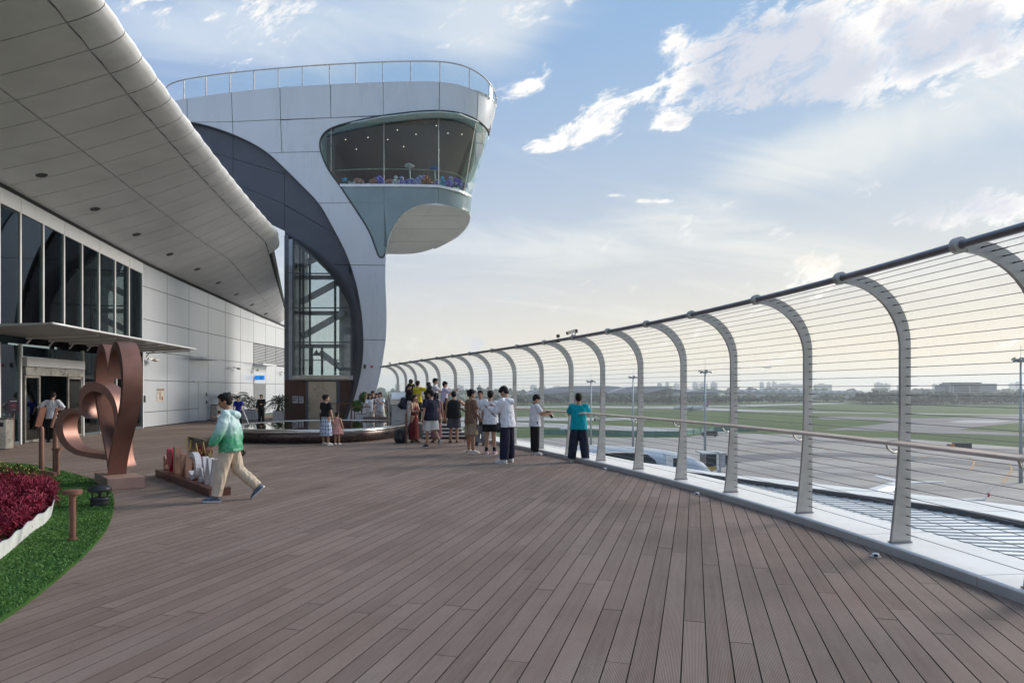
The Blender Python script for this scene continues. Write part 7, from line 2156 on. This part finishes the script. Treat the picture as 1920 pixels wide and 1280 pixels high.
sh_white = (mat('shoe_white', (0.60, 0.59, 0.58), 0.6, 0, 0.12, 20), wsole); sh_black = (mat('shoe_black', (0.02, 0.02, 0.022), 0.5), bsole); sh_blue = (mat('shoe_blue_grey', (0.08, 0.11, 0.16), 0.6, 0, 0.5, 30), wsole); sh_pink = (mat('shoe_pink', (0.55, 0.35, 0.38), 0.6, 0, 0.2, 20), wsole); sh_bw = (mat('shoe_bw', (0.03, 0.03, 0.03), 0.5), wsole); sh_tan = (mat('sandal', (0.14, 0.08, 0.05), 0.6), bsole); sh_cream = (mat('shoe_cream', (0.50, 0.46, 0.38), 0.6), wsole)
# gradient jacket (white to green dye) and dotted skirt
def jacket_mat():
    m = bpy.data.materials.new('cloth_gradient_jacket'); m.use_nodes = True
    k = NT(m.node_tree); b = m.node_tree.nodes['Principled BSDF']; tc = k.n('ShaderNodeTexCoord'); z = k.sep(tc.outputs['Object'])[2]
    nz = k.noise(tc.outputs['Object'], 22, 4, 0.6); zz = k.m('ADD', z, k.m('MULTIPLY', k.m('SUBTRACT', nz, 0.5), 0.10))
    c = k.mix(k.smooth(zz, 0.92, 1.22), (0.035, 0.30, 0.14, 1), (0.44, 0.60, 0.60, 1))
    c = k.mix(k.smooth(nz, 0.45, 0.75, 0, .25), c, (0.50, 0.62, 0.68, 1))
    k.link(c, b.inputs['Base Color']); b.inputs['Roughness'].default_value = 0.55
    n2 = k.noise(tc.outputs['Object'], 10, 4, 0.6); bn = k.n('ShaderNodeBump'); bn.inputs['Strength'].default_value = 0.8; bn.inputs['Distance'].default_value = 0.02; k.link(n2, bn.inputs['Height']); k.link(bn.outputs[0], b.inputs['Normal'])
    return m
def dots_mat():
    m = bpy.data.materials.new('cloth_dotted'); m.use_nodes = True
    k = NT(m.node_tree); b = m.node_tree.nodes['Principled BSDF']; tc = k.n('ShaderNodeTexCoord'); p = k.sep(tc.outputs['Object'])
    ang = k.m('MULTIPLY', k.m('ARCTAN2', p[0], p[1]), 2.1)
    v = k.n('ShaderNodeTexVoronoi'); v.voronoi_dimensions = '2D'; v.inputs['Scale'].default_value = 1.0; v.inputs['Randomness'].default_value = 0.25
    k.link(k.vec(k.m('MULTIPLY', ang, 1.0), k.m('MULTIPLY', p[2], 8.5), 0), v.inputs['Vector'])
    f = k.smooth(v.outputs['Distance'], 0.22, 0.25)
    k.link(k.mix(f, (0.012, 0.015, 0.035, 1), (0.46, 0.54, 0.68, 1)), b.inputs['Base Color']); b.inputs['Roughness'].default_value = 0.85
    n2 = k.noise(tc.outputs['Object'], 7, 3, 0.6); bn = k.n('ShaderNodeBump'); bn.inputs['Strength'].default_value = 0.6; bn.inputs['Distance'].default_value = 0.02; k.link(n2, bn.inputs['Height']); k.link(bn.outputs[0], b.inputs['Normal'])
    return m
def spot(px, fy, hy, z=0.0, adj=1.0):
    p = G(px, fy, z); return p, (fy - hy) / F * p.y * adj
def spotd(px, hy, d, z=0.0):
    zh = HC + (HY - hy) / F * d; return Vector(((px - 960) / F * d, d, z)), zh - z
SC = 1.012
def world_of(root, v): return root.location + Matrix.Rotation(root.rotation_euler.z, 3, 'Z') @ v

# walking boy
p, H = spot(432, 938, 739.5)
boy, arms, hd_, Pb = person('boy in a white and green hooded jacket and beige trousers striding left', p, 101, H * 1.03, ('long', jacket_mat(), 0.027, 0, 0, 'hood'), ('pants', khaki, 0.013), sh_blue,
    la=(14, 10, 16, 2), ra=(-20, 8, 12, 0), ll=(15, 4), rl=(-13, 33), lean=5, hp=10, hair='short', skin=SKIN2, vox=0.0105, foot_pitch=(-2, 44))
t_ = MB(); t_.sweep([Pb + Vector((0, 0.01, -.075 * H)), Pb + Vector((0, .01, -.03 * H))], [(.098 * H, .078 * H), (.096 * H, .076 * H)], 18, xaxis=(1, 0, 0)); t_.build('shirt_hem', paleblue, boy, smooth=True)
w = world_of(boy, arms[1][2] + arms[1][4] * 0.09)
ph = empty('smartphone', w, R(84), 'dark smartphone in the striding boy\'s rear hand', 'phone')
mb = MB(); mb.box((0, 0, 0), (0.012, 0.165, 0.085), M=Matrix.Rotation(R(40), 3, 'X')); mb.build('phone_body', M_black, ph); mb = MB(); mb.box((-0.008, 0, 0), (0.003, 0.15, 0.075), M=Matrix.Rotation(R(40), 3, 'X')); mb.build('screen', mat('phone_screen', (0.02, 0.03, 0.045), 0.1), ph)
# man in the doorway
p, H = spot(97, 826, 737); p.y = 22.3; p.x = (97 - 960) / F * 22.3
person('man in white shirt and black trousers with hands on hips in the doorway', p, 12, 1.64, ('long', white, 0.016), ('pants', black, 0.010), sh_black, la=(-28, 42, 95, 45), ra=(-28, 42, 95, 45), lean=6, hp=25, vox=0.014)
# cleaner, child, woman in black
p, H = spotd(447, 742, 30.5)
clr, arms, _, _ = person('cleaner in royal blue polo and dark trousers sweeping near the planters', p, 195, H, ('tee', royal, 0.012), ('pants', black, 0.010), sh_black, la=(25, 10, 40, 10), ra=(10, 8, 25, 0), lean=8, hp=12, hair='bob')
w = world_of(clr, arms[-1][2]); br_ = empty('broom', Vector((w.x + .25, w.y - .1, 0)), 0, 'long handled dustpan and broom held by the cleaner', 'broom')
mb = MB(); mb.sweep([Vector((.15, 0, .08)), w - Vector((w.x + .25, w.y - .1, 0)) + Vector((0, 0, .12))], 0.014, 6); mb.build('handle', M_white, br_); mb = MB(); mb.bbox((.17, 0, .05), (.34, .14, .09), .015); mb.build('pan', M_steel, br_)
p, H = spot(411, 818, 769.5)
person('toddler in white top and pale trousers behind the striding boy', p, 120, H, ('tee', white, 0.016), ('pants', paleblue, 0.014), sh_white, la=(60, 10, 60, 20), ra=(20, 10, 20, 0), ll=(12, 10), rl=(-8, 15))
p, H = spotd(490, 739.5, 34.5)
person('woman in black clothes with short hair standing before the white planter', p, 190, H, ('long', black, 0.014), ('pants', black, 0.008), sh_white, la=(25, 8, 70, 35), ra=(10, 8, 20, 0), hair='bob')
# mother and girl
p, H = spot(611, 834, 739.5)
mo, arms, _, _ = person('woman with hair bun, black top and dotted blue skirt seen from behind', p, -28, H, ('crop', black, 0.012), ('skirt', dots_mat(), 0, 0.345, 0.135), sh_white, la=(30, 25, 60, 0), ra=(-4, 16, 8, 0), hyaw=-40, hair='bun', vox=0.014)
w = world_of(mo, arms[-1][2])
bg_ = empty('handbag', Vector((w.x - 0.02, w.y - 0.03, w.z - 0.42)), R(-20), 'dark navy bucket handbag hanging from the woman\'s left arm', 'bag')
mb = MB(); mb.prism([(-.13, -.07, 0), (.13, -.07, 0), (.13, .07, 0), (-.13, .07, 0)], (0, 0, 0.01)); mb.add([(-.13, -.07, 0.01), (.13, -.07, .01), (.13, .07, .01), (-.13, .07, .01), (-.165, -.09, .34), (.165, -.09, .34), (.165, .09, .34), (-.165, .09, .34)], [(0, 1, 5, 4), (1, 2, 6, 5), (2, 3, 7, 6), (3, 0, 4, 7), (4, 5, 6, 7)]); mb.build('bag_body', mat('navy_leather', (0.012, 0.016, 0.03), 0.4), bg_)
mb = MB(); mb.sweep([(-.12, 0, .33), (-.06, 0, .46), (.06, 0, .46), (.12, 0, .33)], 0.012, 6); mb.build('handle', M_black, bg_)
p, H = spot(632, 833, 772.5)
gl_, arms, hd_, Pg = person('small girl in pink layered tulle dress holding the woman\'s hand', p, -8, H, ('dress', pink, 0.010, 0.06, 0.11), None, sh_white, la=(20, 28, 20, 0), ra=(0, 18, 10, 0), hyaw=-30, hair='bob', vox=0.011)
rnd = random.Random(3); tu = MB()
for lay, (z, r0, r1, hh) in enumerate(((0.04, .10, .135, .09), (-.035, .12, .165, .09), (-.11, .14, .19, .10))):
    n = 40
    for ring in range(2):
        V = []; 
        for i in range(n):
            a = 2 * math.pi * i / n; ru = 1 + 0.10 * math.sin(i * 2.7 + lay) + rnd.uniform(-.03, .03)
            V += [Pg + Vector((r0 * H * math.cos(a), r0 * H * math.sin(a) * .9, (z + 0.02 - ring * .03) * H)), Pg + Vector((r1 * ru * H * math.cos(a), r1 * ru * H * math.sin(a) * .9, (z - hh * (1 + .1 * math.sin(i * 1.9)) + ring * .02) * H))]
        tu.add(V, [(2 * i, 2 * i + 1, (2 * i + 3) % (2 * n), (2 * i + 2) % (2 * n)) for i in range(n)])
tu.build('tulle_layers', pink, gl_, fix=False)
# group behind the basin
for px, hy, d, hd, lab, top, bot, hair, kw in (
    (694, 738, 29.8, 200, 'girl with long dark hair in white tee and white shorts behind the basin', ('tee', white, .016), ('shorts', offwh, .02, .75), 'long', dict(ra=(30, 10, 50, 25), hyaw=-20)),
    (713, 735, 29.6, 165, 'smiling girl in white shirt and white shorts beside the kiosk', ('tee', white, .02), ('shorts', offwh, .02, .75), 'bob', dict(la=(40, 8, 85, 25), ra=(40, 8, 85, 25))),
    (699, 732.5, 31.0, 185, 'person with black cap and dark clothes raising an arm behind the girls', ('tee', black, .014), ('pants', black, .01), 'short', dict(ra=(60, 30, 110, 0), hat=black)),
    (706, 737, 30.8, 175, 'dark haired girl in white top half hidden between the two girls in white', ('tee', white, .014), ('pants', black, .01), 'bob', dict()),
    (732, 738, 30.4, 20, 'person in grey shirt and dark trousers standing left of the kiosk', ('tee', grey, .014), ('pants', midn, .012), 'short', dict())):
    p, H = spotd(px, hy, d); person(lab, p, hd, H, top, bot, sh_white, hair=hair, **kw)
# on the raised platform
p, H = spotd(766, 718.5, 26.3, PZ)
bt, arms, _, _ = person('woman in black tee and white trousers looking at her phone on the platform', p, -70, H, ('tee', black, .016), ('pants', offwh, .016), sh_white, la=(38, 8, 62, 20), ra=(38, 8, 62, 20), hp=22, hair='mop')
def backpack(name, loc, rz, label, m_, s=1.0):
    r = empty(name, loc, rz, label, 'backpack'); b = MB()
    b.sweep([(0, 0, 0), (0, 0, .08), (0, 0.01, .25), (0, 0, .40), (0, -.01, .46)], [(.13 * s, .09 * s), (.155 * s, .11 * s), (.15 * s, .105 * s), (.12 * s, .08 * s), (.05 * s, .04 * s)], 14, xaxis=(1, 0, 0)); pend(b, 'bag_body', m_, r, 0.014, 2)
    b = MB(); b.sweep([(0, .10 * s, .06), (0, .15 * s, .14), (0, .11 * s, .24)], [(.09 * s, .03), (.11 * s, .05), (.09 * s, .03)], 10, xaxis=(1, 0, 0)); pend(b, 'front_pocket', m_, r, 0.014, 2)
    for sd in (-1, 1):
        b = MB(); b.sweep([(sd * .06, -.07 * s, .40), (sd * .08, -.13 * s, .30), (sd * .09, -.11 * s, .12), (sd * .10, -.08 * s, .05)], 0.012, 6); b.build('strap', m_, r)
    b = MB(); b.sweep([(-.04, -.04, .45), (0, -.05, .49), (.04, -.04, .45)], 0.009, 6); b.build('grab_loop', m_, r)
    return r
bpk = mat('pack_navy', (0.012, 0.014, 0.028), 0.7, 0, 0.3, 12, .4, 14); bpb = mat('pack_black', (0.010, 0.010, 0.012), 0.7, 0, 0.3, 12, .4, 14)
q = U(757, 762, 26.4); backpack('backpack', (q.x, 26.25, q.z - .10), R(120), 'dark navy backpack worn by the woman in black tee', bpk, 1.15)
q = G(752, 830); backpack('backpack', (q.x, q.y, 0), R(160), 'large black backpack standing on the deck against the basin', bpb, 1.45)
p, H = spotd(770, 711, 28.0, PZ); person('tall person in dark shirt at the back of the platform group', p, -20, H, ('tee', midn, .014), ('pants', black, .01), sh_black, hp=10)
p, H = spotd(783, 713.5, 27.2, PZ); person('person in bright yellow shirt pointing to the right on the platform', p, -30, H, ('tee', yellow, .026), ('pants', black, .012), sh_black, ra=(70, 40, 12, 0), la=(20, 8, 60, 20))
p, H = spotd(774.5, 719.5, 28.4, PZ); person('person in lavender shirt half hidden between dark and yellow shirts', p, -10, H, ('tee', lav, .014), ('pants', black, .01), sh_black)
p, H = spotd(815, 708.8, 26.4, PZ)
wt_, arms, _, _ = person('tall man in white tee with backpack straps holding up a phone', p, -82, H, ('tee', white, .014), ('pants', black, .012), sh_black, la=(42, 10, 58, 12), ra=(45, 10, 60, 12), hp=8)
q = U(806.5, 729, 26.5); backpack('backpack', (q.x - .02, 26.5, q.z - .28), R(98), 'black backpack on the tall man in white tee', bpb)
w = world_of(wt_, arms[1][2] + arms[1][4] * .08); ph = empty('smartphone', w, R(-82), 'black smartphone held by the tall man in white tee', 'phone'); mb = MB(); mb.box((0, 0, .03), (.075, .012, .15), M=Matrix.Rotation(R(-20), 3, 'X')); mb.build('phone_body', M_black, ph)
p, H = spotd(803.5, 716.5, 28.0, PZ); person('person with dark hair in black top behind the white tee backpacker', p, -30, H, ('tee', black, .014), ('pants', black, .01), sh_black)
p, H = spotd(833, 715, 25.7, PZ)
lv, arms, _, _ = person('young man in lavender tee and black shorts with phone above the steps', p, -72, H, ('tee', lav, .02), ('shorts', black, .016, .85), sh_bw, la=(30, 10, 75, 20), ra=(55, 12, 65, 5), hp=10, hair='mop')
w = world_of(lv, arms[1][2] + arms[1][4] * .08); ph = empty('smartphone', w, R(-72), 'dark smartphone held by the young man in lavender tee', 'phone'); mb = MB(); mb.box((0, 0, .02), (.075, .15, .012), M=Matrix.Rotation(R(25), 3, 'X')); mb.build('phone_body', M_black, ph)
# in front of the steps
p, H = spot(776, 829, 740)
mw, arms, _, _ = person('woman in long maroon halter dress looking to the right', p, -118, H, ('halter', maroon, .008, .47, .125), None, sh_tan, la=(18, 8, 80, 30), ra=(18, 8, 80, 30), hair='bob', vox=0.014)
w = world_of(mw, arms[1][2] + arms[1][4] * .07); cm = empty('camera', w, R(-118), 'small black camera in the hands of the woman in maroon dress', 'camera'); mb = MB(); mb.bbox((0, 0, .03), (.13, .07, .09), .01); mb.build('camera_body', M_black, cm); mb = MB(); mb.sweep([(0, .03, .03), (0, .09, .03)], .03, 10); mb.build('lens', M_black, cm)
p, H = spot(808, 838, 730.5)
person('heavy man in navy tee and cream shorts walking away with head turned left', p, 34, H, ('tee', navy, .030), ('shorts', offwh, .03, .98), sh_bw, la=(-8, 10, 10, 0), ra=(14, 10, 15, 0), ll=(8, 5), rl=(-10, 38), hyaw=35, foot_pitch=(0, 52), wide=1.15, socks=None, vox=0.014)
p, H = spot(818, 829, 736)
pw, arms, _, _ = person('woman in mauve long dress partly hidden behind the man in navy tee', p, 10, H, ('dress', mauve, .012, .44, .12), None, sh_tan, hair='bob')
q = U(815.5, 771, p.y); tb = empty('tote_bag', (q.x + .03, p.y - .28, q.z - .22), R(10), 'purple shoulder bag beside the man in navy tee', 'bag'); b = MB(); b.sweep([(0, 0, 0), (0, 0, .2), (0, 0, .38), (0, 0, .5)], [(.10, .05), (.14, .07), (.11, .05), (.02, .02)], 12, xaxis=(1, 0, 0)); pend(b, 'bag_body', mat('purple_cloth', (0.06, 0.02, 0.16), .8, 0, .3, 9), tb, .014, 2); b = MB(); b.sweep([(-.05, 0, .48), (-.04, 0, .8), (.04, 0, .8), (.05, 0, .48)], .01, 5); b.build('strap', M_black, tb)
p, H = spot(851, 829.5, 733)
sg_, arms, _, _ = person('stocky man in black sleeveless shirt and dark shorts seen from behind', p, 4, H, ('tank', black, .030), ('shorts', dgrey, .028, 1.0), sh_tan, la=(8, 10, 12, 0), ra=(50, 38, 98, -20), hp=8, wide=1.18, vox=0.014)
w = world_of(sg_, arms[1][2] + arms[1][4] * .05)
tr_ = empty('monopod', (w.x, w.y, 0), 0, 'black monopod with camera grip held by the man in black sleeveless shirt', 'monopod')
mb = MB(); mb.sweep([(0, 0, .12), (0, 0, w.z + .16)], .016, 8); mb.build('pole', M_black, tr_); mb = MB(); mb.bbox((0, 0, w.z + .20), (.07, .05, .1), .008); mb.build('grip_head', M_black, tr_)
for a in (0.4, 2.5, 4.6):
    mb = MB(); mb.sweep([(0, 0, .16), (.14 * math.cos(a), .14 * math.sin(a), 0.005)], .011, 6); mb.build('foot', M_black, tr_)
# photographers at the fence
p, H = spot(883, 849.5, 730)
bw, arms, _, _ = person('young man in brown tee and tan shorts holding a camera low', p, -55, H, ('tee', brown, .024), ('shorts', beige, .022, 1.0), sh_cream, la=(4, 8, 10, 0), ra=(8, 6, 26, 6), hair='mop', hyaw=-10, skin=SKIN2, vox=0.014)
def camera_thing(w, rz, label, lens=.12, white_lens=False, tilt=0):
    cm = empty('camera', w, rz, label, 'camera'); Mx = Matrix.Rotation(R(tilt), 3, 'X')
    mb = MB(); mb.box(Mx @ Vector((0, 0, 0)), (.15, .08, .11), M=Mx); mb.box(Mx @ Vector((0, 0.0, .065)), (.06, .06, .035), M=Mx); mb.build('camera_body', M_black, cm)
    mb = MB(); mb.sweep([Mx @ Vector((0, .03, 0)), Mx @ Vector((0, .03 + lens * .5, 0)), Mx @ Vector((0, .03 + lens, 0))], [.038, .040, .045], 12); mb.build('lens', M_white if white_lens else M_black, cm)
    if white_lens: mb = MB(); mb.sweep([Mx @ Vector((0, .03 + lens, 0)), Mx @ Vector((0, .09 + lens, 0))], [.052, .056], 12); mb.build('lens_hood', M_black, cm); mb = MB(); mb.sweep([Mx @ Vector((0, .03 + lens * .4, 0)), Mx @ Vector((0, .06 + lens * .4, 0))], .0465, 12); mb.build('focus_ring', M_black, cm)
    return cm
w = world_of(bw, arms[1][2] + arms[1][4] * .09); camera_thing(w + Vector((0, -.04, -.03)), R(-30), 'black camera hanging in the hand of the man in brown tee', .10, False, -30)
p, H = spot(901, 834.5, 731.5)
pw2, arms, _, _ = person('man in white shirt and grey trousers facing the camera with a long lens', p, 172, H, ('tee', white, .018), ('pants', grey, .012), sh_black, la=(20, 8, 75, 30), ra=(25, 8, 78, 30), vox=0.014)
w = world_of(pw2, Vector((0.05, 0.24, H * .56))); camera_thing(w, R(172), 'camera with big white telephoto lens hanging before the man in grey trousers', .26, True, -78)
p, H = spot(919.5, 851, 732)
person('boy in loose white tee, black shorts and black socks seen from behind', p, -8, H, ('tee', white, .030), ('shorts', black, .026, .72), sh_pink, la=(12, 10, 22, 0), ra=(32, 8, 72, 12), socks=black, vox=0.013)
p, H = spot(951, 867, 723)
tl, arms, _, _ = person('tall youth in white hooded jacket and wide black trousers looking down at a phone', p, 62, H, ('long', white, .030, 0, 0, 'hood'), ('pants', navy, .022), sh_white, la=(30, 8, 80, 15), ra=(30, 10, 82, 15), hp=32, lean=3, hair='mop', vox=0.012, stance=2.4)
w = world_of(tl, Vector((0, 0.36, H * .615))); ph = empty('smartphone', w, R(62), 'smartphone in the hands of the tall youth in white jacket', 'phone'); mb = MB(); mb.box((0, 0, 0), (.075, .15, .01), M=Matrix.Rotation(R(30), 3, 'X')); mb.build('phone_body', M_black, ph)
q = world_of(tl, Vector((-.20, .10, H * .40))); sb_ = empty('shoulder_bag', q, R(62), 'small black shoulder bag at the hip of the tall youth', 'bag'); b = MB(); b.sweep([(0, 0, 0), (0, 0, .1), (0, 0, .22)], [(.09, .05), (.11, .06), (.09, .04)], 10, xaxis=(1, 0, 0)); pend(b, 'bag_body', mat('bag_black', (.014, .014, .016), .6), sb_, .012, 2)
b = MB(); b.sweep([(-.02, 0, .2), (.06, .04, .45), (.16, .03, .66), (.28, -.02, .74)], .013, 6); b.build('strap', mat('bag_strap', (.10, .12, .14), .8), sb_)
p, H = spot(1003, 852, 739)
cb, arms, _, _ = person('boy in white tee and black trousers checking his camera by the fence', p, -72, H, ('tee', white, .022), ('pants', black, .014), sh_white, la=(28, 8, 72, 14), ra=(28, 8, 72, 14), hp=24, hair='mop', vox=0.013)
w = world_of(cb, Vector((0, 0.40, H * .70))); camera_thing(w, R(-72), 'black camera with lens pointing down held by the boy at the fence', .14, False, -55)
b = MB(); b.sweep([Vector((-.05, .10 * H, .80 * H)) if False else Vector((-.055 * H, .02 * H, .845 * H)), Vector((0, -.045 * H, .855 * H)), Vector((.055 * H, .02 * H, .845 * H)), Vector((.03 * H, .12 * H, .76 * H)), Vector((0, .22 * H, .71 * H))], .009, 5); b.build('camera_strap', M_black, cb)
p, H = spot(1085, 866, 737)
person('man in teal tee and dark loose trousers leaning on the handrail', p, -6, H, ('tee', teal, .026), ('pants', midn, .026), sh_cream, la=(38, 12, 95, 40), ra=(34, 16, 95, 40), lean=3, wide=1.06, vox=0.012, stance=3.2)
bake_pending()
